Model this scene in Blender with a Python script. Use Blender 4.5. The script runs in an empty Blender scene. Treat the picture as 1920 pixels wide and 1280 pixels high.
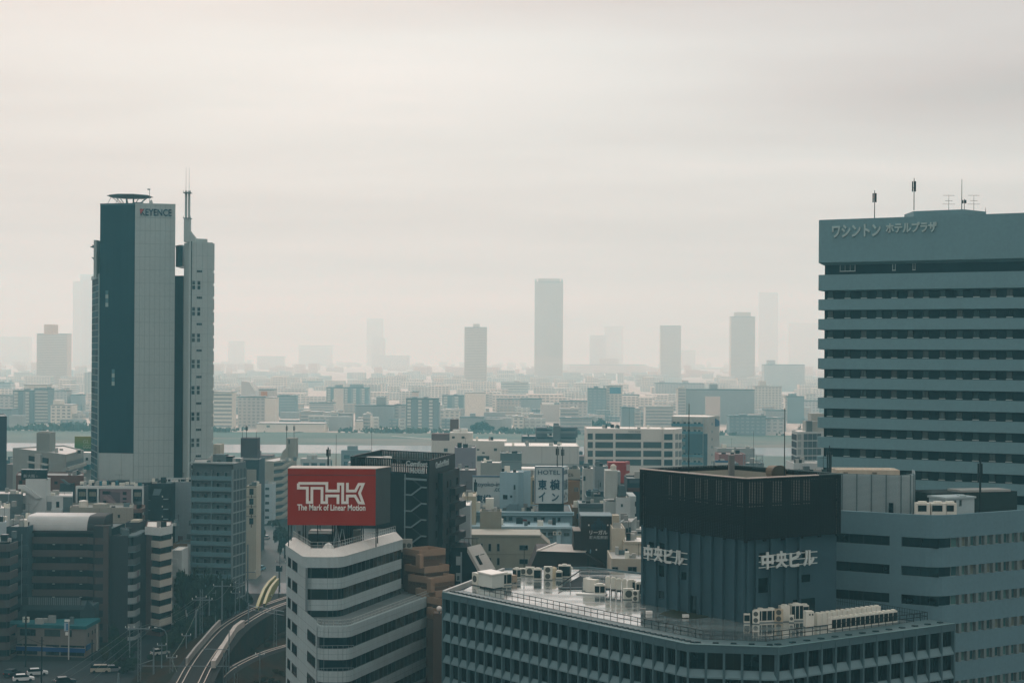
import bpy, math, random
from math import radians, sin, cos, atan2, hypot, pi

# ------------------------------------------------------------------ camera
scn = bpy.context.scene
COL = scn.collection
F, HC, HY, CX = 3250.0, 70.0, 667.0, 960.0
RR = radians(0.37)
cd = bpy.data.cameras.new('camera')
cam = bpy.data.objects.new('camera', cd)
COL.objects.link(cam)
cd.sensor_width = 36.0
cd.lens = F / 1920.0 * 36.0
cd.shift_y = (HY - 640.0) / 1920.0
cd.clip_start, cd.clip_end = 1.0, 40000.0
cam.location = (0, 0, HC)
cam.rotation_mode = 'QUATERNION'
from mathutils import Matrix, Vector
cam.rotation_quaternion = Matrix(((cos(RR), -sin(RR), 0), (0, 0, -1), (sin(RR), cos(RR), 0))).to_quaternion()
scn.camera = cam

# ------------------------------------------------------------------ sky, sun, exposure
SUN_AZ, SUN_EL = radians(-14), radians(30)          # azimuth from +Y towards +X
world = bpy.data.worlds.new('World')
scn.world = world
world.use_nodes = True
wn, wl = world.node_tree.nodes, world.node_tree.links
wn.clear()
wo = wn.new('ShaderNodeOutputWorld'); bg = wn.new('ShaderNodeBackground')
bg.inputs[1].default_value = 0.1
sky = wn.new('ShaderNodeTexSky'); sky.sky_type = 'NISHITA'; sky.sun_disc = False
sky.sun_elevation = SUN_EL; sky.sun_rotation = SUN_AZ
sky.air_density, sky.dust_density = 1.0, 4.0


def wmath(op, a, b=None, c=None, clamp=False):
    n = wn.new('ShaderNodeMath'); n.operation = op; n.use_clamp = clamp
    for k, x in enumerate((a, b, c)):
        if x is None: continue
        if isinstance(x, (int, float)): n.inputs[k].default_value = x
        else: wl.new(x, n.inputs[k])
    return n.outputs[0]


def wmix(f, a, b):
    n = wn.new('ShaderNodeMix'); n.data_type = 'RGBA'
    if isinstance(f, (int, float)): n.inputs[0].default_value = f
    else: wl.new(f, n.inputs[0])
    for k, x in ((6, a), (7, b)):
        if isinstance(x, tuple): n.inputs[k].default_value = (*x, 1)
        else: wl.new(x, n.inputs[k])
    return n.outputs[2]


tc = wn.new('ShaderNodeTexCoord')
sx = wn.new('ShaderNodeSeparateXYZ'); wl.new(tc.outputs['Generated'], sx.inputs[0])
el = wmath('MAXIMUM', sx.outputs[2], 0.0)                                    # sine of the elevation
# a sheet of stratus seen from below: coordinates on a flat cloud deck
den = wmath('ADD', el, 0.06)
cmb = wn.new('ShaderNodeCombineXYZ')
wl.new(wmath('DIVIDE', sx.outputs[0], den), cmb.inputs[0])
wl.new(wmath('DIVIDE', sx.outputs[1], den), cmb.inputs[1])


def wnoise(scale, detail, rough, off=(0, 0, 0), sc=(1, 1, 1)):
    mp = wn.new('ShaderNodeMapping'); mp.inputs['Location'].default_value = off; mp.inputs['Scale'].default_value = sc
    wl.new(cmb.outputs[0], mp.inputs[0])
    n = wn.new('ShaderNodeTexNoise'); n.inputs['Scale'].default_value = scale
    n.inputs['Detail'].default_value = detail; n.inputs['Roughness'].default_value = rough
    wl.new(mp.outputs[0], n.inputs['Vector'])
    return n.outputs[0]


n1 = wnoise(0.5, 4, 0.55, (2.3, 0.3, 0), (0.55, 1.0, 1))
n2 = wnoise(1.1, 5, 0.6, (5.1, 1.7, 0), (0.4, 1.0, 1))
cl = wmath('ADD', wmath('MULTIPLY', n1, 0.65), wmath('MULTIPLY', n2, 0.35))
cl = wmath('MULTIPLY_ADD', cl, 3.0, -1.0, clamp=True)                        # 0 thick grey .. 1 thin bright
# light of the veiled sun through the cloud, broad
dp = wn.new('ShaderNodeVectorMath'); dp.operation = 'DOT_PRODUCT'
wl.new(tc.outputs['Generated'], dp.inputs[0])
dp.inputs[1].default_value = (sin(SUN_AZ) * cos(SUN_EL), cos(SUN_AZ) * cos(SUN_EL), sin(SUN_EL))
glow = wmath('POWER', wmath('MAXIMUM', dp.outputs['Value'], 0.0), 6.0)
lum = wmath('MULTIPLY_ADD', el, 0.66, 0.745)                                  # overcast: brighter towards the zenith
lum = wmath('ADD', lum, wmath('MULTIPLY', glow, 0.12))
lum = wmath('MULTIPLY', lum, wmath('MULTIPLY_ADD', cl, 0.34, 0.77))


def patch(u0, su, e0, se, amp):
    """a thinner or thicker stretch of the cloud deck, ahead of the camera"""
    a = wmath('POWER', wmath('DIVIDE', wmath('SUBTRACT', wmath('DIVIDE', sx.outputs[0], wmath('MAXIMUM', sx.outputs[1], 0.05)), u0), su), 2.0)
    b = wmath('POWER', wmath('DIVIDE', wmath('SUBTRACT', el, e0), se), 2.0)
    return wmath('MULTIPLY', wmath('EXPONENT', wmath('MULTIPLY', wmath('ADD', a, b), -1.0)), amp)


pt = wmath('ADD', patch(-0.12, 0.22, 0.140, 0.050, 0.17), patch(0.30, 0.17, 0.150, 0.020, -0.20))
pt = wmath('ADD', pt, patch(-0.05, 0.5, 0.215, 0.022, -0.09))
pt = wmath('ADD', pt, patch(0.26, 0.14, 0.105, 0.022, 0.09))
lum = wmath('MULTIPLY', lum, wmath('ADD', pt, 1.0))
tint = wmix(wmath('MULTIPLY_ADD', pt, 4.0, cl, clamp=True), (7.55, 6.6, 6.3), (7.2, 7.5, 7.35))
scl = wn.new('ShaderNodeVectorMath'); scl.operation = 'SCALE'
wl.new(tint, scl.inputs[0]); wl.new(lum, scl.inputs['Scale'])
wl.new(wmix(0.93, sky.outputs[0], scl.outputs[0]), bg.inputs[0])
wl.new(bg.outputs[0], wo.inputs[0])

sl = bpy.data.lights.new('sun', 'SUN'); sl.energy = 1.4; sl.angle = radians(16); sl.color = (1.0, 0.975, 0.94)
so = bpy.data.objects.new('sun', sl); COL.objects.link(so)
so.rotation_euler = Vector((-sin(SUN_AZ) * cos(SUN_EL), -cos(SUN_AZ) * cos(SUN_EL), -sin(SUN_EL))).to_track_quat('-Z', 'Y').to_euler()
vs = scn.view_settings
scn.display_settings.display_device = 'sRGB'
vs.view_transform = 'Standard'; vs.look = 'None'; vs.exposure = 0.0; vs.gamma = 1.0
try: vs.use_curve_mapping = False
except Exception: pass
cy = scn.cycles
cy.use_denoising = True
cy.max_bounces, cy.diffuse_bounces, cy.glossy_bounces = 5, 3, 3
cy.transmission_bounces, cy.volume_bounces, cy.transparent_max_bounces = 2, 1, 8
cy.sample_clamp_indirect = 4.0

# ------------------------------------------------------------------ helpers
rnd = random.Random(11)
CR, SR = cos(RR), sin(RR)


def W(px, py, d):
    """photo pixel (1920 wide) at depth d metres -> point in the world"""
    u, v = px - CX, HY - py
    return ((u * CR - v * SR) / F * d, d, HC + (u * SR + v * CR) / F * d)


def X(px, d, py=900): return W(px, py, d)[0]
def Z(px, py, d): return W(px, py, d)[2]


class MB:
    def __init__(s): s.v, s.f, s.mi, s.cur = [], [], [], 0
    def mat(s, i): s.cur = i; return s
    def add(s, vs, fs):
        b = len(s.v); s.v += [tuple(x) for x in vs]
        for q in fs: s.f.append(tuple(b + i for i in q)); s.mi.append(s.cur)
        return s
    def box(s, x0, y0, z0, x1, y1, z1):
        if x0 > x1: x0, x1 = x1, x0
        if y0 > y1: y0, y1 = y1, y0
        if z0 > z1: z0, z1 = z1, z0
        return s.add([(x0, y0, z0), (x1, y0, z0), (x1, y1, z0), (x0, y1, z0), (x0, y0, z1), (x1, y0, z1), (x1, y1, z1), (x0, y1, z1)],
                     [(0, 3, 2, 1), (4, 5, 6, 7), (0, 1, 5, 4), (1, 2, 6, 5), (2, 3, 7, 6), (3, 0, 4, 7)])
    def prism(s, poly, z0, z1, top=True, bottom=True):
        n = len(poly)
        vs = [(x, y, z0) for x, y in poly] + [(x, y, z1) for x, y in poly]
        fs = [(i, (i + 1) % n, n + (i + 1) % n, n + i) for i in range(n)]
        if top: fs.append(tuple(range(n, 2 * n)))
        if bottom: fs.append(tuple(range(n - 1, -1, -1)))
        return s.add(vs, fs)
    def xz(s, poly, y0, y1):
        """profile in x,z extruded along y"""
        n = len(poly)
        vs = [(x, y0, z) for x, z in poly] + [(x, y1, z) for x, z in poly]
        return s.add(vs, [tuple(range(n)), tuple(range(2 * n - 1, n - 1, -1))] + [(i, n + i, n + (i + 1) % n, (i + 1) % n) for i in range(n)])
    def yz(s, poly, x0, x1):
        n = len(poly)
        vs = [(x0, y, z) for y, z in poly] + [(x1, y, z) for y, z in poly]
        return s.add(vs, [tuple(range(n - 1, -1, -1)), tuple(range(n, 2 * n))] + [(i, (i + 1) % n, n + (i + 1) % n, n + i) for i in range(n)])
    def quad(s, *p): return s.add(p, [tuple(range(len(p)))])
    def bar(s, p, q, r, n=4, r2=None):
        p, q = Vector(p), Vector(q); d = q - p
        if d.length < 1e-6: return s
        d.normalize()
        a = Vector((0, 0, 1)) if abs(d.z) < 0.9 else Vector((1, 0, 0))
        u = d.cross(a).normalized(); w = d.cross(u)
        r2 = r if r2 is None else r2
        vs = []
        for c, rad in ((p, r), (q, r2)):
            for i in range(n):
                t = 2 * pi * (i + 0.5) / n
                vs.append(c + (u * cos(t) + w * sin(t)) * rad)
        return s.add(vs, [(i, n + i, n + (i + 1) % n, (i + 1) % n) for i in range(n)] + [tuple(range(n)), tuple(range(2 * n - 1, n - 1, -1))])
    def cyl(s, x, y, z0, z1, r, n=12, r2=None):
        r2 = r if r2 is None else r2
        vs = [(x + r * cos(2 * pi * i / n), y + r * sin(2 * pi * i / n), z0) for i in range(n)] + [(x + r2 * cos(2 * pi * i / n), y + r2 * sin(2 * pi * i / n), z1) for i in range(n)]
        return s.add(vs, [(i, (i + 1) % n, n + (i + 1) % n, n + i) for i in range(n)] + [tuple(range(n, 2 * n)), tuple(range(n - 1, -1, -1))])
    def mesh(s, name, mats):
        me = bpy.data.meshes.new(name)
        me.from_pydata(s.v, [], s.f)
        mats = mats if isinstance(mats, (list, tuple)) else [mats]
        for m in mats: me.materials.append(m)
        if len(mats) > 1: me.polygons.foreach_set('material_index', s.mi)
        me.update()
        return me


def put(name, me, parent=None, loc=(0, 0, 0), rz=0.0):
    """link one mesh as an object; loc is in the world, roots are never turned unless asked for"""
    o = bpy.data.objects.new(name, me)
    if parent:
        o.parent = parent
        p = parent.location if not parent.parent else parent.location + parent.parent.location
        a = parent.rotation_euler.z
        dx, dy = loc[0] - p.x, loc[1] - p.y
        o.location = (dx * cos(a) + dy * sin(a), dy * cos(a) - dx * sin(a), loc[2] - p.z)
        rz -= a
    else: o.location = loc
    o.rotation_euler = (0, 0, rz)
    COL.objects.link(o)
    return o


def part(name, mb, mats, parent, loc=(0, 0, 0), rz=0.0, label=None, kind=None):
    o = put(name, mb.mesh(name, mats), parent, loc, rz)
    if label: o['label'] = label
    if kind: o['kind'] = kind
    return o


def tag(o, label, cat, group=None, kind=None):
    o['label'] = label; o['category'] = cat
    if group: o['group'] = group
    if kind: o['kind'] = kind
    return o


def thing(name, label, cat, loc, group=None):
    o = bpy.data.objects.new(name, None); o.empty_display_size = 0.5
    o.location = loc; COL.objects.link(o)
    return tag(o, label, cat, group)


def struct(name, mb, mat, loc=(0, 0, 0), kind='structure'):
    o = put(name, mb.mesh(name, mat), None, loc); o['kind'] = kind
    return o


def clone(root, loc, label=None, rz=None, group=None):
    """a copy of a thing with copies of its parts and their sub-parts"""
    r = root.copy(); COL.objects.link(r); r.location = loc
    if rz is not None: r.rotation_euler = (0, 0, rz)
    if label: r['label'] = label
    if group: r['group'] = group
    for ch in list(root.children):
        c = ch.copy(); COL.objects.link(c); c.parent = r
        for g in list(ch.children):
            e = g.copy(); COL.objects.link(e); e.parent = c
    return r


# ------------------------------------------------------------------ materials
def mat(name, col, rough=0.75, var=0.14, scale=0.35, streak=0.0, spec=0.2, metal=0.0, bump=0.0, col2=None, fine=0.08, raw=False):
    if not raw:
        col = tuple(c ** 1.22 for c in col); col2 = tuple(c ** 1.22 for c in col2) if col2 else None
    m = bpy.data.materials.new(name); m.use_nodes = True
    nt = m.node_tree; N, L = nt.nodes, nt.links
    b = N['Principled BSDF']
    b.inputs['Roughness'].default_value = rough
    b.inputs['Specular IOR Level'].default_value = spec
    b.inputs['Metallic'].default_value = metal
    if max(col) < 0.09: b.inputs['Specular Tint'].default_value = (0.25, 0.75, 0.9, 1)
    b.inputs['Base Color'].default_value = (*col, 1)
    if var <= 0 and streak <= 0: return m
    g = N.new('ShaderNodeNewGeometry')

    def noise(sc, det, mp=None):
        n = N.new('ShaderNodeTexNoise'); n.inputs['Scale'].default_value = sc; n.inputs['Detail'].default_value = det
        if mp:
            k = N.new('ShaderNodeMapping'); k.inputs['Scale'].default_value = mp
            L.new(g.outputs['Position'], k.inputs[0]); L.new(k.outputs[0], n.inputs['Vector'])
        else: L.new(g.outputs['Position'], n.inputs['Vector'])
        return n.outputs[0]

    def ma(op, a, bb):
        n = N.new('ShaderNodeMath'); n.operation = op
        for k, x in enumerate((a, bb)):
            if isinstance(x, (int, float)): n.inputs[k].default_value = x
            else: L.new(x, n.inputs[k])
        return n.outputs[0]
    f = ma('MULTIPLY', ma('SUBTRACT', noise(scale, 5), 0.5), 2 * var)
    if fine: f = ma('ADD', f, ma('MULTIPLY', ma('SUBTRACT', noise(scale * 9, 3), 0.5), 2 * fine))
    if streak: f = ma('ADD', f, ma('MULTIPLY', ma('SUBTRACT', noise(1.0, 4, (1.6, 1.6, 0.06)), 0.55), 2 * streak))
    f = ma('ADD', f, 1.0)
    sc = N.new('ShaderNodeVectorMath'); sc.operation = 'SCALE'
    if col2:
        mx = N.new('ShaderNodeMix'); mx.data_type = 'RGBA'
        mx.inputs[6].default_value = (*col, 1); mx.inputs[7].default_value = (*col2, 1)
        mr = N.new('ShaderNodeMapRange'); mr.inputs[1].default_value = 0.42; mr.inputs[2].default_value = 0.6
        L.new(noise(scale * 0.6, 6), mr.inputs[0]); L.new(mr.outputs[0], mx.inputs[0])
        L.new(mx.outputs[2], sc.inputs[0])
    else: sc.inputs[0].default_value = col
    L.new(f, sc.inputs['Scale']); L.new(sc.outputs[0], b.inputs['Base Color'])
    if bump:
        bp = N.new('ShaderNodeBump'); bp.inputs['Strength'].default_value = bump; bp.inputs['Distance'].default_value = 0.3
        L.new(noise(scale * 4, 5), bp.inputs['Height']); L.new(bp.outputs[0], b.inputs['Normal'])
    return m


_mc = {}


def M(col, rough=0.75, **k):
    """paint of one colour, reused"""
    key = (tuple(round(c, 3) for c in col), rough, tuple(sorted(k.items())))
    if key not in _mc: _mc[key] = mat('paint_%d' % len(_mc), col, rough, **k)
    return _mc[key]


def S(r, g, b):
    """display colour 0..255 -> linear"""
    return tuple(((c / 255) / 12.92 if c < 10 else (((c / 255) + 0.055) / 1.055) ** 2.4) for c in (r, g, b))

# ------------------------------------------------------------------ building kit
G_DARK = mat('glass_dark', (0.010, 0.026, 0.032), 0.08, var=0.5, scale=0.5, spec=0.5)
G_MID = mat('glass_curtain', (0.060, 0.085, 0.085), 0.12, var=0.5, scale=0.8, spec=0.5)
G_PALE = mat('glass_lit_pane', (0.17, 0.20, 0.19), 0.2, var=0.35, scale=1.2, spec=0.5)  # pale glass colour stands in for faintly lit rooms
G_BLUE = mat('glass_blue', (0.020, 0.085, 0.11), 0.07, var=0.4, scale=0.2, spec=0.6)
METAL = mat('galvanised_steel', (0.24, 0.30, 0.31), 0.5, var=0.15, metal=0.2)
DARKM = mat('dark_steel', (0.025, 0.033, 0.036), 0.5, var=0.2)
WHITE = mat('white_paint', (0.70, 0.72, 0.68), 0.6, var=0.10, streak=0.10)
WHITE2 = mat('white_sheet', (0.80, 0.79, 0.74), 0.55, var=0.08)
CONC = mat('concrete', (0.30, 0.32, 0.31), 0.85, var=0.2, streak=0.2)
ROOFG = mat('roof_grey', (0.16, 0.20, 0.20), 0.7, var=0.3, scale=0.25)
ROOFL = mat('roof_pale', (0.38, 0.40, 0.38), 0.6, var=0.25, scale=0.25)
ROOFW = mat('roof_wet', (0.10, 0.13, 0.13), 0.25, var=0.3, scale=0.25, spec=0.5)
ACW = mat('unit_white', (0.66, 0.67, 0.60), 0.55, var=0.12, streak=0.08)
ACD = mat('unit_coil', (0.02, 0.032, 0.036), 0.6, var=0.3, scale=3)


class Fr:
    """a wall's own frame: x along it (left to right from outside), y into the building, z up"""
    def __init__(s, P, Q):
        s.P, s.Q = P, Q
        s.L = hypot(Q[0] - P[0], Q[1] - P[1]); s.t = ((Q[0] - P[0]) / s.L, (Q[1] - P[1]) / s.L)
        s.rz = atan2(s.t[1], s.t[0])
    def at(s, x, y=0.0, z=0.0): return (s.P[0] + s.t[0] * x - s.t[1] * y, s.P[1] + s.t[1] * x + s.t[0] * y, z)
    def px(s, px, py=900):
        """distance along the wall of the point seen at photo column px"""
        u, v = px - CX, HY - py
        a = (u * CR - v * SR) / F
        return (a * s.P[1] - s.P[0]) / (s.t[0] - a * s.t[1])


def corner(px, d, pxl, pxr, py=900, gl=34.6, gr=55.4):
    """footprint of a right-angled block from its near corner column, left and right columns"""
    a0 = X(px, 1, py); c = (a0 * d, d)
    l, r = (-sin(radians(gl)), cos(radians(gl))), (sin(radians(gr)), cos(radians(gr)))
    def reach(dr, p):
        a = X(p, 1, py)
        return (c[0] - a * c[1]) / (a * dr[1] - dr[0])
    tl, tr = reach(l, pxl), reach(r, pxr)
    Lp = (c[0] + l[0] * tl, c[1] + l[1] * tl); Rp = (c[0] + r[0] * tr, c[1] + r[1] * tr)
    return [Lp, c, Rp, (Lp[0] + Rp[0] - c[0], Lp[1] + Rp[1] - c[1])]


def front(pxl, pxr, d, deep, py=900, d2=None, side=0.0):
    """footprint of a block that faces the camera; side slides the back to the right"""
    d2 = d if d2 is None else d2
    a, b = (X(pxl, d, py), d), (X(pxr, d2, py), d2)
    f = Fr(a, b); n = (-f.t[1], f.t[0])
    return [a, b, (b[0] + n[0] * deep + side, b[1] + n[1] * deep), (a[0] + n[0] * deep + side, a[1] + n[1] * deep)]


def offset(path, d, closed=False):
    """push a left-to-right path outwards (towards the street) by d"""
    n = len(path); out = []
    for i in range(n):
        nb = []
        for a, b in ((i - 1, i), (i, i + 1)):
            if closed: a, b = a % n, b % n
            if 0 <= a < n and 0 <= b < n:
                f = Fr(path[a], path[b]); nb.append((f.t[1], -f.t[0]))
        nx, ny = sum(q[0] for q in nb) / len(nb), sum(q[1] for q in nb) / len(nb)
        k = nx * nx + ny * ny
        out.append((path[i][0] + nx / k * d, path[i][1] + ny / k * d))
    return out


def fillet(path, i, r, n=5):
    """round corner i of an open path"""
    p, a, b = path[i], Fr(path[i], path[i - 1]), Fr(path[i], path[i + 1])
    P0, P1 = a.at(r)[:2], b.at(r)[:2]
    mid = []
    for k in range(n + 1):
        t = k / n
        mid.append(((1 - t) ** 2 * P0[0] + 2 * t * (1 - t) * p[0] + t * t * P1[0], (1 - t) ** 2 * P0[1] + 2 * t * (1 - t) * p[1] + t * t * P1[1]))
    return path[:i] + mid + path[i + 1:]


def band(mb, path, z0, z1, out=0.0, thick=0.3, z0i=None, z1i=None):
    """a wall strip along a path; inner heights may differ (a sloped top or soffit)"""
    o, i = offset(path, out), offset(path, out - thick)
    z0i = z0 if z0i is None else z0i; z1i = z1 if z1i is None else z1i
    n = len(path)
    vs = [(x, y, z0) for x, y in o] + [(x, y, z1) for x, y in o] + [(x, y, z1i) for x, y in i] + [(x, y, z0i) for x, y in i]
    fs = []
    for k in range(n - 1):
        for r in range(4):
            r2 = (r + 1) % 4
            fs.append((r * n + k, r * n + k + 1, r2 * n + k + 1, r2 * n + k))
    fs += [(0, n, 2 * n, 3 * n), (n - 1, 4 * n - 1, 3 * n - 1, 2 * n - 1)]
    return mb.add(vs, fs)


_wc = {}


def win(w, h, glass=None, frame=None, nm=0, nh=0, sill=0.0, fw=0.07, dep=0.10, back=0.02):
    """one window: frame, mullions, pane and sill; origin at the middle of its foot, the wall plane at y=0"""
    glass = glass or G_DARK; frame = frame or METAL
    key = (round(w, 2), round(h, 2), glass.name, frame.name, nm, nh, sill, fw, dep, back)
    if key in _wc: return _wc[key]
    m = MB(); x0, x1 = -w / 2, w / 2
    m.mat(0).box(x0, -dep, 0, x1, 0, fw).box(x0, -dep, h - fw, x1, 0, h)
    m.box(x0, -dep, fw, x0 + fw, 0, h - fw).box(x1 - fw, -dep, fw, x1, 0, h - fw)
    for k in range(nm):
        x = x0 + w * (k + 1) / (nm + 1); m.box(x - fw / 3, -dep * 0.8, fw, x + fw / 3, 0, h - fw)
    for k in range(nh):
        z = h * (k + 1) / (nh + 1); m.box(x0 + fw, -dep * 0.7, z - fw / 3, x1 - fw, 0, z + fw / 3)
    if sill: m.box(x0 - 0.06, -dep - sill, -0.08, x1 + 0.06, 0, -0.001)
    m.mat(1).quad((x0 + fw, -back, fw), (x1 - fw, -back, fw), (x1 - fw, -back, h - fw), (x0 + fw, -back, h - fw))
    _wc[key] = m.mesh('window', [frame, glass])
    return _wc[key]


class B:
    """one building: an Empty at its foot, walls, roof, and whatever is hung on them"""
    def __init__(s, name, label, foot, ztop, wall, roof=None, par=0.7, z0=0.0, cat='building', group=None, wall_label=None):
        cx, cy_ = sum(p[0] for p in foot) / len(foot), sum(p[1] for p in foot) / len(foot)
        s.root = thing(name, label, cat, (cx, cy_, z0), group)
        s.foot, s.z0, s.z1, s.wall, s.zr = foot, z0, ztop, wall, ztop - par
        m = MB(); n = len(foot)
        if par > 0:
            ins = offset(foot, -0.25, True)
            vs = [(x, y, z0) for x, y in foot] + [(x, y, ztop) for x, y in foot] + [(x, y, ztop) for x, y in ins] + [(x, y, s.zr - 0.1) for x, y in ins]
            fs = []
            for k in range(n):
                j = (k + 1) % n
                for r in range(3): fs.append((r * n + k, r * n + j, (r + 1) * n + j, (r + 1) * n + k))
            m.add(vs, fs)
            part('wall', m, wall, s.root)
            r = MB(); r.quad(*[(x, y, s.zr) for x, y in ins]); part('roof', r, roof or ROOFG, s.root)
        else:
            m.prism(foot, z0, ztop, top=False, bottom=False); part('wall', m, wall, s.root)
            r = MB(); r.quad(*[(x, y, ztop) for x, y in foot]); part('roof', r, roof or ROOFG, s.root)
    def fr(s, i): return Fr(s.foot[i], s.foot[(i + 1) % len(s.foot)])
    def part(s, name, mb, mats, label=None, kind=None, fr=None, parent=None):
        if fr is None: return part(name, mb, mats, parent or s.root, label=label, kind=kind)
        return part(name, mb, mats, parent or s.root, (fr.P[0], fr.P[1], 0), fr.rz, label, kind)
    def wins(s, i, xs, zs, w, h, glass=(G_DARK,), frame=None, name='window', nm=0, nh=0, sill=0.0, skip=0.0, y=0.0, fr=None):
        f = fr or s.fr(i)
        for z in zs:
            for x in xs:
                if skip and rnd.random() < skip: continue
                g = glass[0] if len(glass) == 1 else rnd.choice(glass)
                put(name, win(w, h, g, frame or s.wall, nm, nh, sill), s.root, f.at(x, y, z), f.rz)
    def cols(s, i, n, m0=1.0, m1=None, fr=None):
        L = (fr or s.fr(i)).L; m1 = m0 if m1 is None else m1
        return [m0 + (L - m0 - m1) * (k + 0.5) / n for k in range(n)]
    def rbox(s, name, pxl, pxr, pyt, d, deep, m, zb=None, d2=None, roofm=None, pyb=None):
        """a box standing on the roof, seen between two photo columns"""
        zt = Z((pxl + pxr) / 2, pyt, d); zb = s.zr if zb is None else zb
        q = MB(); q.prism(front(pxl, pxr, d, deep, pyt, d2), zb, zt)
        return part(name, q, m, s.root)


def balcony_face(b, fr, x0, x1, zs, fh, bays, slab, parapet, deep=1.3, ph=1.05, divider=None, door=G_DARK, doorw=1.7, glass_par=False, name='balcony'):
    """open balconies: floor slab, parapet, party walls and doors at the back, one part per floor with its doors beneath it"""
    w = (x1 - x0) / bays
    for z in zs:
        m = MB()
        m.mat(0).box(x0, -deep, z - 0.18, x1, 0, z)
        m.mat(1).box(x0, -deep - 0.03, z, x1, -deep + 0.09, z + ph)
        m.mat(0)
        for k in range(bays + 1):
            x = x0 + w * k; m.box(x - 0.07, -deep + 0.1, z + 0.001, x + 0.07, 0, z + fh - 0.2)
        o = part(name, m, [slab, parapet], b.root, (fr.P[0], fr.P[1], 0), fr.rz)
        for k in range(bays):
            for q in ((0.33, 0.72) if w > 4.5 else (0.5,)):
                put('door', win(doorw, 2.0, rnd.choice((door, door, G_MID)), METAL, 1), o, fr.at(x0 + w * (k + q), 0, z + 0.02), 0)
    return


def text_mesh(s, w, h, dep, m, bold=0.0, key={}):
    """raised lettering, stretched to w by h metres, standing in x,z, its back at y=0"""
    c = bpy.data.curves.new('lettering', 'FONT'); c.body = s; c.size = 1.0; c.extrude = 0.05; c.offset = bold; c.resolution_u = 3
    o = bpy.data.objects.new('lettering', c); COL.objects.link(o)
    dg = bpy.context.evaluated_depsgraph_get()
    me = bpy.data.meshes.new_from_object(o.evaluated_get(dg))
    bpy.data.objects.remove(o); bpy.data.curves.remove(c)
    xs = [v.co.x for v in me.vertices]; ys = [v.co.y for v in me.vertices]
    if not xs: return me
    x0, x1, y0, y1 = min(xs), max(xs), min(ys), max(ys)
    for v in me.vertices:
        v.co = ((v.co.x - x0) / (x1 - x0) * w, -(v.co.z / 0.05 * 0.5 + 0.5) * dep, (v.co.y - y0) / (y1 - y0) * h)
    me.materials.clear(); me.materials.append(m); me.name = 'lettering'
    return me


def ribbon(pts, t, dep, closed=False):
    """a flat mitred stroke of width t along x,z points, for built lettering"""
    n = len(pts); A, Bq = [], []
    for i in range(n):
        ns = []
        for a, b in ((i - 1, i), (i, i + 1)):
            if closed: a, b = a % n, b % n
            if 0 <= a < n and 0 <= b < n:
                dx, dz = pts[b][0] - pts[a][0], pts[b][1] - pts[a][1]; L = hypot(dx, dz); ns.append((-dz / L, dx / L))
        nx, nz = sum(q[0] for q in ns) / len(ns), sum(q[1] for q in ns) / len(ns)
        k = max(nx * nx + nz * nz, 0.25)
        A.append((pts[i][0] + nx / k * t / 2, pts[i][1] + nz / k * t / 2)); Bq.append((pts[i][0] - nx / k * t / 2, pts[i][1] - nz / k * t / 2))
    m = MB(); vs = []
    for y in (-dep, 0): vs += [(x, y, z) for x, z in A] + [(x, y, z) for x, z in Bq]
    fs = []
    for i in range(n if closed else n - 1):
        j = (i + 1) % n
        fs += [(i, j, n + j, n + i), (i, 2 * n + i, 2 * n + j, j), (n + i, n + j, 3 * n + j, 3 * n + i)]
    if not closed: fs += [(0, n, 3 * n, 2 * n), (n - 1, 3 * n - 1, 4 * n - 1, 2 * n - 1)]
    return m.add(vs, fs)


def RP(px, py, z):
    """the point seen at a photo pixel on a level plane at height z"""
    u, v = px - CX, HY - py
    d = (z - HC) * F / (u * SR + v * CR)
    return ((u * CR - v * SR) / F * d, d)

# ------------------------------------------------------------------ air, ground, river
hz = bpy.data.materials.new('haze_air'); hz.use_nodes = True
hn = hz.node_tree.nodes; hn.clear()
ho, hv = hn.new('ShaderNodeOutputMaterial'), hn.new('ShaderNodeVolumePrincipled')
hv.inputs['Color'].default_value = (0.34, 0.86, 1.0, 1); hv.inputs['Absorption Color'].default_value = (1, 1, 1, 1)
hv.inputs['Density'].default_value = 0.000235; hv.inputs['Anisotropy'].default_value = 0.35
hz.node_tree.links.new(hv.outputs[0], ho.inputs['Volume'])
struct('haze', MB().box(-8000, -700, -1.5, 8000, 13000, 520), hz, kind='stuff')


def sheet(name, pts, z, m, kind='structure'):
    return struct(name, MB().quad(*[(x, y, z) for x, y in pts]), m, kind=kind)


def wide(d0, d1): return [(-4500, d0), (4500, d0), (4500, d1), (-4500, d1)]


ASPH = mat('asphalt', (0.036, 0.046, 0.049), 0.85, var=0.35, scale=0.08, spec=0.08)
LOT = mat('city_ground', (0.028, 0.034, 0.033), 0.9, spec=0.08, var=0.5, scale=0.03, col2=(0.022, 0.032, 0.026))
SCRUB = mat('dry_grass', (0.085, 0.066, 0.040), 0.95, var=0.5, scale=0.25, col2=(0.035, 0.050, 0.028), bump=0.5)
FIELD = mat('flood_meadow', (0.12, 0.19, 0.175), 0.95, var=0.3, scale=0.01, col2=(0.19, 0.22, 0.185))
FIELD2 = mat('far_meadow', (0.11, 0.18, 0.155), 0.95, var=0.3, scale=0.01, col2=(0.18, 0.215, 0.18))
SANDM = mat('sand', (0.24, 0.235, 0.205), 0.95, var=0.2, scale=0.012, col2=(0.13, 0.19, 0.165))
WATER = mat('river_water', (0.035, 0.085, 0.105), 0.22, var=0.2, scale=0.01, spec=0.4, bump=0.6)
sheet('ground', [(-7900, -600), (7900, -600), (7900, 12900), (-7900, 12900)], 0.0, LOT)
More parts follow.
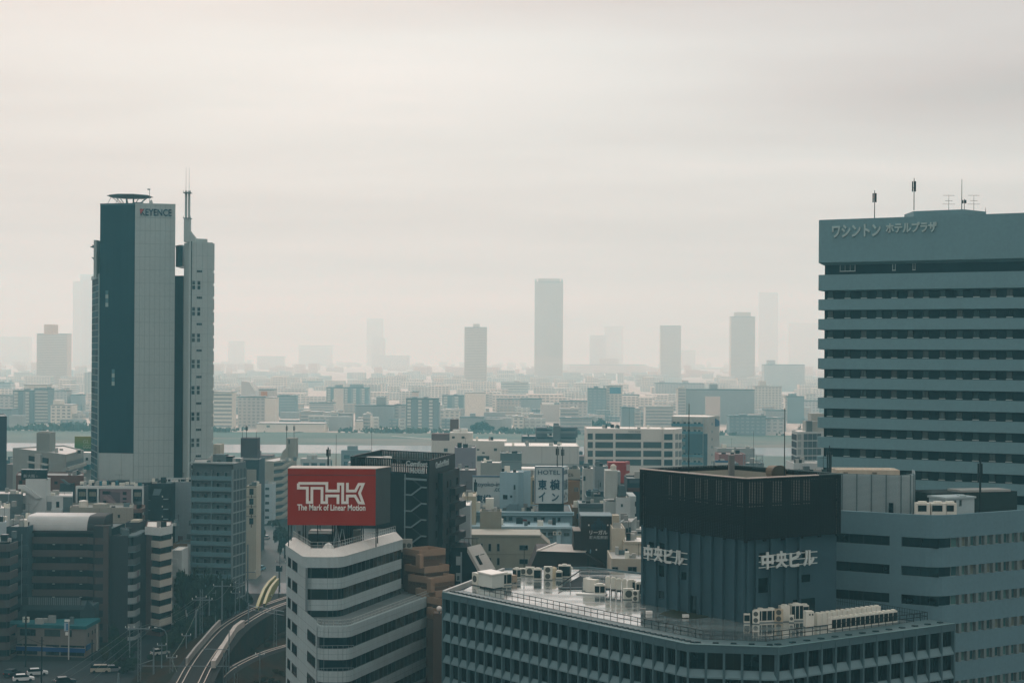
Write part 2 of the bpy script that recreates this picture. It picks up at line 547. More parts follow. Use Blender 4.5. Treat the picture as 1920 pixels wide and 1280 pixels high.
sheet('far_city_ground', [(-7900, 1560), (7900, 1560), (7900, 12900), (-7900, 12900)], 0.03, mat('far_city_ground', (0.52, 0.47, 0.41), 0.9, var=0.5, scale=0.01, raw=True))  # roofs as one sheet, paler for the haze put into its colour
sheet('river_meadow', wide(1085, 1238), 0.02, FIELD)
sheet('river', wide(1232, 1345), 0.04, WATER)
sheet('sand_bank', wide(1345, 1450), 0.05, SANDM)
sheet('far_meadow', wide(1450, 1560), 0.03, FIELD2)

# ================================================================== office tower with the helipad, left
D = 520.0
zK = lambda y, px=250: Z(px, y, D)
foot = [(X(186, 522, 600), 522.5), (X(252, D, 600), D), (X(327, 522, 600), 522.5), (X(322, 548, 600), 548), (X(188, 548, 600), 548)]
KG = mat('tower_grey_panel', (0.40, 0.475, 0.465), 0.6, var=0.10, scale=0.12, streak=0.06)
KD = mat('tower_dark_panel', (0.006, 0.045, 0.062), 0.22, var=0.25, scale=0.05, spec=0.3)
KB = mat('tower_joint', (0.22, 0.26, 0.26), 0.7)
kt = B('office_tower', 'tall slab tower, half dark glass and half grey panels, helipad on its roof', foot, zK(383), KB, ROOFG, par=0.3, cat='office tower')
FL = 24.55 * D / F
fd, fw_ = kt.fr(0), kt.fr(1)
zt, zdark = zK(383), zK(866)
nw, nd = 8, 5
pw, pd = fw_.L / nw, fd.L / nd
wp = MB().box(0.03, -0.16, 0.03, pw - 0.03, 0, FL - 0.03).mesh('panel', KG)
dpn = MB().box(0.015, -0.10, 0.015, pd - 0.015, 0, FL - 0.015).mesh('dark_panel', KD)
nrow = int((zt - 24) / FL)
for r in range(nrow):
    z = zt - FL * (r + 1)
    for k in range(nw): put('panel', wp, kt.root, fw_.at(k * pw, 0, z), fw_.rz)
    for k in range(nd):
        if z > zdark - 1.0: put('dark_panel', dpn, kt.root, fd.at(k * pd, 0, z), fd.rz)
ndark = len([r for r in range(nrow) if zt - FL * (r + 1) > zdark - 1.0])
for k in range(3):
    q = MB().box(k * fd.L / 3 + 0.03, -0.17, 24, (k + 1) * fd.L / 3 - 0.03, 0, zt - FL * ndark - 0.1); kt.part('plinth_panel', q, KG, fr=fd)
q = MB().box(0, -0.03, zt - FL * ndark, fd.L, 0.02, zt); kt.part('dark_backing', q, M((0.006, 0.03, 0.04), 0.5), fr=fd)
for pa, y0, y1 in ((200.8, 544, 575), (212.6, 692, 723)):
    q = MB(); x = fd.px(pa, y0); z0, z1 = zK(y1), zK(y0); h = (z1 - z0) / 4
    for k in range(4):
        q.mat(k % 2).box(x - 0.45, -0.16, z0 + k * h, x + 0.45, -0.10, z0 + (k + 1) * h - 0.06)
    kt.part('window', q, [M((0.34, 0.42, 0.40), 0.4), M((0.10, 0.22, 0.24), 0.3)], fr=fd)
q = MB().box(0, -0.2, zt - 0.25, fd.L, 0.3, zt + 0.35); kt.part('coping', q, M((0.05, 0.13, 0.15)), fr=fd)
q = MB().box(0, -0.2, zt - 0.15, fw_.L, 0.3, zt + 0.35); kt.part('coping', q, KG, fr=fw_)
# the company name in raised letters, its first letter cut by a red wedge
me = text_mesh('KEYENCE', fw_.px(318.5) - fw_.px(260.5), zK(391.5) - zK(404.5), 0.25, M((0.016, 0.060, 0.105), 0.5), 0.012)
put('lettering', me, kt.root, fw_.at(fw_.px(260.5), -0.18, zK(404)), fw_.rz)
rw = MB().xz([(0, 1.9), (1.25, 1.95), (0.25, 0.35)], -0.3, 0)
kt.part('red_wedge', rw, M((0.42, 0.055, 0.045), 0.5), fr=Fr(fw_.at(fw_.px(259) - 0.05, -0.25)[:2], fw_.at(30, -0.25)[:2])).location.z += zK(404)
# curtain wall on the far left side
la, lb = (X(172, 545, 700), 545.0), (X(186.2, 524, 700), 524.0)
cf = Fr(la, lb); zc = zK(517.5)
q = MB(); q.prism([la, lb, (lb[0], 546), (la[0] + 0.5, 547)], 12, zc); kt.part('side_wing', q, KB)
gp = MB().quad((0.25, -0.1, 0.1), (cf.L / 2 - 0.1, -0.1, 0.1), (cf.L / 2 - 0.1, -0.1, FL / 2 - 0.12), (0.25, -0.1, FL / 2 - 0.12))
gms = [gp.mesh('pane', g) for g in (M((0.022, 0.12, 0.15), 0.6, spec=0.04), M((0.03, 0.15, 0.18), 0.6, spec=0.04), M((0.08, 0.16, 0.17), 0.6, spec=0.04), M((0.012, 0.075, 0.10), 0.6, spec=0.04))]
for r in range(40):
    z = zc - FL / 2 * (r + 1) - 0.4
    for k in range(2): put('pane', rnd.choice(gms), kt.root, cf.at(k * cf.L / 2, 0, z), cf.rz)
q = MB()
for r in range(41): q.box(0, -0.13, zc - FL / 2 * r - 0.40, cf.L, 0, zc - FL / 2 * r - 0.30)
q.box(cf.L - 0.4, -0.4, 12, cf.L, 0, zc + 0.3).box(0, -0.35, zc - 0.3, cf.L, 0, zc + 0.8)
kt.part('transoms', q, M((0.36, 0.46, 0.46), 0.5), fr=cf, kind='stuff')
q = MB().box(X(181.5, 530, 480), 526, zK(519), X(187, 530, 480), 536, zK(448))
kt.part('fin_wall', q, KG)
q = MB().box(X(174, 530, 460), 527, zK(461.5), X(184, 530, 460), 533, zK(459.5)).box(X(176, 530, 460), 528, zK(459), X(177, 530, 460), 532, zK(456.5))
q.xz([(X(175.5, 530, 480), zK(480)), (X(184, 530, 480), zK(482)), (X(184, 530, 480), zK(488)), (X(180.5, 530, 480), zK(485.5))], 527, 533)
kt.part('bracket', q, M((0.08, 0.16, 0.18)))
# dark recess and rounded bridge between the slab and the stair tower
q = MB().box(X(326, 532, 700), 530, 12, X(345, 532, 700), 546, Z(335, 517, 531)); kt.part('recess_wall', q, KD)
pts = [(X(326, 532, 475) + (X(345, 532, 475) - X(326, 532, 475)) * t, 530 + 5 * (1 - t) ** 2) for t in (0, .2, .4, .6, .8, 1)]
q = MB().prism(pts + [(pts[-1][0], 545), (pts[0][0], 545)], zK(495), zK(457)); kt.part('bridge', q, M((0.03, 0.14, 0.18), 0.3))
q = MB().prism(offset(pts, 0.15) + [(pts[-1][0], 545), (pts[0][0], 545)], zK(457), zK(454.6)); kt.part('bridge_coping', q, KG)
# stair tower
Ds = 516.0
sa, sb, sc_ = (X(344, 524, 650), 524.0), (X(356.5, Ds, 650), Ds), (X(397.6, 520, 650), 520.0)
q = MB().prism([sa, sb, sc_, (X(400, 534, 650), 534), (sa[0], 540)], 12, Z(370, 453, Ds))
st = kt.part('stair_tower', q, KG)
sf = Fr(sb, sc_)
zs_ = lambda y: Z(375, y, 518)
m4 = MB()
wst = [win(1.0, 1.2, g, M((0.30, 0.36, 0.36)), 0, 0, fw=0.06, dep=0.07) for g in (G_MID, G_DARK)]
wsl = win(1.75, 0.72, G_DARK, M((0.30, 0.36, 0.36)), 2, 0, fw=0.06, dep=0.07)
for r in range(9):
    for p_ in (362.7, 372.4):
        for yb in (543, 534.2): put('window', rnd.choice(wst), st, sf.at(sf.px(p_, 600), 0, zs_(yb + 49.05 * r)), sf.rz)
    put('slot_window', wsl, st, sf.at(sf.px(373.5, 600), 0, zs_(511 + 49.4 * r)), sf.rz)
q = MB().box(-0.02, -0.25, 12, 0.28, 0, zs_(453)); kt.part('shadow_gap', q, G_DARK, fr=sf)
q = MB().box(-0.55, -0.35, 12, -0.05, 0.2, zs_(452)); kt.part('corner_pier', q, KG, fr=sf)
q = MB(); z = zs_(455.5); x0 = sf.L
for r in range(19):
    zb = z - 24.5 * 518 / F + (0.75 if r else -4.2)
    q.box(x0, 0, zb, x0 + 0.62, 8, z); z = zb - 0.75
kt.part('notched_edge', q, KG, fr=sf)
q = MB()
for r in range(18):
    zz = zs_(455) - 3.9 * (r + 1); q.box(0.4, -0.03, zz - 0.03, sf.L, 0, zz + 0.03)
for p_ in (367.5, 379, 389): x = sf.px(p_, 600); q.box(x - 0.03, -0.028, 12, x + 0.03, 0, zs_(455))
kt.part('panel_joints', q, M((0.28, 0.33, 0.33)), fr=sf, kind='stuff')
q = MB().box(sf.px(371.5, 450), 1.5, zs_(456), sf.px(393, 450), 5, zs_(447)); kt.part('roof_box', q, KG, fr=sf)
# chimney mast with twin tubes and whips
q = MB(); xa, xb = X(345.8, 518, 430), X(356.8, 518, 430); zb = zs_(454)
q.box(xa, 517, zb, xb, 519.4, zK(410, 350))
q.xz([(xb, zK(433, 350)), (xb, zb), (X(368, 518, 430), zb), (X(367, 518, 430), zK(446, 350))], 517.2, 519.2)
ms = kt.part('mast_base', q, KG)
for p_ in (348.6, 354.4):
    q = MB().cyl(X(p_, 518, 390), 518.2, zK(410, 350), zK(359, 350), 0.36, 8); part('mast_tube', q, KG, ms)
    q = MB().cyl(X(p_, 518, 335), 518.2, zK(361, 350), zK(316, 350), 0.07, 5, 0.03); part('whip', q, METAL, ms)
for y_ in (410, 362.5):
    q = MB().box(X(344.3, 518, y_), 516.8, zK(y_ + 1, 350), X(358.6, 518, y_), 519.6, zK(y_ - 0.3, 350))
    for p_ in (344.6, 358.3): q.bar((X(p_, 518, y_), 517.2, zK(y_, 350)), (X(p_, 518, y_), 517.2, zK(y_ - 4, 350)), 0.07)
    part('collar', q, METAL, ms)
# helipad on splayed struts
HPM = M((0.10, 0.19, 0.20), 0.6)
hc_, hd = X(244, 533, 365), 533.0
oct_ = [(hc_ + 6.4 * cos(radians(22.5 + 45 * k)), hd + 6.4 * sin(radians(22.5 + 45 * k))) for k in range(8)]
hp = thing('helipad', 'octagonal helipad deck on splayed struts above the dark glass tower', 'helipad', (hc_, hd, zt))
zh = Z(244, 367.5, 526)
part('deck', MB().prism(oct_, zh + 0.2, zh + 0.75), HPM, hp)
part('safety_net', MB().prism([(hc_ + 7.1 * cos(radians(22.5 + 45 * k)), hd + 7.1 * sin(radians(22.5 + 45 * k))) for k in range(8)], zh + 0.42, zh + 0.55), METAL, hp)
part('core', MB().box(hc_ - 1.3, hd - 1.3, zt - 1.2, hc_ + 1.5, hd + 1.3, zt + 1.1).box(hc_ - 1.2, hd - 0.5, zt + 1.1, hc_ - 0.8, hd, zh).box(hc_ + 0.9, hd - 0.5, zt + 1.1, hc_ + 1.3, hd, zh), HPM, hp)
for k in range(8):
    a = radians(45 * k)
    part('strut', MB().bar((hc_ + 1.2 * cos(a), hd + 1.2 * sin(a), zt - 0.3), (hc_ + 5.4 * cos(a), hd + 5.4 * sin(a), zh + 0.1), 0.13), METAL, hp)
for dx in (-6.0, -3.6): part('ladder', MB().bar((hc_ + dx - 0.9, hd - 3, zt - 0.3), (hc_ + dx + 0.9, hd - 3, zh), 0.09), METAL, hp)
rm = thing('weather_mast', 'thin mast with a sensor and small dish beside the tower helipad', 'mast', (X(280.3, 524, 370), 524.0, zt))
mx, my = rm.location.x, rm.location.y
part('pole', MB().bar((mx, my, zt - 0.3), (mx, my, zK(352, 280)), 0.09), METAL, rm)
part('sensor', MB().box(mx - 0.6, my - 0.2, zK(354, 280), mx + 0.2, my + 0.2, zK(351.6, 280)), METAL, rm)
part('dish', MB().cyl(mx + 0.5, my, zt + 0.7, zt + 1.7, 0.6, 10, 0.2), KG, rm)
ut = thing('plant_unit', 'low louvred plant unit under the right edge of the helipad', 'roof unit', (X(260, 528, 380), 528.0, zt))
part('casing', MB().box(X(252.5, 528, 380), 527, zt - 0.3, X(268, 528, 380), 530, zK(375.5)), HPM, ut)
for k in range(4): part('louvre', MB().box(X(253.2 + 3.7 * k, 528, 380), 526.9, zt + 0.15, X(256 + 3.7 * k, 528, 380), 527.0, zK(376.5)), G_DARK, ut)

# ================================================================== banded hotel, right
wa, wb = (X(1546, 331, 650), 331.2), (X(1936, 312, 650), 311.5)
wf = Fr(wa, wb)
zw = lambda y: Z(1534, y, 330)
WB = mat('hotel_band', (0.20, 0.335, 0.365), 0.7, var=0.05, scale=0.2, streak=0.04, fine=0.12)
WD = mat('hotel_recess', (0.012, 0.035, 0.045), 0.35, var=0.25, scale=0.6)
body = [wa, wb, wf.at(wf.L, 16)[:2], wf.at(0, 16)[:2]]
wh = B('hotel_building', 'wide hotel block of pale teal bands over dark window strips, at right', body, zw(418), WD, ROOFG, par=0.1, cat='hotel')
full = [wf.at(-1.2, 15)[:2], wf.at(-1.2, -1.15)[:2], wf.at(wf.L + 1.0, -1.15)[:2], wf.at(wf.L + 1.0, 15)[:2]]
path = fillet(fillet(full, 2, 1.0), 1, 1.3)
bm_ = MB(); band(bm_, path, zw(492), zw(412), 0, 1.0, z0i=zw(497)); wh.part('parapet', bm_, WB)
bm_ = MB(); band(bm_, path, zw(544), zw(515), 0, 1.05, z0i=zw(546)); wh.part('spandrel_band', bm_, WB)
PW = 36.82 * 330 / F
for k in range(13):
    z1 = zw(561) - PW * k
    m = MB(); band(m, path, z1 - 2.02, z1, 0, 1.05, z0i=z1 - 2.12); wh.part('spandrel_band', m, WB)
wx = [1556.8, 1589, 1619.5, 1648, 1677, 1706.8, 1736, 1767.5, 1799.5, 1830.5, 1862, 1893]
wxs = [wf.px(p, 650) for p in wx]
HG = [mat('hotel_curtain_%d' % k, c, 0.3, var=0.35, scale=1.5) for k, c in enumerate(((0.07, 0.12, 0.125), (0.028, 0.055, 0.06), (0.11, 0.155, 0.155)))]
sillm = M((0.46, 0.54, 0.53))
for k in range(13):
    for x in wxs:
        z = zw(558.5) - PW * k
        put('window', win(1.12, 1.3, rnd.choice((HG[0], HG[0], HG[1], HG[2])), WD, rnd.choice((0, 0, 1)), sill=0.03, fw=0.05), wh.root, wf.at(x, 0, z), wf.rz)
        put('sill', _wc.setdefault('hsill', MB().box(-0.6, -0.14, -0.16, 0.6, 0, -0.01).mesh('sill', sillm)), wh.root, wf.at(x, 0, z), wf.rz)
for p_, w_ in ((1588.5, 3.0), (1675.5, 0.6), (1713, 0.5)):
    put('window', win(w_, 1.9, HG[1], sillm, 2 if w_ > 1 else 0, sill=0.05), wh.root, wf.at(wf.px(p_, 650), 0, zw(508.5)), wf.rz)
pa, pb, pc = (X(1713, 338, 400), 338.0), (X(1807, 333, 400), 333.0), (X(1849, 338, 400), 338.0)
q = MB().prism([pa, pb, pc, (pc[0], 345), (pa[0], 346)], zw(418), Z(1807, 392.5, 333)); wh.part('penthouse', q, WB)
me = text_mesh('ワシントン', wf.px(1652.5) - wf.px(1561.5), zw(423) - zw(447), 0.25, M((0.42, 0.54, 0.53), 0.5), 0.035)
put('lettering', me, wh.root, wf.at(wf.px(1561.5), -1.17, zw(446.5)), wf.rz)
me = text_mesh('ホテルプラザ', wf.px(1757.5) - wf.px(1662), zw(421.5) - zw(441), 0.25, M((0.42, 0.54, 0.53), 0.5), 0.04)
put('lettering', me, wh.root, wf.at(wf.px(1662), -1.17, zw(441.5)), wf.rz)


def antenna(label, px, yb, yt, d, kind='cell', zb=None, r=0.09, group=None):
    x, zt_ = X(px, d, yt), Z(px, yt, d); zb = Z(px, yb, d) if zb is None else zb
    t = thing('antenna_mast', label, 'antenna', (x, d, zb), group)
    part('pole', MB().bar((x, d, zb), (x, d, zt_), r, 5, r * (0.5 if kind != 'cell' else 0.8)), DARKM, t)
    h = zt_ - zb
    if kind == 'cell':
        for k in range(3):
            a = 2 * pi * k / 3 + 0.4; q = MB()
            q.box(x + 0.32 * cos(a) - 0.11, d + 0.32 * sin(a) - 0.08, zt_ - 0.42 * h, x + 0.32 * cos(a) + 0.11, d + 0.32 * sin(a) + 0.08, zt_ - 0.10 * h)
            q.bar((x, d, zt_ - 0.3 * h), (x + 0.32 * cos(a), d + 0.32 * sin(a), zt_ - 0.3 * h), 0.04)
            part('panel_antenna', q, DARKM, t)
    if kind == 'yagi':
        for k, (f, w) in enumerate(((0.98, 1.1), (0.62, 0.7), (0.40, 1.2))):
            q = MB().bar((x - w, d, zb + h * f), (x + w, d, zb + h * f), 0.035)
            for j in range(5): q.bar((x - w * 0.9 + w * 0.45 * j, d - 0.4, zb + h * f), (x - w * 0.9 + w * 0.45 * j, d + 0.4, zb + h * f), 0.02)
            part('yagi', q, DARKM, t)
    return t


antenna('slim mobile mast with panel antennas over the hotel parapet, left of the roof house', 1640, 410, 357, 334)
antenna('tall mobile mast at the left end of the hotel roof house', 1714, 394, 334, 338)
antenna('plain tall lightning rod on the hotel roof house', 1803.5, 393, 336, 336, 'rod')
antenna('short knobbed mast close beside the lightning rod on the hotel', 1808.3, 393, 373, 336, 'cell', r=0.06)
antenna('wide television aerial left of the lightning rod on the hotel', 1779, 394, 366, 338, 'yagi', r=0.05)
antenna('wide television aerial right of the lightning rod on the hotel', 1826, 394, 366, 338, 'yagi', r=0.05)
antenna('thin short rod at the right end of the hotel roof house', 1848, 398, 389, 338, 'rod', r=0.06)

# ================================================================== grey office with strip windows, right
zo = 46.0
c0 = (X(1760, 265, 980), 265.0)
gl_ = (c0[0] - sin(radians(59.5)) * 30, c0[1] + cos(radians(59.5)) * 30)
gr_ = (c0[0] + sin(radians(55.4)) * 26, c0[1] + cos(radians(55.4)) * 26)
gpath = fillet([gl_, c0, gr_], 1, 3.0, 6)
OB = mat('office_wall', (0.165, 0.275, 0.31), 0.7, var=0.06, scale=0.2, streak=0.05, fine=0.12)
inner = offset(gpath, -0.5)
og = B('office_building', 'grey blue office with strip windows and rounded corner below the banded hotel', inner + [(gr_[0] - 9, gr_[1] + 13), (gl_[0] + 10, gl_[1] + 9)], zo - 1.0, WD, ROOFG, par=0.05, cat='office building')
zg = lambda y: Z(1760, y, 265)
FG = 54.3 * 265 / F
m = MB(); band(m, gpath, zg(1010), zo, 0, 0.7); og.part('parapet', m, OB)
for k in range(6):
    m = MB(); band(m, gpath, zg(1010) - FG * (k + 1), zg(1028.3) - FG * k, 0, 0.7); og.part('spandrel_band', m, OB)
fl, fr_ = Fr(gl_, gpath[1]), Fr(gpath[-2], gr_)
GW = [mat('office_blind_%d' % k, c, 0.25, var=0.2, scale=0.7) for k, c in enumerate(((0.07, 0.17, 0.17), (0.11, 0.22, 0.21), (0.05, 0.13, 0.14), (0.20, 0.23, 0.19)))]
hwin = zg(1010) - zg(1028.3)
pier = MB().box(-0.28, -0.48, 0, 0.28, 0.4, hwin).mesh('pier', M((0.20, 0.25, 0.25)))
for k in range(6):
    z = zg(1028.3) - FG * k
    for j in range(13):
        x = 0.95 + 1.95 * j
        put('window', win(1.35, hwin, rnd.choice(GW), M((0.28, 0.34, 0.34)), fw=0.06, dep=0.05, back=0.01), og.root, fr_.at(x - 0.1, 0.46, z), fr_.rz)
        put('pier', pier, og.root, fr_.at(x + 0.98, 0.42, z), fr_.rz)
    for pxl_, pxr_ in ((1563, 1590), (1591, 1617), (1618, 1668), (1690, 1724), (1725, 1759)):
        x0, x1 = fl.px(pxl_, 1010), fl.px(pxr_, 1010)
        put('window', win(x1 - x0, hwin, G_DARK, DARKM, 1 if pxl_ > 1690 else 2, fw=0.05, dep=0.05, back=0.01), og.root, fl.at((x0 + x1) / 2, 0.44, z), fl.rz)
    x0, x1 = fl.px(1668, 1010), fl.px(1690, 1010)
    q = MB().box(x0, 0.03, z, x1, 0.5, z + hwin); og.part('infill_panel', q, OB, fr=fl)
# round-ended louvre screen on its roof
zs0, zl1 = zo - 1.05, Z(1640, 888, 280)
pl = [(X(1556, 281, 920), 281.0), (X(1700, 276.5, 920), 276.5), (X(1716, 281.5, 920), 281.5), (X(1714, 292, 920), 292.0)]
lp = fillet(fillet(pl, 2, 2.2, 4), 1, 2.6, 5)
LS = mat('louvre_white', (0.40, 0.49, 0.50), 0.55, var=0.08, scale=0.4)
ls = thing('louvre_screen', 'pale ribbed louvre screen with a rounded end on the grey office roof', 'screen', (lp[0][0], lp[0][1], zs0))
m = MB(); band(m, lp, zs0, zl1, -0.25, 0.15); part('backing', m, M((0.22, 0.29, 0.30)), ls)
m = MB(); nb = 34
for k in range(nb):
    z = zs0 + 0.05 + (zl1 - zs0 - 0.1) * k / nb; band(m, lp, z, z + (zl1 - zs0) / nb * 0.62, 0, 0.14, z0i=z + 0.08)
part('slats', m, LS, ls, kind='stuff')
tot = [0.0]
for a, b_ in zip(lp, lp[1:]): tot.append(tot[-1] + hypot(b_[0] - a[0], b_[1] - a[1]))
for s_ in [2.0 + 2.35 * k for k in range(9)]:
    for j in range(len(lp) - 1):
        if tot[j] <= s_ < tot[j + 1]:
            f = Fr(lp[j], lp[j + 1]); p = f.at(s_ - tot[j], -0.05, 0)
            part('post', MB().box(-0.09, -0.06, zs0, 0.09, 0.1, zl1 + 0.05), M((0.14, 0.20, 0.21)), ls, (p[0], p[1], 0), f.rz)
part('screen_door', MB().box(-0.35, -0.2, zs0 + 0.1, 0.35, 0.1, zs0 + 2.0), G_DARK, ls, (X(1672, 276.5, 945), 276.9, 0), Fr(pl[0], pl[1]).rz)
ct = thing('cooling_plant', 'long beige plant casing showing over the pale louvre screen', 'roof unit', (X(1620, 285, 880), 287.0, zs0))
q = MB(); xa, xb = X(1564, 286, 880), X(1682, 286, 880)
part('casing', q.box(xa, 284, zs0, xb, 290, Z(1620, 880.5, 284)), M((0.52, 0.47, 0.38), 0.7, streak=0.15), ct)
q = MB()
for k in range(12):
    x = xa + (xb - xa) * (k + 0.5) / 12; q.cyl(x, 287, Z(1620, 880.5, 284), Z(1620, 879.2, 284), 0.38, 8)
part('fan_row', q, M((0.55, 0.51, 0.43)), ct, kind='stuff')
for p_ in (1586, 1640): part('hatch', MB().cyl(X(p_, 283.8, 886), 283.9, Z(p_, 888, 284), Z(p_, 884.5, 284), 0.38, 8), M((0.22, 0.20, 0.16)), ct)
q = MB().prism(front(1746, 1907, 279, 7, 940, 285), zs0, Z(1800, 923, 281)); 
db = tag(struct('plant_screen', q, mat('dark_green_screen', (0.035, 0.052, 0.050), 0.7, var=0.3, scale=1.0)), 'dark green plant enclosure behind the small white roof hut', 'enclosure'); db.pop('kind', None)
q = MB().prism(front(1800, 1895, 281.5, 4, 940, 284), Z(1800, 923, 281), Z(1800, 918.5, 281.5)); o = put('pale_roof', q.mesh('pale_roof', ROOFL), db)
hut = thing('roof_hut', 'small pale roof hut with three narrow windows on the grey office', 'hut', (X(1800, 272, 950), 273.0, zs0))
hf = front(1773, 1827, 271.5, 4, 940, 274)
part('wall', MB().prism(hf, zs0, Z(1800, 934, 273)), LS, hut)
part('roof', MB().prism(offset(hf, 0.2, True), Z(1800, 934, 273), Z(1800, 930.5, 273)).box(X(1800, 273, 930), 273, Z(1800, 930.5, 273), X(1812, 273, 930), 275, Z(1800, 928, 273)), LS, hut)
hfr = Fr(hf[0], hf[1])
for p_ in (1779, 1790, 1800.5): put('window', win(0.5, 1.0, G_MID, METAL), hut, hfr.at(hfr.px(p_, 940), 0, Z(p_, 948, 273)), hfr.rz)
q0 = None
for p_, pe, lab in ((1720, 1744, 'leftmost of the three white cube chillers at the office roof corner'), (1746.5, 1775, 'middle of the three white cube chillers at the office roof corner'), (1774, 1794, 'rightmost of the three white cube chillers at the office roof corner')):
    d = 267.5; a, b_ = X(p_, d, 955), X(pe, d, 955); zt_ = Z(p_, 943, d)
    t = thing('chiller', lab, 'chiller', ((a + b_) / 2, d, zs0), 'chillers at the office roof corner')
    part('casing', MB().box(a, d, zs0, b_, d + 2.0, zt_), ACW, t)
    part('coil', MB().box(a + 0.1, d - 0.04, zt_ - 1.25, a + (b_ - a) * 0.72, d + 0.01, zt_ - 0.3), ACD, t)
    part('fan', MB().cyl((a + b_) / 2, d + 1, zt_, zt_ + 0.22, 0.7, 12), ACW, t)
antenna('thick twin-panel mobile antenna standing behind the office roof hut', 1838, 925, 858, 276, 'cell', zb=zs0, r=0.2)
antenna('slim pole with a lamp head beside the beige plant casing', 1555, 890, 835, 286, 'cell', zb=zs0, r=0.09)

# ================================================================== billboard office, centre left
TW = mat('pale_cladding', (0.40, 0.485, 0.49), 0.55, var=0.10, scale=0.4, streak=0.20)
TJ = M((0.20, 0.25, 0.26))
zT = 36.9
U = [(-39.0, 302.0), (-33.7, 284.0), (-28.0, 284.0), (-19.7, 312.0)]
Lw = [(-39.0, 302.0), (-30.1, 272.0), (-25.4, 272.0), (-14.0, 308.5)]
upath = fillet(fillet(U, 2, 2.0, 4), 1, 1.0, 3)
lpath = fillet(fillet(Lw, 2, 1.6, 4), 1, 1.6, 4)
zt2 = 27.4
tb_ = thing('office_building', 'wedge-shaped white panel office under the red billboard, terraced towards the front', 'office building', (-28.0, 295.0, 0))
PF = 3.52
part('core', MB().prism(offset(upath, -0.35) + [(-22, 330), (-36, 330)], 0, zT), WD, tb_)
part('podium_core', MB().prism(offset(lpath, -0.35) + [(-18, 326), (-36, 326)], 0, zt2 - 0.4), WD, tb_)
m = MB(); band(m, upath, zT - 1.75, zT, 0.25, 0.9); part('fascia', m, TW, tb_)
m = MB(); band(m, upath, zT, zT + 1.3, 0.3, 1.2, z0i=zT, z1i=zT + 1.3)
# sloped cornice: foot at the wall face, head set back
co, ci = offset(upath, 0.32), offset(upath, -1.0); n = len(upath)
m = MB(); m.add([(x, y, zT) for x, y in co] + [(x, y, zT + 1.25) for x, y in ci], [(k, k + 1, n + k + 1, n + k) for k in range(n - 1)])
m.add([(x, y, zT + 1.25) for x, y in ci] + [(x, y, zT + 1.25) for x, y in offset(upath, -1.5)], [(k, k + 1, n + k + 1, n + k) for k in range(n - 1)])
part('cornice', m, M((0.66, 0.66, 0.62), 0.6, streak=0.05), tb_)
part('roof', MB().quad(*[(x, y, zT + 0.2) for x, y in offset(upath, -1.0) + [(-22, 329), (-36, 329)]]), ROOFG, tb_)
part('terrace', MB().quad(*[(x, y, zt2 - 0.35) for x, y in offset(lpath, -0.3) + [(-18, 326), (-36, 326)]]), ROOFG, tb_)


def clad(pth, z0, z1, cw, nz, out=0.0):
    """panels with open joints along a path"""
    for a, b_ in zip(pth, pth[1:]):
        f = Fr(a, b_); n_ = max(1, round(f.L / cw)); w = f.L / n_; h = (z1 - z0) / nz
        key = ('clad', round(w, 3), round(h, 3), out)
        if key not in _wc: _wc[key] = MB().box(0.025, -out - 0.05, 0.025, w - 0.025, 0, h - 0.025).mesh('panel', TW)
        for r in range(nz):
            for c in range(n_):
                if CNT[0] < 296: put('panel', _wc[key], tb_, f.at(c * w, 0, z0 + r * h), f.rz); CNT[0] += 1
                else: REST.append((f, c * w, z0 + r * h, w, h))


CNT, REST = [0], []
zw0 = zT - 1.75            # head of the top windows
strips = []
for k in range(3):
    z1 = zw0 - 1.75 - PF * k; z0 = z1 - (PF - 1.75)
    strips.append((z0, z1))
ulp = Fr(U[0], U[1])
for z0, z1 in strips:
    m = MB(); band(m, upath, z0, z1, -0.02, 0.4); part('spandrel', m, TJ, tb_)
    clad(upath[1:], z0, z1, 1.9, 2)
TG = [mat('office_glass_%d' % k, c, 0.07, var=0.6, scale=0.35, spec=0.6) for k, c in enumerate(((0.010, 0.030, 0.034), (0.030, 0.050, 0.050), (0.075, 0.085, 0.078)))]
lz = [zt2 - 1.75 - PF * k for k in range(6)]        # window heads of the lower floors
for z in lz:
    m = MB(); band(m, lpath[:2] + lpath[-2:] if False else lpath, z, z + 1.77, -0.02, 0.4); part('spandrel', m, TJ, tb_)
    clad(lpath[1:], z, z + 1.77, 1.9, 2)
left = Fr(Lw[0], Lw[1])
# solid left flank with punched windows
ztop = zT - 1.75
m = MB().box(0, -0.03, 0, left.L * 0.62, 0.3, ztop); part('flank_wall', m, TJ, tb_, (left.P[0], left.P[1], 0), left.rz)
m = MB().box(left.L * 0.62, -0.03, 0, left.L - 1.0, 0.3, zt2 - 0.3); part('flank_wall', m, TJ, tb_, (left.P[0], left.P[1], 0), left.rz)
for k in range(19):
    z = ztop - 1.76 * (k + 1)
    if z > 6: clad([left.at(0)[:2], left.at(left.L * 0.62)[:2]], z, z + 1.76, 3.0, 1)
    if 6 < z < zt2 - 1.0: clad([left.at(left.L * 0.62)[:2], left.at(left.L - 1.2)[:2]], z, z + 1.76, 3.0, 1)
for k in range(9):
    z = zw0 - 1.72 - PF * k
    for p_, w_ in ((543.5, 2.6), (553.8, 4.6)):
        x = left.px(p_, 1100)
        put('window', win(w_, 1.7, G_DARK, DARKM, 2), tb_, left.at(x, -0.06, z), left.rz)
    if k >= 3:
        x = left.px(585, 1180)
        put('window', win(7.0, 1.7, rnd.choice(TG[:2]), DARKM, 4), tb_, left.at(x, -0.06, lz[k - 3] - 1.72), left.rz)


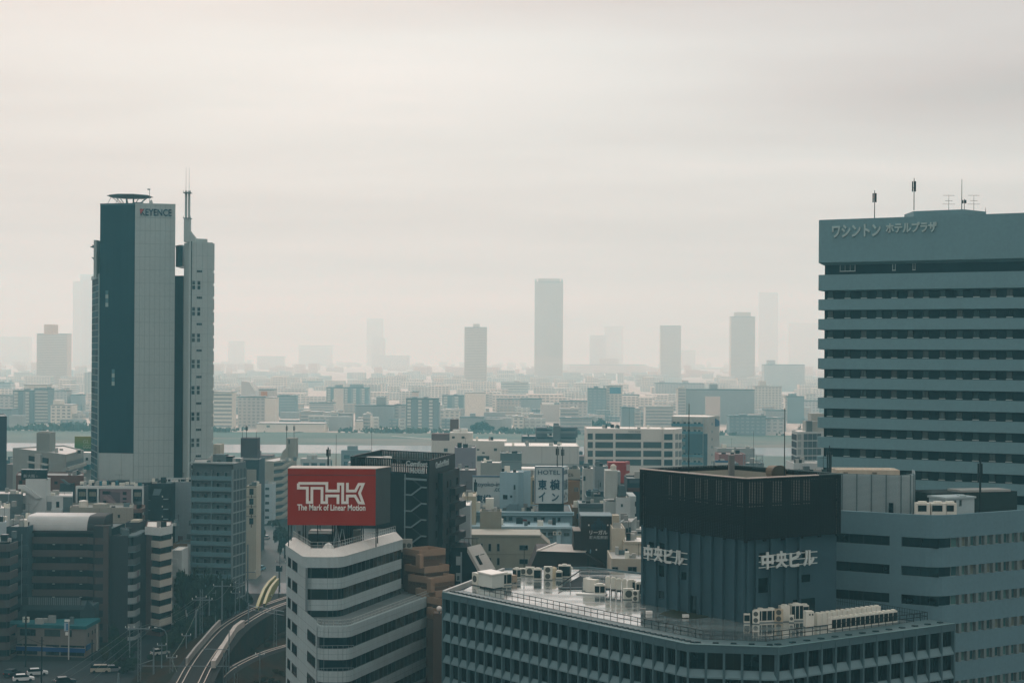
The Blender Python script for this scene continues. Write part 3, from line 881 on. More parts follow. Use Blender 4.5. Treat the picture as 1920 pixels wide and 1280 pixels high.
def glaze(pth, zh, h, mod, sk=()):
    for j, (a, b_) in enumerate(zip(pth, pth[1:])):
        f = Fr(a, b_)
        if f.L < 0.25: continue
        n_ = max(1, round(f.L / mod)); w = f.L / n_
        for c in range(n_):
            g = TG[rnd.choice((0, 0, 1)) if c < n_ * 0.45 else rnd.choice((0, 1, 1, 2, 2))]
            put('window', win(w, h, g, M((0.12, 0.16, 0.16)), fw=0.035, dep=0.06), tb_, f.at(c * w + w / 2, 0.10, zh - h), f.rz)


for k in range(3): glaze(upath[1:], zw0 - PF * k, 1.75, 1.9)
rl = Fr(lpath[-2], lpath[-1])
for z in lz:
    glaze(lpath[-2:], z, 1.75, 1.9)
    # recessed balcony on the rounded front
    fx = Fr(lpath[3], lpath[-3])
    put('window', win(3.6, 1.6, G_MID, TJ, 2), tb_, fx.at(fx.L / 2, 0.12, z - 1.7), fx.rz)
    m = MB(); m.bar(fx.at(-0.6, -0.5, z - 1.25), fx.at(fx.L + 0.6, -0.5, z - 1.25), 0.05)
    for c in range(8): m.bar(fx.at(-0.6 + (fx.L + 1.2) * c / 7, -0.5, z - 1.75), fx.at(-0.6 + (fx.L + 1.2) * c / 7, -0.5, z - 1.25), 0.035)
    part('balcony_rail', m, METAL, tb_)
if REST:
    m = MB()
    for f, x, z, w, h in REST:
        p = [f.at(x + 0.025, -0.05), f.at(x + w - 0.025, -0.05)]
        m.quad((*p[0][:2], z + 0.025), (*p[1][:2], z + 0.025), (*p[1][:2], z + h - 0.025), (*p[0][:2], z + h - 0.025))
    part('panel_rest', m, TW, tb_, kind='stuff').name = 'more_panels'


def railing(parent, pts, h, gap, m, name='railing', bars=2, zb=0.0, r=0.035, wrap=None):
    """posts and rails along points (x, y) at height zb"""
    q = MB()
    for a, b_ in zip(pts, pts[1:]):
        L = hypot(b_[0] - a[0], b_[1] - a[1]); n_ = max(1, round(L / gap))
        for k in range(bars): z = zb + h * (1 - 0.5 * k) if bars < 3 else zb + h * (k + 1) / bars; q.bar((*a, z), (*b_, z), r)
        for k in range(n_ + 1):
            x, y = a[0] + (b_[0] - a[0]) * k / n_, a[1] + (b_[1] - a[1]) * k / n_
            q.bar((x, y, zb), (x, y, zb + h), r)
    return part(name, q, m, parent)


RAILW = M((0.48, 0.52, 0.50), 0.5)
railing(tb_, offset(upath, -1.15), 1.1, 1.0, RAILW, zb=zT + 1.2)
railing(tb_, offset(lpath, -0.15)[1:], 0.95, 0.6, RAILW, zb=zt2 + 0.05)
m = MB(); band(m, lpath, zt2 - 0.4, zt2 + 0.06, 0.0, 0.35); part('coping', m, TW, tb_)
# roof house, hood, ladder, plant under the sign
part('roof_house', MB().prism([(-37.6, 303), (X(626, 303, 1000), 303), (X(626, 303, 1000), 314), (-36, 314)], zT, Z(560, 980, 303)), TW, tb_)
part('house_door', MB().box(X(559, 303, 1000), 302.9, zT + 0.2, X(563.5, 303, 1000), 303.02, zT + 2.3), M((0.10, 0.14, 0.15)), tb_)
part('roof_house', MB().box(X(579, 300, 1000), 299, zT + 0.2, X(620, 300, 1000), 303, Z(600, 1000, 300)), M((0.05, 0.075, 0.08)), tb_)
part('canopy', MB().box(X(578, 298, 1000), 298.4, Z(600, 1000.5, 298), X(621, 298, 1000), 303, Z(600, 996, 298)), WHITE, tb_)
part('drum_wall', MB().cyl(X(655, 306, 990), 306, zT, Z(655, 975, 306), 2.2, 14), M((0.05, 0.07, 0.075)), tb_)
part('pipe_rack', MB().box(X(662, 303, 1000), 303, zT, X(676, 303, 1000), 306, Z(670, 993, 303)), M((0.30, 0.33, 0.31)), tb_)
part('skylight_dome', MB().cyl(X(616, 291, 1020), 291, zT + 0.2, zT + 0.75, 1.0, 14).cyl(X(616, 291, 1020), 291, zT + 0.75, zT + 1.35, 0.95, 14, 0.55).cyl(X(616, 291, 1020), 291, zT + 1.35, zT + 1.6, 0.55, 14, 0.1), WHITE, tb_)
lq = MB()
for p0, p1 in ((624, 631), (637, 633), (633, 641), (650, 643)):
    lq.bar((X(p0, 293, 1010), 293, zT + 0.2), (X(p1, 297, 1000), 297, Z(p1, 991, 297)), 0.07)
for k in range(7):
    t = k / 7; lq.bar((X(624 + 7 * t, 293 + 4 * t, 1010), 293 + 4 * t, zT + 0.3 + 2.6 * t), (X(637 - 4 * t, 293 + 4 * t, 1010), 293 + 4 * t, zT + 0.3 + 2.6 * t), 0.05)
part('roof_ladder', lq, METAL, tb_)

# the red billboard on that roof
BZ0, BZ1 = Z(620, 984, 296), Z(620, 878.5, 296)
bx0, bx1 = X(539.5, 296, 930), X(704.3, 296, 930)
BD = 296.0
RED = mat('sign_red', (0.29, 0.013, 0.0005), 0.6, raw=True, spec=0.05, var=0.10, scale=0.3, fine=0.05)
bb = thing('billboard', 'big red rooftop billboard with white outlined letters on the wedge office', 'billboard', ((bx0 + bx1) / 2, 299, BZ0))
part('box', MB().prism([(bx0, BD), (bx1, BD), (bx1 + 2.1, BD + 6), (bx0, BD + 6)], BZ0, BZ1), mat('sign_side', (0.085, 0.10, 0.098), 0.7, var=0.15, streak=0.1), bb)
part('face', MB().box(bx0, BD - 0.12, BZ0, bx1, BD - 0.01, Z(620, 890.8, 296)), RED, bb)
part('face_top', MB().box(bx0, BD - 0.12, Z(620, 889.6, 296), bx1, BD - 0.01, BZ1), RED, bb)
part('capping', MB().prism(offset([(bx0, BD), (bx1, BD), (bx1 + 2.1, BD + 6), (bx0, BD + 6)], 0.06, True), BZ1, BZ1 + 0.12), M((0.5, 0.48, 0.44)), bb)
sc_x = 200 / 1920.0
def LG(x, y): return ((535 + x * sc_x - 539.5) * BD / F, Z(620, 870 + y * sc_x, BD) + 0.0006 * x * sc_x)
T_ = 48 * sc_x * BD / F
outl = [(236, 346), (748, 346), (748, 482), (956, 482), (956, 358), (1034, 358), (1034, 692), (1118, 692), (1118, 572), (1256, 572), (1328, 696), (1402, 700), (1336, 522), (1400, 362), (1324, 362), (1262, 484), (1118, 484), (1118, 336)]
out2 = [(236, 346), (236, 430), (398, 430), (398, 688), (480, 688), (480, 432), (662, 434), (662, 690), (746, 692), (746, 570), (950, 570), (950, 716)]
q = ribbon([LG(*p) for p in outl], T_, 0.14); part('logo_outline', q, WHITE2, bb, (bx0, BD - 0.12, 0))
q = ribbon([LG(*p) for p in out2], T_, 0.15); part('logo_outline', q, WHITE2, bb, (bx0, BD - 0.12, 0))
me = text_mesh('The Mark of Linear Motion', (1445 - 218) * sc_x * BD / F, 112 * sc_x * BD / F, 0.12, WHITE2, 0.022)
put('lettering', me, bb, (bx0 + (535 + 218 * sc_x - 539.5) * BD / F, BD - 0.12, Z(620, 870 + 828 * sc_x, BD) - 0.02), 0)
for k in range(7):
    x = bx0 + (bx1 - bx0) * k / 6
    for y in (1.5, 5.0): part('support_post', MB().bar((x, BD + y, zT + 0.2), (x, BD + y, BZ0 + 0.2), 0.12), DARKM, bb)
antenna('dark pole with ringed mobile antennas rising behind the red billboard', 615.5, 878, 838, 305, 'cell', r=0.16)
antenna('bare thin rod behind the red billboard, right of the ringed pole', 630.5, 878, 814, 305, 'rod', r=0.05)

# ================================================================== finned office with the wet roof, front right
zc_ = 31.9
CA, CBp, CC, CDp = (X(830, 279, 1110), 279.0), (X(1290, 230, 1207), 230.0), (X(1460, 228, 1213), 228.0), (X(1790, 249.5, 1168), 249.5)
CE = (CDp[0] - 33.0, CDp[1] + 47.5)
cpath = [CA, CBp, CC, CDp]
CW = mat('fin_concrete', (0.10, 0.175, 0.195), 0.75, var=0.10, scale=0.3, streak=0.08)
CSL = mat('lit_sill_concrete', (0.185, 0.28, 0.30), 0.7, var=0.10, scale=0.3, streak=0.06)  # lighter than the fins; light on the upward slopes put into the colour
CED = mat('eave_edge', (0.25, 0.40, 0.41), 0.6, var=0.15)
cb = thing('office_building', 'teal office of upright fins and sloping sills with a shining wet roof', 'office building', (25.0, 262.0, 0))
CE1, CE2 = (14.0, 312.0), (-1.4, 309.0)
foot_ = cpath + [CE, CE1, CE2]
part('core', MB().prism(offset(foot_, -0.62, True), 0, zc_ - 0.4), WD, cb)
m = MB(); band(m, cpath, zc_ - 1.0, zc_ - 0.08, 0.0, 1.0); part('fascia', m, CW, cb)
m = MB(); band(m, cpath, zc_ - 0.08, zc_ + 0.05, 0.06, 4.8); part('eave', m, mat('eave_top', (0.10, 0.17, 0.18), 0.5, var=0.2, scale=0.5), cb)
m = MB(); band(m, cpath, zc_ + 0.05, zc_ + 0.12, 0.07, 0.14); part('drip_edge', m, CED, cb)
wet = bpy.data.materials.new('wet_roof'); wet.use_nodes = True
wN, wL = wet.node_tree.nodes, wet.node_tree.links
wb_ = wN['Principled BSDF']; gg = wN.new('ShaderNodeNewGeometry')
def wnz(sc, det, mp):
    k = wN.new('ShaderNodeMapping'); k.inputs['Scale'].default_value = mp; k.inputs['Rotation'].default_value = (0, 0, radians(-35))
    wL.new(gg.outputs['Position'], k.inputs[0])
    n_ = wN.new('ShaderNodeTexNoise'); n_.inputs['Scale'].default_value = sc; n_.inputs['Detail'].default_value = det
    wL.new(k.outputs[0], n_.inputs['Vector']); return n_.outputs[0]
pud = wnz(0.10, 5, (1, 2.2, 1))
r1 = wN.new('ShaderNodeMapRange'); r1.inputs[1].default_value = 0.40; r1.inputs[2].default_value = 0.60
r1.inputs[3].default_value = 0.03; r1.inputs[4].default_value = 0.24; wL.new(pud, r1.inputs[0]); wL.new(r1.outputs[0], wb_.inputs['Roughness'])
r2_ = wN.new('ShaderNodeMapRange'); r2_.inputs[1].default_value = 0.40; r2_.inputs[2].default_value = 0.62; r2_.inputs[3].default_value = 1.0; r2_.inputs[4].default_value = 0.15
wL.new(pud, r2_.inputs[0]); wL.new(r2_.outputs[0], wb_.inputs['Coat Weight'])
c1 = wN.new('ShaderNodeMix'); c1.data_type = 'RGBA'; c1.inputs[6].default_value = (0.045, 0.075, 0.08, 1); c1.inputs[7].default_value = (0.21, 0.25, 0.235, 1)
wL.new(wnz(0.5, 5, (1, 3, 1)), c1.inputs[0]); wL.new(c1.outputs[2], wb_.inputs['Base Color'])
wb_.inputs['Specular IOR Level'].default_value = 0.9; wb_.inputs['IOR'].default_value = 1.8
wb_.inputs['Coat Roughness'].default_value = 0.04; wb_.inputs['Coat IOR'].default_value = 1.45
bp_ = wN.new('ShaderNodeBump'); bp_.inputs['Strength'].default_value = 0.10; bp_.inputs['Distance'].default_value = 0.1
wL.new(wnz(0.9, 4, (1, 2.5, 1)), bp_.inputs['Height']); wL.new(bp_.outputs[0], wb_.inputs['Normal'])
ri = offset(foot_, -4.3, True); ri[4:] = [CE, CE1, CE2]; ri[0] = (CA[0] + 3.2, CA[1] + 1.6)
part('roof', MB().quad(*[(x, y, zc_ + 0.09) for x, y in ri]), wet, cb)
CFL = 3.42; nfl = 4
faces = [Fr(CA, CBp), Fr(CBp, CC), Fr(CC, CDp)]
nb_ = [25, 5, 13]
CG = [mat('fin_glass_%d' % k, c, 0.12, var=0.5, scale=0.6, spec=0.35) for k, c in enumerate(((0.005, 0.017, 0.021), (0.008, 0.020, 0.023), (0.022, 0.026, 0.020)))]
SILLP = {}
for fi, (f, nbay) in enumerate(zip(faces, nb_)):
    w = f.L / nbay
    fin = MB().box(-0.15, -0.02, zc_ - 1.0 - CFL * nfl - 1, 0.15, 0.62, zc_ - 1.0).box(-0.15, -0.06, zc_ - 1.0, 0.15, 0.0, zc_ - 0.09).mesh('fin', CW)
    for k in range(nbay + (1 if fi == 2 else 0)): put('fin', fin, cb, f.at(w * k if k or fi == 0 else 0.0, 0, 0), f.rz)
    sill = MB().yz([(0.0, 0), (0.55, 0.0), (0.55, 1.16), (0.0, 0.22)], 0.15, w - 0.15).mesh('sill', CSL)
    for r in range(nfl):
        zt_ = zc_ - 1.0 - CFL * r; zb = zt_ - 2.25
        for k in range(nbay):
            g = CG[0] if fi != 1 else rnd.choice((CG[0], CG[2]))
            if fi != 1 and rnd.random() < 0.3: g = CG[1]
            put('window', win(w - 0.3, 2.27, g, DARKM, 1, fw=0.06, dep=0.12, back=0.03), cb, f.at(w * (k + 0.5), 0.60, zb), f.rz)
            put('sill', sill, cb, f.at(w * k, 0, zb - 1.16), f.rz)
    vent = MB().xz([(-0.42, 0), (0.42, 0), (0.34, 0.16), (-0.34, 0.16)], -0.3, 0.3).mesh('vent', M((0.022, 0.05, 0.055), 0.6))
    n2 = nbay * 2 if fi == 0 else nbay
    for k in range(n2): put('vent', vent, cb, f.at(f.L * (k + 0.5) / n2, 1.5, zc_ + 0.05), f.rz)
# thin rail round the roof
rp = offset(cpath, -4.15)
def along(p, q, t): return (p[0] + (q[0] - p[0]) * t, p[1] + (q[1] - p[1]) * t)
RB = M((0.012, 0.016, 0.018), 0.5)
zrf = zc_ + 0.1
railing(cb, [along(rp[0], rp[1], 0.10), rp[1]], 1.15, 1.55, RB, zb=zrf, r=0.06)
railing(cb, [rp[1], rp[2]], 1.15, 0.22, RB, zb=zrf, r=0.03)
railing(cb, [rp[2], along(rp[2], rp[3], 0.97)], 1.15, 1.5, RB, zb=zrf, r=0.06)
railing(cb, [along(rp[2], rp[3], 0.97), along(along(rp[2], rp[3], 0.97), (rp[3][0] - 19, rp[3][1] + 27), 0.9)], 1.15, 0.5, RB, zb=zrf, r=0.035)
m = MB(); band(m, [CE2, (CA[0] + .02, CA[1] + .05)], zc_ - 1.0, zc_ + 0.32, 0.05, 0.5); part('upstand', m, M((0.50, 0.52, 0.50)), cb)
m = MB(); band(m, [CE, CE1, CE2], zc_ - 1.0, zc_ + 0.3, 0.05, 0.4); part('upstand', m, CW, cb)
# ribbed penthouse
P0, Pl, Pr = RP(1396, 1167, zrf), RP(1206, 1131, zrf), None
fl_ = Fr(Pl, P0); dr_ = (sin(radians(55.4)), cos(radians(55.4)))
Pr = (P0[0] + dr_[0] * 18.3, P0[1] + dr_[1] * 18.3)
fr2 = Fr(P0, Pr)
zsb, zst = Z(1400, 1012, P0[1]), Z(1400, 896.3, P0[1])
PW_ = mat('rib_wall', (0.062, 0.112, 0.135), 0.7, var=0.08, scale=0.3, streak=0.08)
part('penthouse', MB().prism([Pl, P0, Pr, (Pr[0] + Pl[0] - P0[0], Pr[1] + Pl[1] - P0[1])], zrf, zsb + 2.0), PW_, cb)
part('penthouse_roof', MB().quad(*[(x, y, zsb + 2.05) for x, y in [Pl, P0, Pr, (Pr[0] + Pl[0] - P0[0], Pr[1] + Pl[1] - P0[1])]]), ROOFL, cb)
rib = MB().box(-0.22, -0.48, zrf - 0.02, 0.22, 0.0, zsb + 0.3).mesh('rib', PW_)
for p_ in (1207.5, 1232.5, 1252.5, 1273.5, 1294, 1315, 1336, 1357.5, 1380): put('rib', rib, cb, fl_.at(max(0.2, fl_.px(p_, 1020)), 0, 0), fl_.rz)
put('rib', rib, cb, fl_.at(fl_.L - 0.1, 0, 0), fl_.rz)
for p_ in (1416, 1444, 1471, 1497): put('rib', rib, cb, fr2.at(fr2.px(p_, 1020), 0, 0), fr2.rz)
put('rib', rib, cb, fr2.at(0.3, 0, 0), fr2.rz)
for f, p_, ya, yb, w_ in ((fl_, 1242.5, 1059, 1081, 13), (fl_, 1242.5, 1107, 1122, 13), (fl_, 1284, 1071, 1087, 13), (fl_, 1222, 1015, 1025, 12), (fl_, 1242.5, 1017, 1030, 12),
                          (fr2, 1430, 1082, 1111, 20), (fr2, 1509, 1076, 1091, 20), (fr2, 1430, 1035, 1050, 20), (fr2, 1510, 1031, 1045, 20)):
    x = f.px(p_, 1050); d = f.at(x)[1]; x0, x1 = f.px(p_ - w_ / 2, 1050), f.px(p_ + w_ / 2, 1050)
    put('window', win(x1 - x0, (yb - ya) * d / F, CG[0], PW_, fw=0.05), cb, f.at(x, 0, Z(p_, yb, d)), f.rz)
x = fl_.px(1298.5, 1130); part('door', MB().box(-0.85, -0.08, 0, 0.85, 0.02, 2.6), CG[0], cb, fl_.at(x, 0, zrf), fl_.rz)
x = fr2.px(1507, 1130); part('door', MB().box(-2.2, -0.08, 0, 2.2, 0.02, 2.6), CG[0], cb, fr2.at(x, 0, zrf), fr2.rz)
# the building's name on three rails, twice
LET = M((0.56, 0.62, 0.60), 0.5)
for f, pa_, pb_, ya, yb, raily in ((fl_, 1212, 1294, 1019, 1048, (1029, 1040, 1050)), (fr2, 1418, 1527, 1038, 1064, (1046, 1054, 1063))):
    x0, x1 = f.px(pa_, 1035), f.px(pb_, 1035); d = f.at((x0 + x1) / 2)[1]
    zb_, zt_ = Z(pa_, (yb if f is fl_ else yb + 3), f.at(x0)[1]), Z(pa_, (ya if f is fl_ else ya - 3) , f.at(x0)[1])
    q = MB()
    hh = zt_ - zb_
    for t in (0.12, 0.45, 0.80): q.box(x0, -0.62, zb_ + hh * t - 0.06, x1, -0.52, zb_ + hh * t + 0.06)
    part('sign_rails', q, LET, cb, (f.P[0], f.P[1], 0), f.rz, kind='stuff')
    n_ = 4; cw = (x1 - x0 - 0.6) / n_
    for k, ch in enumerate('中央ビル'):
        w_ = cw * (0.84 if k < 2 else 0.80); h_ = hh * (1.0 if k < 2 else 0.92)
        me = text_mesh(ch, w_, h_, 0.2, LET, 0.035)
        put('letter', me, cb, f.at(x0 + 0.35 + cw * k, -0.63, zb_ + 0.02), f.rz)
# perforated screen crowning the penthouse
SCR = mat('screen_brown', (0.020, 0.0165, 0.0165), 0.7, var=0.25, scale=0.5)
sP0 = (P0[0] - 0.05, P0[1] - 0.9)
sPl = (sP0[0] - sin(radians(34.6)) * 24.0, sP0[1] + cos(radians(34.6)) * 24.0)
sPr = (sP0[0] + dr_[0] * 18.9, sP0[1] + dr_[1] * 18.9)
sBk = (sPl[0] + sPr[0] - sP0[0], sPl[1] + sPr[1] - sP0[1])
sc = thing('roof_screen', 'dark brown slatted screen wrapped round the head of the ribbed penthouse', 'screen', (sP0[0], sP0[1], zsb))
hs = zst - zsb
for nm_, a, b_ in (('left', sPl, sP0), ('right', sP0, sPr), ('back', sBk, sPl), ('side', sPr, sBk)):
    f = Fr(a, b_); q = MB()
    ns = 40
    for k in range(ns):
        z = hs * k / ns; q.box(0, -0.05, z, f.L, 0.05, z + hs / ns * 0.62)
    nv = int(f.L / 0.5)
    for k in range(nv + 1): x = f.L * k / nv; q.box(x - 0.11, 0.0, 0, x + 0.11, 0.12, hs)
    o = part('slats', q, SCR, sc, (a[0], a[1], zsb), f.rz, kind='stuff')
    for k in range(6):
        x = 0.3 + (f.L - 0.6) * k / 5; part('post', MB().box(x - 0.2, 0.14, -0.3, x + 0.2, 0.5, hs), SCR, sc, (a[0], a[1], zsb), f.rz)
    for zz in (0.30, 0.58, 0.97): part('rail', MB().box(0.1, 0.14, hs * zz - 0.25, f.L - 0.1, 0.40, hs * zz + 0.1), SCR, sc, (a[0], a[1], zsb), f.rz)
    n_ = round(f.L / 2.4)
    for k in range(n_):
        part('coping', MB().box(f.L * k / n_ + 0.03, -0.28, hs, f.L * (k + 1) / n_ - 0.03, 0.34, hs + 0.13), M((0.60, 0.53, 0.48), 0.6) if nm_ in ('left', 'right') and not (nm_ == 'right' and k > n_ * 0.7) else M((0.08, 0.12, 0.12)), sc, (a[0], a[1], zsb), f.rz)
    # solid sheeting behind the lower slats and at both ends
    q = MB()
    spans = {'left': ((0, .24), (.30, .36), (.42, .50), (.64, .70), (.86, .9)), 'right': ((.12, .14), (.24, .3), (.44, .5), (.70, 1.0)), 'back': ((0, 1.0),), 'side': ((0, 1),)}[nm_]
    for s0, s1 in spans: q.box(0.14 + (f.L - .28) * s0, 0.55, 0, 0.14 + (f.L - .28) * s1, 0.6, hs * 0.93)
    q.box(0.14, 0.62, 0, f.L - 0.14, 0.68, hs * 0.52)
    part('backing_sheet', q, SCR if nm_ in ('left', 'right') else M((0.36, 0.36, 0.31), 0.7), sc, (a[0], a[1], zsb), f.rz)
part('flue', MB().box(X(1366.5, 258, 890), 257.5, zsb + 2, X(1376.5, 258, 890), 259, Z(1371, 853, 258)), M((0.20, 0.22, 0.215), 0.8, streak=0.2), sc)
for p_, yt, ds, lab in ((1292, 757, 262, 'tall rod rising from the left half of the brown roof screen'), (1471.5, 765, 256, 'tall rod rising from the right half of the brown roof screen')):
    antenna(lab, p_, 886, yt, ds, 'rod', zb=zsb + 2.0, r=0.11)
antenna('faint thin rod between the two tall rods of the roof screen', 1413, 885, 808, 290, 'rod', zb=20, r=0.05)
dsh = thing('satellite_dish', 'tan drum ended tank just behind the brown roof screen', 'tank', (X(1465, 270, 880), 270.0, zsb + 2.1))
q = MB(); a_, b_ = (X(1444, 270, 880), 270.0), (X(1466, 268, 880), 268.0)
q.bar((a_[0], a_[1], Z(1455, 884, 270)), (b_[0], b_[1], Z(1455, 884, 268)), 1.0, 14); part('drum', q, M((0.24, 0.20, 0.15), 0.7), dsh)
q = MB().bar((X(1460, 266.5, 880), 266.8, Z(1465, 886, 266.5)), (X(1461, 266.4, 880), 266.4, Z(1465, 886, 266.5)), 1.15, 16); part('drum_end', q, M((0.10, 0.085, 0.06), 0.7), dsh)
dsh.name = 'storage_tank'

# --- plant on the wet roof
def face_dir(px, py, z=zrf): return RP(px, py, z)


def fan_unit(name, label, w, dp, h, fans, loc, rz, group=None, m=None):
    t = thing(name, label, 'air conditioner', loc, group); t.rotation_euler = (0, 0, 0)
    c, s_ = cos(rz), sin(rz)
    part('casing', MB().box(-w / 2, 0, 0.12, w / 2, dp, h), m or ACW, t, loc, rz)
    part('feet', MB().box(-w / 2, 0.1, 0, w / 2, 0.25, 0.12).box(-w / 2, dp - 0.25, 0, w / 2, dp - 0.1, 0.12), METAL, t, loc, rz)
    for k in range(fans):
        z = 0.12 + (h - 0.12) * (k + 0.5) / fans; r = min(w * 0.36, (h - 0.12) / fans * 0.42)
        q = MB(); n_ = 12
        q.add([(r * cos(2 * pi * i / n_), -0.04, z + r * sin(2 * pi * i / n_)) for i in range(n_)] + [(r * cos(2 * pi * i / n_), 0.01, z + r * sin(2 * pi * i / n_)) for i in range(n_)],
              [tuple(range(n_))] + [(i, (i + 1) % n_, n_ + (i + 1) % n_, n_ + i) for i in range(n_)])
        part('fan_grille', q, M((0.12, 0.13, 0.12), 0.6), t, loc, rz)
    return t


def vrf_unit(name, label, w, dp, h, loc, rz, group=None, cols=1, cap=True, coil=True):
    t = thing(name, label, 'air conditioner', loc, group)
    part('casing', MB().box(-w / 2, 0, 0.1, w / 2, dp, h), ACW, t, loc, rz)
    part('base', MB().box(-w / 2 - 0.03, -0.03, 0, w / 2 + 0.03, dp + 0.03, 0.1), METAL, t, loc, rz)
    if coil:
        for k in range(cols):
            a = -w / 2 + w * k / cols + 0.06; b_ = -w / 2 + w * (k + 1) / cols - 0.06
            part('coil', MB().box(a, -0.03, 0.32, b_, 0.01, h - 0.22), ACD, t, loc, rz)
        part('side_coil', MB().box(w / 2 - 0.005, 0.1, 0.32, w / 2 + 0.03, dp - 0.1, h - 0.22), ACD, t, loc, rz)
    if cap:
        for k in range(max(1, cols // 2)):
            x = -w / 2 + w * (k + 0.5) / max(1, cols // 2)
            part('fan_shroud', MB().cyl(0, 0, 0, 0.16, min(w / max(1, cols // 2), dp) * 0.42, 10), ACW, t, (loc[0] + x * cos(rz) - dp / 2 * sin(rz), loc[1] + x * sin(rz) + dp / 2 * cos(rz), loc[2] + h), rz)
    return t


rzl, rzr = fl_.rz, fr2.rz
def rp3(px, py): a = RP(px, py, zrf); return (a[0], a[1], zrf)


# far left corner group
wt = thing('plant_hut', 'white steel plant hut at the left corner of the wet roof', 'plant hut', rp3(917, 1104))
hx = rp3(918, 1106); fh = [RP(897, 1100, zrf), RP(922, 1106, zrf), RP(945, 1102, zrf)]
fh.append((fh[0][0] + fh[2][0] - fh[1][0], fh[0][1] + fh[2][1] - fh[1][1]))
ztop_ = Z(920, 1076, fh[1][1])
part('wall', MB().prism(fh, zrf + 0.25, ztop_ - 0.2), M((0.62, 0.66, 0.62), 0.5), wt)
part('roof', MB().prism(offset(fh, 0.2, True), ztop_ - 0.2, ztop_), WHITE2, wt)
part('plinth', MB().prism(offset(fh, -0.2, True), zrf, zrf + 0.25), DARKM, wt)
fan_unit('air_conditioner', 'white unit half behind the left side of the roof plant hut', 1.6, 1.0, 2.1, 1, rp3(890, 1097), rzl)
vrf_unit('air_conditioner', 'tall white unit with dark coils right behind the plant hut', 2.0, 1.4, 2.0, rp3(950, 1097), rzr, cols=2)
fan_unit('air_conditioner', 'white unit with a rusty brown panel near the plant hut', 1.1, 0.9, 1.3, 1, rp3(958, 1092), rzl, m=M((0.42, 0.34, 0.26), 0.7))
vrf_unit('air_conditioner', 'small cream unit behind the rusty panelled unit', 1.2, 0.9, 1.7, rp3(965, 1084), rzl)
# far row along the back edge
row = [(981, 1078, 'f1', 1.3, 1.2, 'low white unit at the left end of the back row'), (993, 1080, 'f1', 1.5, 1.6, 'single fan unit in the back row beside the aerial'),
       (1007.5, 1087, 'v', 1.3, 1.9, 'slim coil-fronted unit in the back row, left of the twin-fan one'), (1027, 1087, 'f2', 1.4, 2.3, 'tall twin-fan unit in the middle of the back row'),
       (1038.5, 1083, 't', 1.0, 1.7, 'cream round tank in the back row right of the twin-fan unit'), (1048, 1085, 'v', 1.1, 1.3, 'short black-fronted unit in the back row'),
       (1058, 1083, 'v', 2.1, 2.2, 'big white unit at the right end of the back row')]
for px_, py_, k_, w_, h_, lab in row:
    l_ = rp3(px_, py_)
    if k_ == 'v': vrf_unit('air_conditioner', lab, w_, 1.0, h_, l_, -0.1)
    elif k_ == 't':
        t = thing('water_tank', lab, 'tank', l_); part('drum', MB().cyl(l_[0], l_[1], zrf, zrf + h_, w_ / 2, 14).cyl(l_[0], l_[1], zrf + h_, zrf + h_ + 0.25, w_ / 2 - 0.02, 14, 0.15), M((0.58, 0.53, 0.40)), t)
    else: fan_unit('air_conditioner', lab, w_, 0.8, h_, 1 if k_ == 'f1' else 2, l_, -0.15)
ball = thing('roof_vent', 'small white ball vent at the right end of the back row', 'vent', rp3(1070, 1078))
part('stem', MB().cyl(ball.location.x, ball.location.y, zrf, zrf + 1.0, 0.12, 8), ACW, ball)
part('cap', MB().cyl(ball.location.x, ball.location.y, zrf + 1.0, zrf + 1.35, 0.4, 10).cyl(ball.location.x, ball.location.y, zrf + 1.35, zrf + 1.6, 0.38, 10, 0.1), ACW, ball)
# open frame with a sloping dark cover
fr0 = thing('roof_frame', 'low steel frame with a sloping dark cover on the wet roof', 'frame', rp3(1070, 1104))
a0, a1, a2, a3 = RP(1047, 1104, zrf), RP(1092, 1104, zrf), RP(1105, 1090, zrf), RP(1088, 1081, zrf)
part('cover', MB().add([(*a0, zrf + .1), (*a1, zrf + .1), (*a2, zrf + .15), (*a3, zrf + .2)], [(0, 1, 2, 3)]).bar((*a0, zrf + .6), (*a3, zrf + 1.1), .1), M((0.016, 0.02, 0.022), 0.95), fr0)
for p, q_ in ((a0, a1), (a1, a2)): part('beam', MB().bar((*p, zrf + 0.25), (*q_, zrf + (0.25 if q_ is a1 else 0.8)), 0.1), METAL, fr0)
for p, h_ in ((a1, 1.2), (a2, 0.8), (along(a0, a1, .5), 1.0)): part('post', MB().bar((*p, zrf), (*p, zrf + h_), 0.09), METAL, fr0)
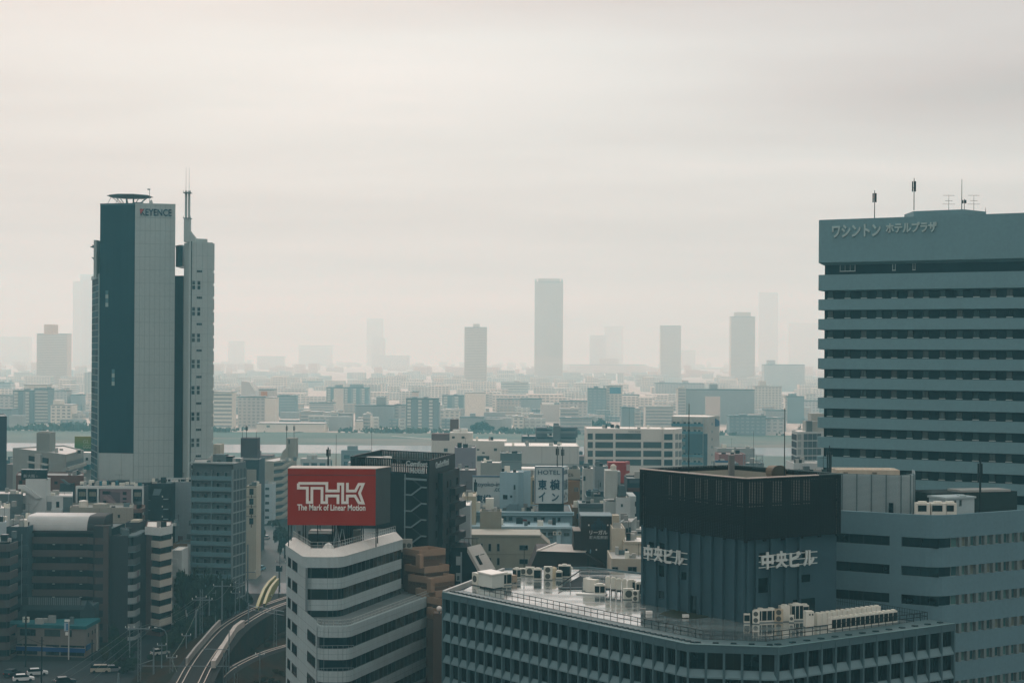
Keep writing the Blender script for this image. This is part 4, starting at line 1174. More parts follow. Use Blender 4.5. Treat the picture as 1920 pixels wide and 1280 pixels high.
# middle right groups
for px_, py_, w_, lab in ((1098, 1107.5, 1.0, 'narrow white cabinet beside the sloping roof frame'), (1107, 1110.5, 1.9, 'wide plain white cabinet left of the louvred box')):
    vrf_unit('cabinet', lab, w_, 1.2, 2.1, rp3(px_, py_), rzl + .35, coil=False, cap=False)
vrf_unit('air_conditioner', 'square unit with two black coils on a pale base', 1.7, 1.5, 1.55, rp3(1124.5, 1114), 0.0, cols=2)
part_ = tag(put('plinth_slab', MB().box(-2.8, -.3, 0, 2.0, 1.2, 0.16).mesh('plinth_slab', WHITE), None, (rp3(1113, 1114.5)[0], rp3(1113, 1114.5)[1] - 0.2, zrf), -0.25), 'long pale slab under the white cabinets on the wet roof', 'slab')
proto = None
for k in range(5):
    l_ = rp3(1140 + 10.2 * k, 1113.5 + 1.6 * k); l_ = (l_[0], l_[1], zrf + 0.9)
    lab = ['first', 'second', 'third', 'fourth', 'fifth'][k] + ' raised white unit, counting from the louvred box rightward'
    if proto is None: proto = vrf_unit('air_conditioner', lab, 0.74, 0.9, 1.75, l_, 0.0, 'row of raised white units', coil=False)
    else: clone(proto, l_, lab)
    st_ = thing('stand', 'dark steel stand under the %s raised white unit' % ['first', 'second', 'third', 'fourth', 'fifth'][k], 'stand', (l_[0], l_[1], zrf), 'stands of the raised units')
    part('legs', MB().box(-0.36, 0.05, 0, -0.26, 0.15, 0.9).box(0.26, 0.05, 0, 0.36, 0.15, 0.9).box(-0.36, 0.7, 0, -0.26, 0.8, 0.9).box(0.26, .7, 0, 0.36, .8, .9).box(-0.37, 0, 0.62, 0.37, 0.9, 0.78), DARKM, st_, (l_[0], l_[1], zrf), kind='stuff')
vrf_unit('air_conditioner', 'upper coil-fronted unit left of the penthouse, over the twin-fan unit', 1.2, 1.0, 2.2, rp3(1185, 1114), 0.1, cols=2)
vrf_unit('air_conditioner', 'dark coil unit tucked against the penthouse corner', 1.1, 1.0, 2.1, rp3(1199, 1117), 0.1, cols=2)
fan_unit('air_conditioner', 'white box with one black grille next to the twin-fan unit', 1.6, 0.9, 1.75, 1, rp3(1179, 1124), 0.1)
fan_unit('air_conditioner', 'twin-fan unit standing at the left foot of the penthouse', 1.0, 0.8, 1.75, 2, rp3(1191, 1128), -0.35)
# units right of the penthouse
vrf_unit('air_conditioner', 'single-fan unit at the near left end of the unit group before the penthouse', 0.9, 0.8, 1.4, rp3(1400.5, 1168), rzr - .6, cap=False)
fan_unit('air_conditioner', 'twin-fan box in front of the ribbed penthouse', 0.95, 0.8, 1.9, 2, rp3(1417, 1169.5), -0.25)
vrf_unit('air_conditioner', 'long unit with four black coils in the penthouse group', 3.3, 1.0, 1.9, rp3(1438, 1166.5), rzr - .32, cols=4)
fan_unit('air_conditioner', 'cream twin-fan unit in the middle of the penthouse group', 1.2, 0.9, 1.9, 2, rp3(1460, 1166.5), -0.2, m=M((0.52, 0.47, 0.36)))
vrf_unit('air_conditioner', 'white unit behind the cream twin-fan unit', 1.4, 1.0, 2.3, rp3(1473, 1165), rzr - .3, coil=False)
fan_unit('air_conditioner', 'small low fan unit right of the cream one', 0.7, 0.6, 1.1, 1, rp3(1484, 1167), -0.2)
vrf_unit('air_conditioner', 'tall unit with three black coils in the penthouse group', 1.9, 1.1, 2.4, rp3(1495, 1163.5), rzr - .3, cols=3)
vrf_unit('air_conditioner', 'last unit on the right of the penthouse group', 1.0, 1.0, 2.1, rp3(1511, 1161), rzr - .3, cols=1)
cab = vrf_unit('cabinet', 'tall white cabinet with two dark eyes at the near end of the long unit row', 1.15, 1.4, 2.3, rp3(1519, 1176.5), 0.12, coil=False, cap=False)
for dx in (-0.05, 0.35): part('vent', MB().box(dx - 0.1, -0.03, 1.75, dx + 0.1, 0.01, 2.0), ACD, cab, tuple(cab.location), 0.12)
long_ = 'white coil unit in the front long row by the right roof edge'
pr = None
p0, p1 = RP(1561, 1182, zrf), RP(1681, 1167, zrf)
fL = Fr(p0, p1)
for k in range(14):
    l_ = (*fL.at(fL.L * (k + 0.3) / 13.6)[:2], zrf)
    lab = long_ if 0 < k < 13 else ('nearest' if k == 0 else 'farthest') + ' unit of the front long row by the right roof edge'
    if k == 0: pr = vrf_unit('air_conditioner', lab, 0.92, 0.8, 1.75, l_, fL.rz, 'front long row of units')
    else: clone(pr, l_, lab)
p0, p1 = RP(1534, 1174, zrf), RP(1650, 1159, zrf)
fL = Fr(p0, p1); pr = None
for k in range(13):
    l_ = (*fL.at(fL.L * (k + 0.3) / 12.6)[:2], zrf)
    lab = 'white unit in the back long row, behind the coil units' if 0 < k < 12 else ('nearest' if k == 0 else 'farthest') + ' unit of the back long row, behind the coil units'
    if k == 0: pr = vrf_unit('air_conditioner', lab, 0.94, 0.8, 1.8, l_, fL.rz, 'back long row of units', coil=False)
    else: clone(pr, l_, lab)
for px_, py_, lab in ((1205, 1142, 'thin grey slab lying on the roof left of the penthouse'), (1217, 1150.5, 'white block lying on the wet roof near the rail'), (1285.5, 1157, 'white block lying before the penthouse door')):
    l_ = rp3(px_, py_); tag(put('roof_block', MB().box(-0.45, -0.3, 0.02, 0.45, 0.3, 0.45 if 'white' in lab else 0.2).mesh('roof_block', WHITE if 'white' in lab else CONC), None, l_, 0.1), lab, 'block')
tag(put('roof_light', MB().cyl(0, 0, 0, 0.9, 0.05, 6).cyl(0, 0, 0.9, 1.3, 0.25, 8, 0.12).mesh('roof_light', M((0.35, 0.12, 0.12))), None, rp3(1268, 1133)), 'small red beacon at the foot of the penthouse wall', 'beacon')
moss = MB().quad(*[(*RP(a, b_, zrf), zrf + 0.02) for a, b_ in ((1262, 1142), (1310, 1146), (1340, 1155), (1300, 1160), (1262, 1158), (1236, 1150))])
o = part('moss_patch', moss, mat('moss', (0.045, 0.05, 0.028), 0.9, var=0.5, scale=1.0), cb)

# ================================================================== dark hotel with fire stairs, centre
HD = mat('dark_hotel_wall', (0.018, 0.026, 0.029), 0.65, var=0.25, scale=0.3)
HD2 = mat('dark_hotel_brown', (0.026, 0.028, 0.029), 0.65, var=0.25, scale=0.4)
hc0 = (X(803, 326, 960), 326.0)
hl = (X(657, 338, 940), 338.0); hr_ = (X(852, 350, 940), 350.0)
hb = (hl[0] + hr_[0] - hc0[0], hl[1] + hr_[1] - hc0[1])
zh0, zh1 = Z(803, 887.5, 326), Z(803, 864.5, 326)
hm = B('hotel_building', 'dark brown hotel with a slatted crown and a zigzag fire stair', [hl, hc0, hr_, hb], zh0, HD, ROOFL, par=0.1, cat='hotel')
lf, rf = hm.fr(0), hm.fr(1)
for f, n_ in ((lf, 44), (rf, 30), (Fr(hr_, hb), 44), (Fr(hb, hl), 30)):
    q = MB()
    for k in range(n_):
        x = f.L * k / n_; q.box(x, -0.05, zh0 - 0.2, x + f.L / n_ * (0.42 if f is lf else 0.5), 0.15, zh1)
    q.box(0, -0.08, zh1, f.L, 0.2, zh1 + 0.18).box(0, 0.0, zh0 + 1.0, f.L, 0.1, zh0 + 1.12)
    hm.part('crown_slats', q, HD, fr=f, kind='stuff')
q = MB().box(0.1, -0.12, zh0 - 0.3, rf.L - 0.1, -0.06, zh1); hm.part('crown_sheet', q, HD2, fr=rf)
HFL = 30.5 * 326 / F
xs0, xs1 = lf.px(762, 920), lf.px(801, 920)
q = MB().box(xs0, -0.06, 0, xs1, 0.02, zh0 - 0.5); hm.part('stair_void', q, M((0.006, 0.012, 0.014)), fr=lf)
STM = M((0.23, 0.31, 0.32), 0.5)
for k in range(9):
    z = Z(790, 899, 326) - HFL * k
    q = MB(); xa = lf.px(773, 920); xb = lf.px(792, 920)
    if k == 0: q.box(xs0 - 0.2, -0.45, z - 0.2, xs1, -0.1, z + 0.15)
    else:
        q.box(xs0 - 0.2, -0.45, z - 0.12, xa, -0.1, z + 0.12)
        q.bar((xa, -0.3, z), (xb, -0.3, z + HFL * 0.52), 0.17).box(xb, -0.45, z + HFL * 0.52 - 0.12, xs1, -0.1, z + HFL * 0.52 + 0.12)
    hm.part('stair_flight', q, STM, fr=lf)
    q = MB().bar((xa, -0.12, z), (xb, -0.12, z - HFL * 0.48), 0.14); hm.part('stair_flight', q, M((0.06, 0.09, 0.095)), fr=lf)
q = MB().bar((xs0, -0.4, 0), (xs0, -0.4, zh0 - 0.3), 0.13); hm.part('stair_pole', q, STM, fr=lf)
q = MB().box(xs1 + 0.05, -0.1, 0, lf.L, 0.1, zh0 - 0.3); hm.part('corner_pier', q, HD2, fr=lf)
q = MB().box(rf.L * 0.36, -0.9, 0, rf.L + 0.7, 0.1, Z(835, 884, 338)); hm.part('window_bay', q, HD2, fr=rf)
for k in range(10):
    z = Z(830, 915, 338) - HFL * k
    for t, w_ in ((0.28, 0.9), (0.52, 0.9), (0.64, 0.9), (0.9, 1.2)):
        put('window', win(w_, 1.5, rnd.choice((G_MID, G_PALE, G_DARK)), HD2, 1), hm.root, rf.at(rf.L * t + 0.3, -0.9 if t > .36 else 0.0, z), rf.rz)
    q = MB().box(rf.L * 0.62, -2.1, z - 1.6, rf.L + 1.5, -0.92, z - 0.25).box(rf.L * 0.36, -1.05, z - 1.4, rf.L * 0.6, -0.92, z - 0.35)
    hm.part('balcony', q, HD2, fr=rf)
LC = M((0.40, 0.47, 0.47), 0.5)
for s_, pa_, pb_, yb in (('Comfort', 763, 803, 874), ('Hotel', 770, 797, 887)):
    x0, x1 = lf.px(pa_, 880), lf.px(pb_, 880)
    me = text_mesh(s_, x1 - x0, (10 if s_ == 'Comfort' else 10.5) * 327 / F, 0.15, LC, 0.02); put('lettering', me, hm.root, lf.at(x0, -0.16, Z(785, yb, 327.5)), lf.rz)
x0, x1 = rf.px(815, 870), rf.px(839, 870)
me = text_mesh('Comfort Hotel', x1 - x0, 11.5 * 335 / F, 0.15, LC, 0.015); put('lettering', me, hm.root, rf.at(x0, -0.14, Z(815, 878, 331)), rf.rz)
q = MB().cyl(X(725, 340, 860), 342, zh0, Z(725, 855.5, 342), 0.9, 12); hm.part('roof_tank', q, WHITE)
q = MB().box(X(685, 345, 860), 345, zh0, X(720, 345, 860), 349, Z(700, 857.5, 345)); hm.part('roof_duct', q, ROOFL)
antenna('hair-thin rod on the back of the dark hotel roof', 697, 870, 800, 350, 'rod', zb=zh0, r=0.05)

# ================================================================== tan stepped block between them
TAN = mat('tan_tile', (0.37, 0.275, 0.20), 0.7, var=0.12, scale=0.6, streak=0.08)
TAN2 = mat('tan_tile_dark', (0.17, 0.125, 0.095), 0.75, var=0.15, scale=0.6)
ts = thing('stepped_building', 'tan tiled block stepping down in terraces beside the dark hotel', 'building', (-14.0, 322.0, 0))
steps = [(755, 786, 1030, 316), (758, 796, 1061, 313), (765, 808, 1080, 310), (779, 817, 1106, 307), (790, 826, 1120, 304), (800, 833, 1142, 301)]
for k, (a, b_, y_, d) in enumerate(steps):
    z1 = Z(a, y_, d); z0 = z1 - 3.4
    f = Fr((X(a, d + 3, y_), d + 3), (X(b_, d - 1, y_), d - 1.0)); n_ = (-f.t[1], f.t[0])
    ft = [f.P, f.Q, (f.Q[0] + n_[0] * 6, f.Q[1] + n_[1] * 6), (f.P[0] + n_[0] * 6, f.P[1] + n_[1] * 6)]
    part('terrace_block', MB().prism(ft, 0, z1 - 1.15), TAN2, ts)
    q = MB(); band(q, ft + [ft[0]], z1 - 1.9, z1, 0.0, 0.22); part('parapet', q, TAN, ts)
    if k in (1, 2, 4):
        q = MB().box(f.L * 0.45, -0.06, z1 - 4.3, f.L * 0.95, 0.02, z1 - 2.2); part('window', q, G_DARK, ts, (f.P[0], f.P[1], 0), f.rz)
    if k in (1, 3):
        q = MB().box(f.L * 0.75, -0.9, z1 - 0.2, f.L * 0.95, 0.0, z1 + 2.2); part('side_wall', q, TAN, ts, (f.P[0], f.P[1], 0), f.rz)
part('tower_wall', MB().box(X(812, 296, 1150), 297.5, 0, X(832, 296, 1150), 300, Z(820, 1150, 297)), TAN2, ts)
for px_, lab in ((757.5, 'grey fan unit on the tan block'), (767, 'cream unit on the tan block')):
    l_ = (X(px_, 319, 1022), 319.0, Z(px_, 1027, 316) - 1.1); fan_unit('air_conditioner', lab + (', at its left' if px_ < 760 else ', beside the fan unit'), 1.2, 0.8, 2.4, 1, l_, 0.1, m=M((0.38, 0.40, 0.37)))
gl2 = thing('globe_lamp', 'white globe lamp on the brick pier between the two offices', 'lamp', (X(823.5, 296, 1141), 296.3, Z(823, 1147, 296)))
g_ = gl2.location
q = MB()
for i in range(6):
    a0_, a1_ = -pi / 2 + pi * i / 6, -pi / 2 + pi * (i + 1) / 6
    q.cyl(g_.x, g_.y, g_.z + 0.55 + 0.5 * sin(a0_), g_.z + 0.55 + 0.5 * sin(a1_), max(0.01, 0.5 * cos(a0_)), 12, max(0.01, 0.5 * cos(a1_)))
part('globe', q, M((0.80, 0.76, 0.70), 0.3), gl2); part('stem', MB().cyl(g_.x, g_.y, g_.z - 0.3, g_.z + 0.1, 0.1, 6), DARKM, gl2)

# ================================================================== left foreground: flats and small blocks
BRN = mat('brown_tile', (0.050, 0.043, 0.042), 0.7, var=0.15, scale=0.5)
BRN2 = mat('brown_band', (0.125, 0.095, 0.086), 0.7, var=0.12, scale=0.5)
VOID = mat('gallery_shade', (0.006, 0.012, 0.014), 0.9, spec=0.03, var=0.3, scale=0.5)  # near-black; the shade inside galleries and openings is put into the colour
BLU = mat('slate_blue_concrete', (0.060, 0.095, 0.110), 0.8, var=0.15, scale=0.4, streak=0.1)
BEI = mat('beige_wall', (0.34, 0.34, 0.30), 0.8, var=0.10, scale=0.3, streak=0.10)
PINK = mat('mauve_wall', (0.22, 0.175, 0.19), 0.8, var=0.10, scale=0.4, streak=0.08)
WALLW = mat('white_wall', (0.52, 0.57, 0.56), 0.75, var=0.08, scale=0.4, streak=0.08)
SLATE = mat('slate_wall', (0.055, 0.080, 0.090), 0.75, var=0.15, scale=0.4, streak=0.1)
BRK = mat('brick_wall', (0.16, 0.085, 0.070), 0.85, var=0.2, scale=1.0)
CREAM = mat('cream_wall', (0.50, 0.48, 0.40), 0.8, var=0.08, scale=0.4, streak=0.10)
OCHRE = mat('ochre_wall', (0.24, 0.155, 0.085), 0.8, var=0.12, scale=0.4, streak=0.08)
TEALR = mat('teal_roof_sheet', (0.020, 0.155, 0.175), 0.6, var=0.2, scale=0.5)
GREYT = mat('grey_teal_wall', (0.13, 0.185, 0.195), 0.75, var=0.12, scale=0.4, streak=0.08)
REDS = mat('red_paint', (0.33, 0.030, 0.020), 0.6, var=0.15, scale=0.5, streak=0.1)

# --- big brown flats with open galleries
d = 424.0
fb = front(52, 207, d, 16, 1000)
zb1 = Z(150, 992, d)
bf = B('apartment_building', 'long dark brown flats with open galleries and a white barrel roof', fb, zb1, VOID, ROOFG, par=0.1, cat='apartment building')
f = bf.fr(0); FH = 24.5 * d / F
xk = f.px(176, 1050)
for k in range(9):
    zt_ = Z(120, 1005, d) - FH * k
    gp_ = [f.at(-0.1, -1.6)[:2], f.at(f.px(168, 1050), -1.6)[:2], f.at(f.px(185, 1050), -3.4)[:2], f.at(f.L + 0.1, -3.4)[:2]]
    m = MB(); band(m, gp_, zt_ - 1.55, zt_, 0, 0.2); bf.part('gallery_parapet', m, BRN2)
    m = MB(); m.prism([*gp_, f.at(f.L, 0)[:2], f.at(0, 0)[:2]], zt_ - 1.75, zt_ - 1.56); bf.part('gallery_floor', m, BRN)
    for p_ in (103, 154):
        q = MB().box(-0.3, -0.16, zt_ - 1.95, 0.3, 0, zt_ - 1.80); p = f.at(f.px(p_, 1050), -1.0)
        part('ceiling_lamp', q, M((0.6, 0.6, 0.55)), bf.root, (p[0], p[1], 0), f.rz)
    for p_ in (64, 84, 118, 138):
        put('door', win(1.0, 2.1, M((0.02, 0.03, 0.033)), BRN), bf.root, f.at(f.px(p_, 1050), 0, zt_ - FH + 0.1 - 1.5 + 1.5), f.rz)
q = MB().box(f.px(181, 1050), -3.2, 0, f.L + 0.3, -0.1, Z(200, 983, d)); bf.part('end_tower', q, BRN, fr=f)
q = MB(); q.xz([(f.px(200, 1050), 0), (f.L + 0.35, 0), (f.L + 0.35, Z(200, 985, d)), (f.px(200, 1050), Z(200, 985, d))], -3.75, -3.25); bf.part('end_pier', q, BRN2, fr=f)
# barrel roof
q = MB(); x0, x1 = f.px(50, 985), f.px(165, 985); r_ = 3.6; n_ = 8; zb_ = Z(110, 993, d)
arc = [(-1.0 + r_ - r_ * cos(pi / 2 * k / n_), zb_ + r_ * 0.95 * sin(pi / 2 * k / n_)) for k in range(n_ + 1)] + [(9.0, zb_ + r_ * 0.95), (9.0, zb_)]
bf.part('barrel_roof', MB().yz(arc, x0, x1), M((0.44, 0.47, 0.46), 0.6), fr=f)
bf.part('roof_gable', MB().yz([(a + 0.02, b_) for a, b_ in arc], x1, x1 + 4.0), BRN, fr=f)
bf.part('roof_edge', MB().box(x0 - 0.3, -1.7, zb_ - 0.6, f.px(190, 985), 0, zb_ - 0.1), BRN, fr=f)
# blue-grey stair frame at its left
sb_ = B('stair_tower', 'slate blue open stair tower between the brown flats and the left edge', front(12, 51, 418, 9, 1000), Z(30, 987, 418), BLU, ROOFG, par=0.2, cat='stair tower')
f = sb_.fr(0)
for k in range(8):
    z = Z(40, 1020, 418) - 24.5 * 418 / F * k
    q = MB().xz([(f.px(20, 1000), z - 1.9), (f.px(43, 1000), z - 0.1), (f.L + 0.4, z - 0.1), (f.L + 0.4, z - 1.5), (f.px(43, 1000), z - 1.5), (f.px(20, 1000), z - 3.2)], -0.7, -0.05); sb_.part('stair_parapet', q, M((0.075, 0.11, 0.125)), fr=f)
    q = MB().xz([(f.px(20, 1000), z - 0.2), (f.px(43, 1000), z + 1.0), (f.px(43, 1000), z + 0.1), (f.px(20, 1000), z - 1.7)], -0.06, -0.03); sb_.part('stair_opening', q, VOID, fr=f)
q = MB().box(f.px(42, 1000), -0.8, 0, f.px(43.2, 1000), -0.72, Z(42, 1000, 418)); sb_.part('drain_pipe', q, METAL, fr=f)
# left edge flats
le = B('apartment_building', 'brown banded flats cut by the left edge of the view', front(-22, 18, 396, 14, 1150, side=-4), Z(10, 1016, 396), VOID, ROOFG, par=0.15, cat='apartment building')
f = le.fr(0)
for k in range(11):
    z = Z(10, 1019, 396) - 26.2 * 396 / F * k
    m = MB(); band(m, [f.at(-1, -1.1)[:2], f.at(f.L - 0.6, -1.1)[:2], f.at(f.L + 0.15, -0.5)[:2], f.at(f.L + 0.15, 6)[:2]], z - 1.7, z, 0, 0.25); le.part('balcony_parapet', m, M((0.105, 0.095, 0.092)))
    q = MB().box(f.L - 3.6, -0.3, z - 3.2, f.L - 3.3, 0, z - 1.7); le.part('pier', q, BRN, fr=f)
    put('window', win(2.2, 1.5, G_DARK, DARKM, 1), le.root, f.at(f.L - 1.7, 0, z - 3.2), f.rz)
# brown-grey narrow flats
nb = B('apartment_building', 'narrow brown grey flats with a rounded balcony end and pale balconies', front(207, 240, 423, 14, 1030, side=4), Z(225, 1004, 423), M((0.060, 0.062, 0.066), 0.75, streak=0.1), ROOFG, par=0.3, cat='apartment building')
p0, p1, p2 = (X(240, 423, 1050), 423.0), (X(254, 423.5, 1050), 423.5), (X(268, 432, 1050), 432.0)
bp2 = fillet([p0, p1, p2], 1, 1.4, 4)
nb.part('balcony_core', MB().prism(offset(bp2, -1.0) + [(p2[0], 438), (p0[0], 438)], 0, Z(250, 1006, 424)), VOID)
for k in range(8):
    z = Z(250, 1023, 424) - 24.2 * 424 / F * k
    m = MB(); band(m, bp2, z - 1.35, z, 0, 0.2); pm = M((0.12, 0.13, 0.135)) if k < 2 else M((0.30, 0.34, 0.34))
    nb.part('balcony', m, pm)
    m = MB(); m.prism(bp2 + [(p2[0], 437), (p0[0], 437)], z - 1.6, z - 1.36); nb.part('balcony_floor', m, GREYT)
    if 2 <= k < 5:
        q = MB().box(-0.7, -0.06, z - 1.3, 0.5, 0.03, z); mid_ = bp2[len(bp2) // 2 + 1]; ff = Fr(bp2[-2], bp2[-1]); nb.part('mauve_panel', q, PINK, fr=Fr(ff.at(1.5)[:2], ff.at(2.5)[:2]))
m = MB(); m.prism(offset(bp2, 0.2) + [(p2[0], 438), (p0[0], 438)], Z(250, 1006, 424), Z(250, 1003, 424)); nb.part('eave', m, GREYT)
# brick spine and black-and-white banded flats
sp = B('apartment_building', 'white and black banded flats with a reddish brick spine', [(X(273, 432, 1000), 432), (X(301, 429, 1000), 429), (X(322, 436, 1000), 436), (X(322, 446, 1000), 446), (X(276, 446, 1000), 446)], Z(300, 988, 430), M((0.16, 0.11, 0.10), 0.8), WHITE2, par=0.2, cat='apartment building')
hd = [(X(285, 431, 1000) , 430.5), (X(300, 428, 1000), 428.0), (X(323, 434, 1000), 434.0), (X(323, 440, 1000), 440)]
for k in range(8):
    z1 = Z(305, 988, 430) - 24.4 * 430 / F * k
    if k == 0: m = MB(); band(m, [(X(273, 431.5, 990), 431.0)] + hd[1:], z1 - 1.9, z1, 0.1, 0.3); sp.part('white_band', m, WALLW)
    else: m = MB(); band(m, hd, z1 - 1.7, z1 - 0.1, 0.1, 0.3); sp.part('white_band', m, M((0.48, 0.47, 0.42), 0.75))
    m = MB(); band(m, hd, z1 - 1.7 - 1.5, z1 - 1.72, -0.2, 0.3); sp.part('window_band', m, G_DARK)
    for t in (0.3, 0.7):
        ff = Fr(hd[1], hd[2]); put('window', win(2.6, 1.4, G_DARK, DARKM, 3), sp.root, ff.at(ff.L * t, 0.2, z1 - 3.2), ff.rz)
sp.part('roof_box', MB().box(X(295, 436, 985), 435, Z(300, 988, 430) - .2, X(300, 436, 985), 437, Z(297, 983.5, 436)), WHITE2)
# beige block with tiny windows
be = B('apartment_building', 'plain beige block with few tiny windows behind the barrel roof', front(131, 250, 456, 14, 960, side=-3), Z(190, 951, 456), BEI, ROOFL, par=0.5, cat='apartment building')
f = be.fr(0)
for p_, y_, w_, h_ in ((146.5, 968.5, .55, .8), (187, 970, .3, 1.0), (223, 970, .55, .8), (223, 992, .55, .8)):
    put('window', win(w_, h_, G_DARK, DARKM), be.root, f.at(f.px(p_, 970), 0, Z(p_, y_, 456)), f.rz)
q = MB()
for p_ in (167, 187, 208, 238): q.box(f.px(p_, 970) - .04, -.03, 20, f.px(p_, 970) + .04, 0, be.z1)
be.part('down_pipes', q, M((0.22, 0.22, 0.20)), fr=f, kind='stuff')
ft = [(X(250, 456, 960), 456.0), (X(266, 456, 960), 456.0), (X(272, 460, 960), 460.0), (X(272, 470, 960), 470.0), (X(250, 470, 960), 470.0)]
m = MB(); m.prism(ft, Z(260, 961, 456), Z(260, 954, 456)); be.part('corner_parapet', m, M((0.17, 0.12, 0.10)))
be.part('corner_core', MB().prism(offset(ft, -0.8, True), 0, Z(260, 954, 456)), VOID)
for k in range(3): m = MB(); m.prism(ft, Z(260, 980, 456) - 3.2 * k, Z(260, 974, 456) - 3.2 * k); be.part('corner_parapet', m, M((0.17, 0.12, 0.10)))
be.rbox('roof_house', 173.5, 199, 945, 459, 4, BEI); be.rbox('roof_box', 135, 147, 948, 460, 4, M((0.33, 0.33, 0.31)))
tk = thing('water_tank', 'pale round water tank on the plain beige block', 'tank', (X(156.5, 460, 945), 460.0, be.zr))
part('drum', MB().cyl(X(156.5, 460, 945), 460, be.zr, Z(156, 938.5, 460), 1.2, 14), M((0.60, 0.60, 0.54)), tk)
part('lid', MB().cyl(X(156.5, 460, 945), 460, Z(156, 938.5, 460), Z(156, 937, 460), 1.25, 14, 0.4), WHITE, tk)
bt = B('roof_house', 'dark brown flat-topped stair house before the beige block', front(235.5, 262, 440, 8, 980), Z(250, 979, 440), M((0.075, 0.068, 0.070), 0.8), ROOFG, par=0.2, cat='building')
bt.rbox('roof_lid', 245, 261, 975, 442, 4, CREAM); q = MB().cyl(0, 0, 0, 0.1, 0.45, 10); o = part('round_lamp', q, WHITE2, bt.root, (X(254.5, 439.5, 996), 439.6, Z(254, 996, 440)))
# mauve block with white frames
mv = B('apartment_building', 'white framed block with a mauve outside stair below the tall tower', front(143, 270, 472, 15, 920), Z(200, 911, 472), M((0.10, 0.12, 0.13)), ROOFG, par=0.4, cat='apartment building')
f = mv.fr(0)
P = lambda p_, y_=930: f.px(p_, y_)
zq = lambda y_, p_=200: Z(p_, y_, 472)
q = MB().box(P(188), -0.5, 0, P(248), 0, zq(914)); mv.part('mauve_wall', q, PINK, fr=f)
for a, b_ in ((143, 146), (163.2, 164.6), (183, 186), (247.5, 249.5), (267.5, 270)):
    q = MB().box(P(a), -0.7, 0 if a > 260 else zq(955), P(b_), 0, zq(911)); mv.part('frame_post', q, WALLW, fr=f)
q = MB().box(P(143), -0.72, zq(915.5), P(270), 0, zq(910.5)); mv.part('frame_beam', q, WALLW, fr=f)
for a, b_ in ((146, 163), (165, 183), (249.6, 267)):
    put('window', win(P(b_) - P(a), zq(917) - zq(939), G_DARK, DARKM, 2), mv.root, f.at((P(a) + P(b_)) / 2, -0.1, zq(939)), f.rz)
    q = MB().box(P((a + b_) / 2) - .9, -0.16, zq(930), P((a + b_) / 2) + .9, -0.12, zq(922)); mv.part('curtain', q, M((0.22, 0.22, 0.18)), fr=f)
q = MB().xz([(P(196), zq(932)), (P(201), zq(928)), (P(227), zq(950)), (P(222), zq(953))], -1.2, -0.5); mv.part('stair_flight', q, M((0.27, 0.215, 0.225)), fr=f)
for a, b_, y0, y1 in ((193, 208, 920, 926), (194, 200, 938, 950), (231, 238, 921, 927), (231, 238, 932, 936), (231, 238, 940, 946)):
    q = MB().box(P(a), -0.56, zq(y1), P(b_), -0.5, zq(y0)); mv.part('opening', q, VOID, fr=f)
q = MB().xz([(P(203), zq(921)), (P(226), zq(922)), (P(226), zq(944)), (P(222), zq(944))], -0.56, -0.5); mv.part('painted_stair_shade', q, M((0.13, 0.11, 0.125)), fr=f)  # thin darker sheet, shade beside the stair painted on the wall
for k in range(16):
    a = 150 + 7.2 * k + rnd.uniform(-2, 2); d_ = rnd.uniform(475, 484)
    q = MB().box(0, 0, 0, rnd.uniform(.5, 1.6), 1, rnd.uniform(.5, 1.4)); part('roof_clutter', q, rnd.choice((ACW, TEALR, DARKM, ROOFL, M((0.05, 0.22, 0.28)))), mv.root, (X(a, d_, 905), d_, mv.zr))
q = MB().box(X(193, 486, 905), 484, mv.zr, X(240, 486, 905), 488, Z(210, 900, 486)); mv.part('roof_shelter', q, DARKM)
antenna('tee-shaped aerial on the mauve block before the tall tower', 223.5, 914, 889, 476, 'yagi', r=0.05)
# dark block right of it
dk = B('office_building', 'dark slate block with small lamps between the mauve and plain grey blocks', front(270, 320, 478, 16, 930, side=2), Z(290, 906, 478), M((0.028, 0.040, 0.044), 0.6), ROOFG, par=0.5, cat='building')
f = dk.fr(0)
q = MB().xz([(f.px(286, 925), Z(290, 928, 478)), (f.px(289, 925), Z(290, 916, 478)), (f.px(303, 925), Z(300, 916.5, 478)), (f.px(299, 925), Z(300, 928, 478))], -0.1, 0); dk.part('skylight', q, M((0.17, 0.24, 0.26), 0.3), fr=f)
for k in range(4):
    z = Z(300, 935, 478) - 2.75 * k
    q = MB().box(f.px(307, 930), -0.9, z - 0.1, f.px(316, 930), 0, z + 0.1); dk.part('ledge', q, M((0.30, 0.38, 0.40)), fr=f)
    q = MB().box(f.px(274, 930), -0.4, z - 0.45, f.px(282, 930), 0, z - 0.3); dk.part('ledge', q, M((0.20, 0.26, 0.27)), fr=f)
    q = MB().box(f.px(304, 930), -0.3, z + 0.5, f.px(305.6, 930), 0, z + 0.9); dk.part('wall_lamp', q, WHITE2, fr=f)
# plain grey slab
pg = B('office_building', 'plain pale grey slab wall left of the balcony flats', front(319, 362, 482, 16, 950, side=-3), Z(340, 903, 482), mat('pale_slab', (0.29, 0.355, 0.375), 0.75, var=0.08, scale=0.1, streak=0.15), ROOFL, par=0.3, cat='building')
f = pg.fr(0)
q = MB()
for p_ in (314, 327, 338, 349, 360): q.box(f.px(p_, 903) - .1, -.1, pg.z1, f.px(p_, 903) + .1, 0.1, pg.z1 + .9)
q.box(f.px(312, 903), -.15, pg.z1 + .75, f.px(362, 903), .1, pg.z1 + 1.05); pg.part('roof_rail', q, WALLW, fr=f)
for y_, a, b_ in ((955, 358, 361), (975, 355, 361), (1000, 351, 361)): q = MB().box(f.px(a, 950), -0.5, Z(350, y_ + 9, 482), f.px(b_, 950), 0, Z(350, y_, 482)); pg.part('service_box', q, GREYT, fr=f)
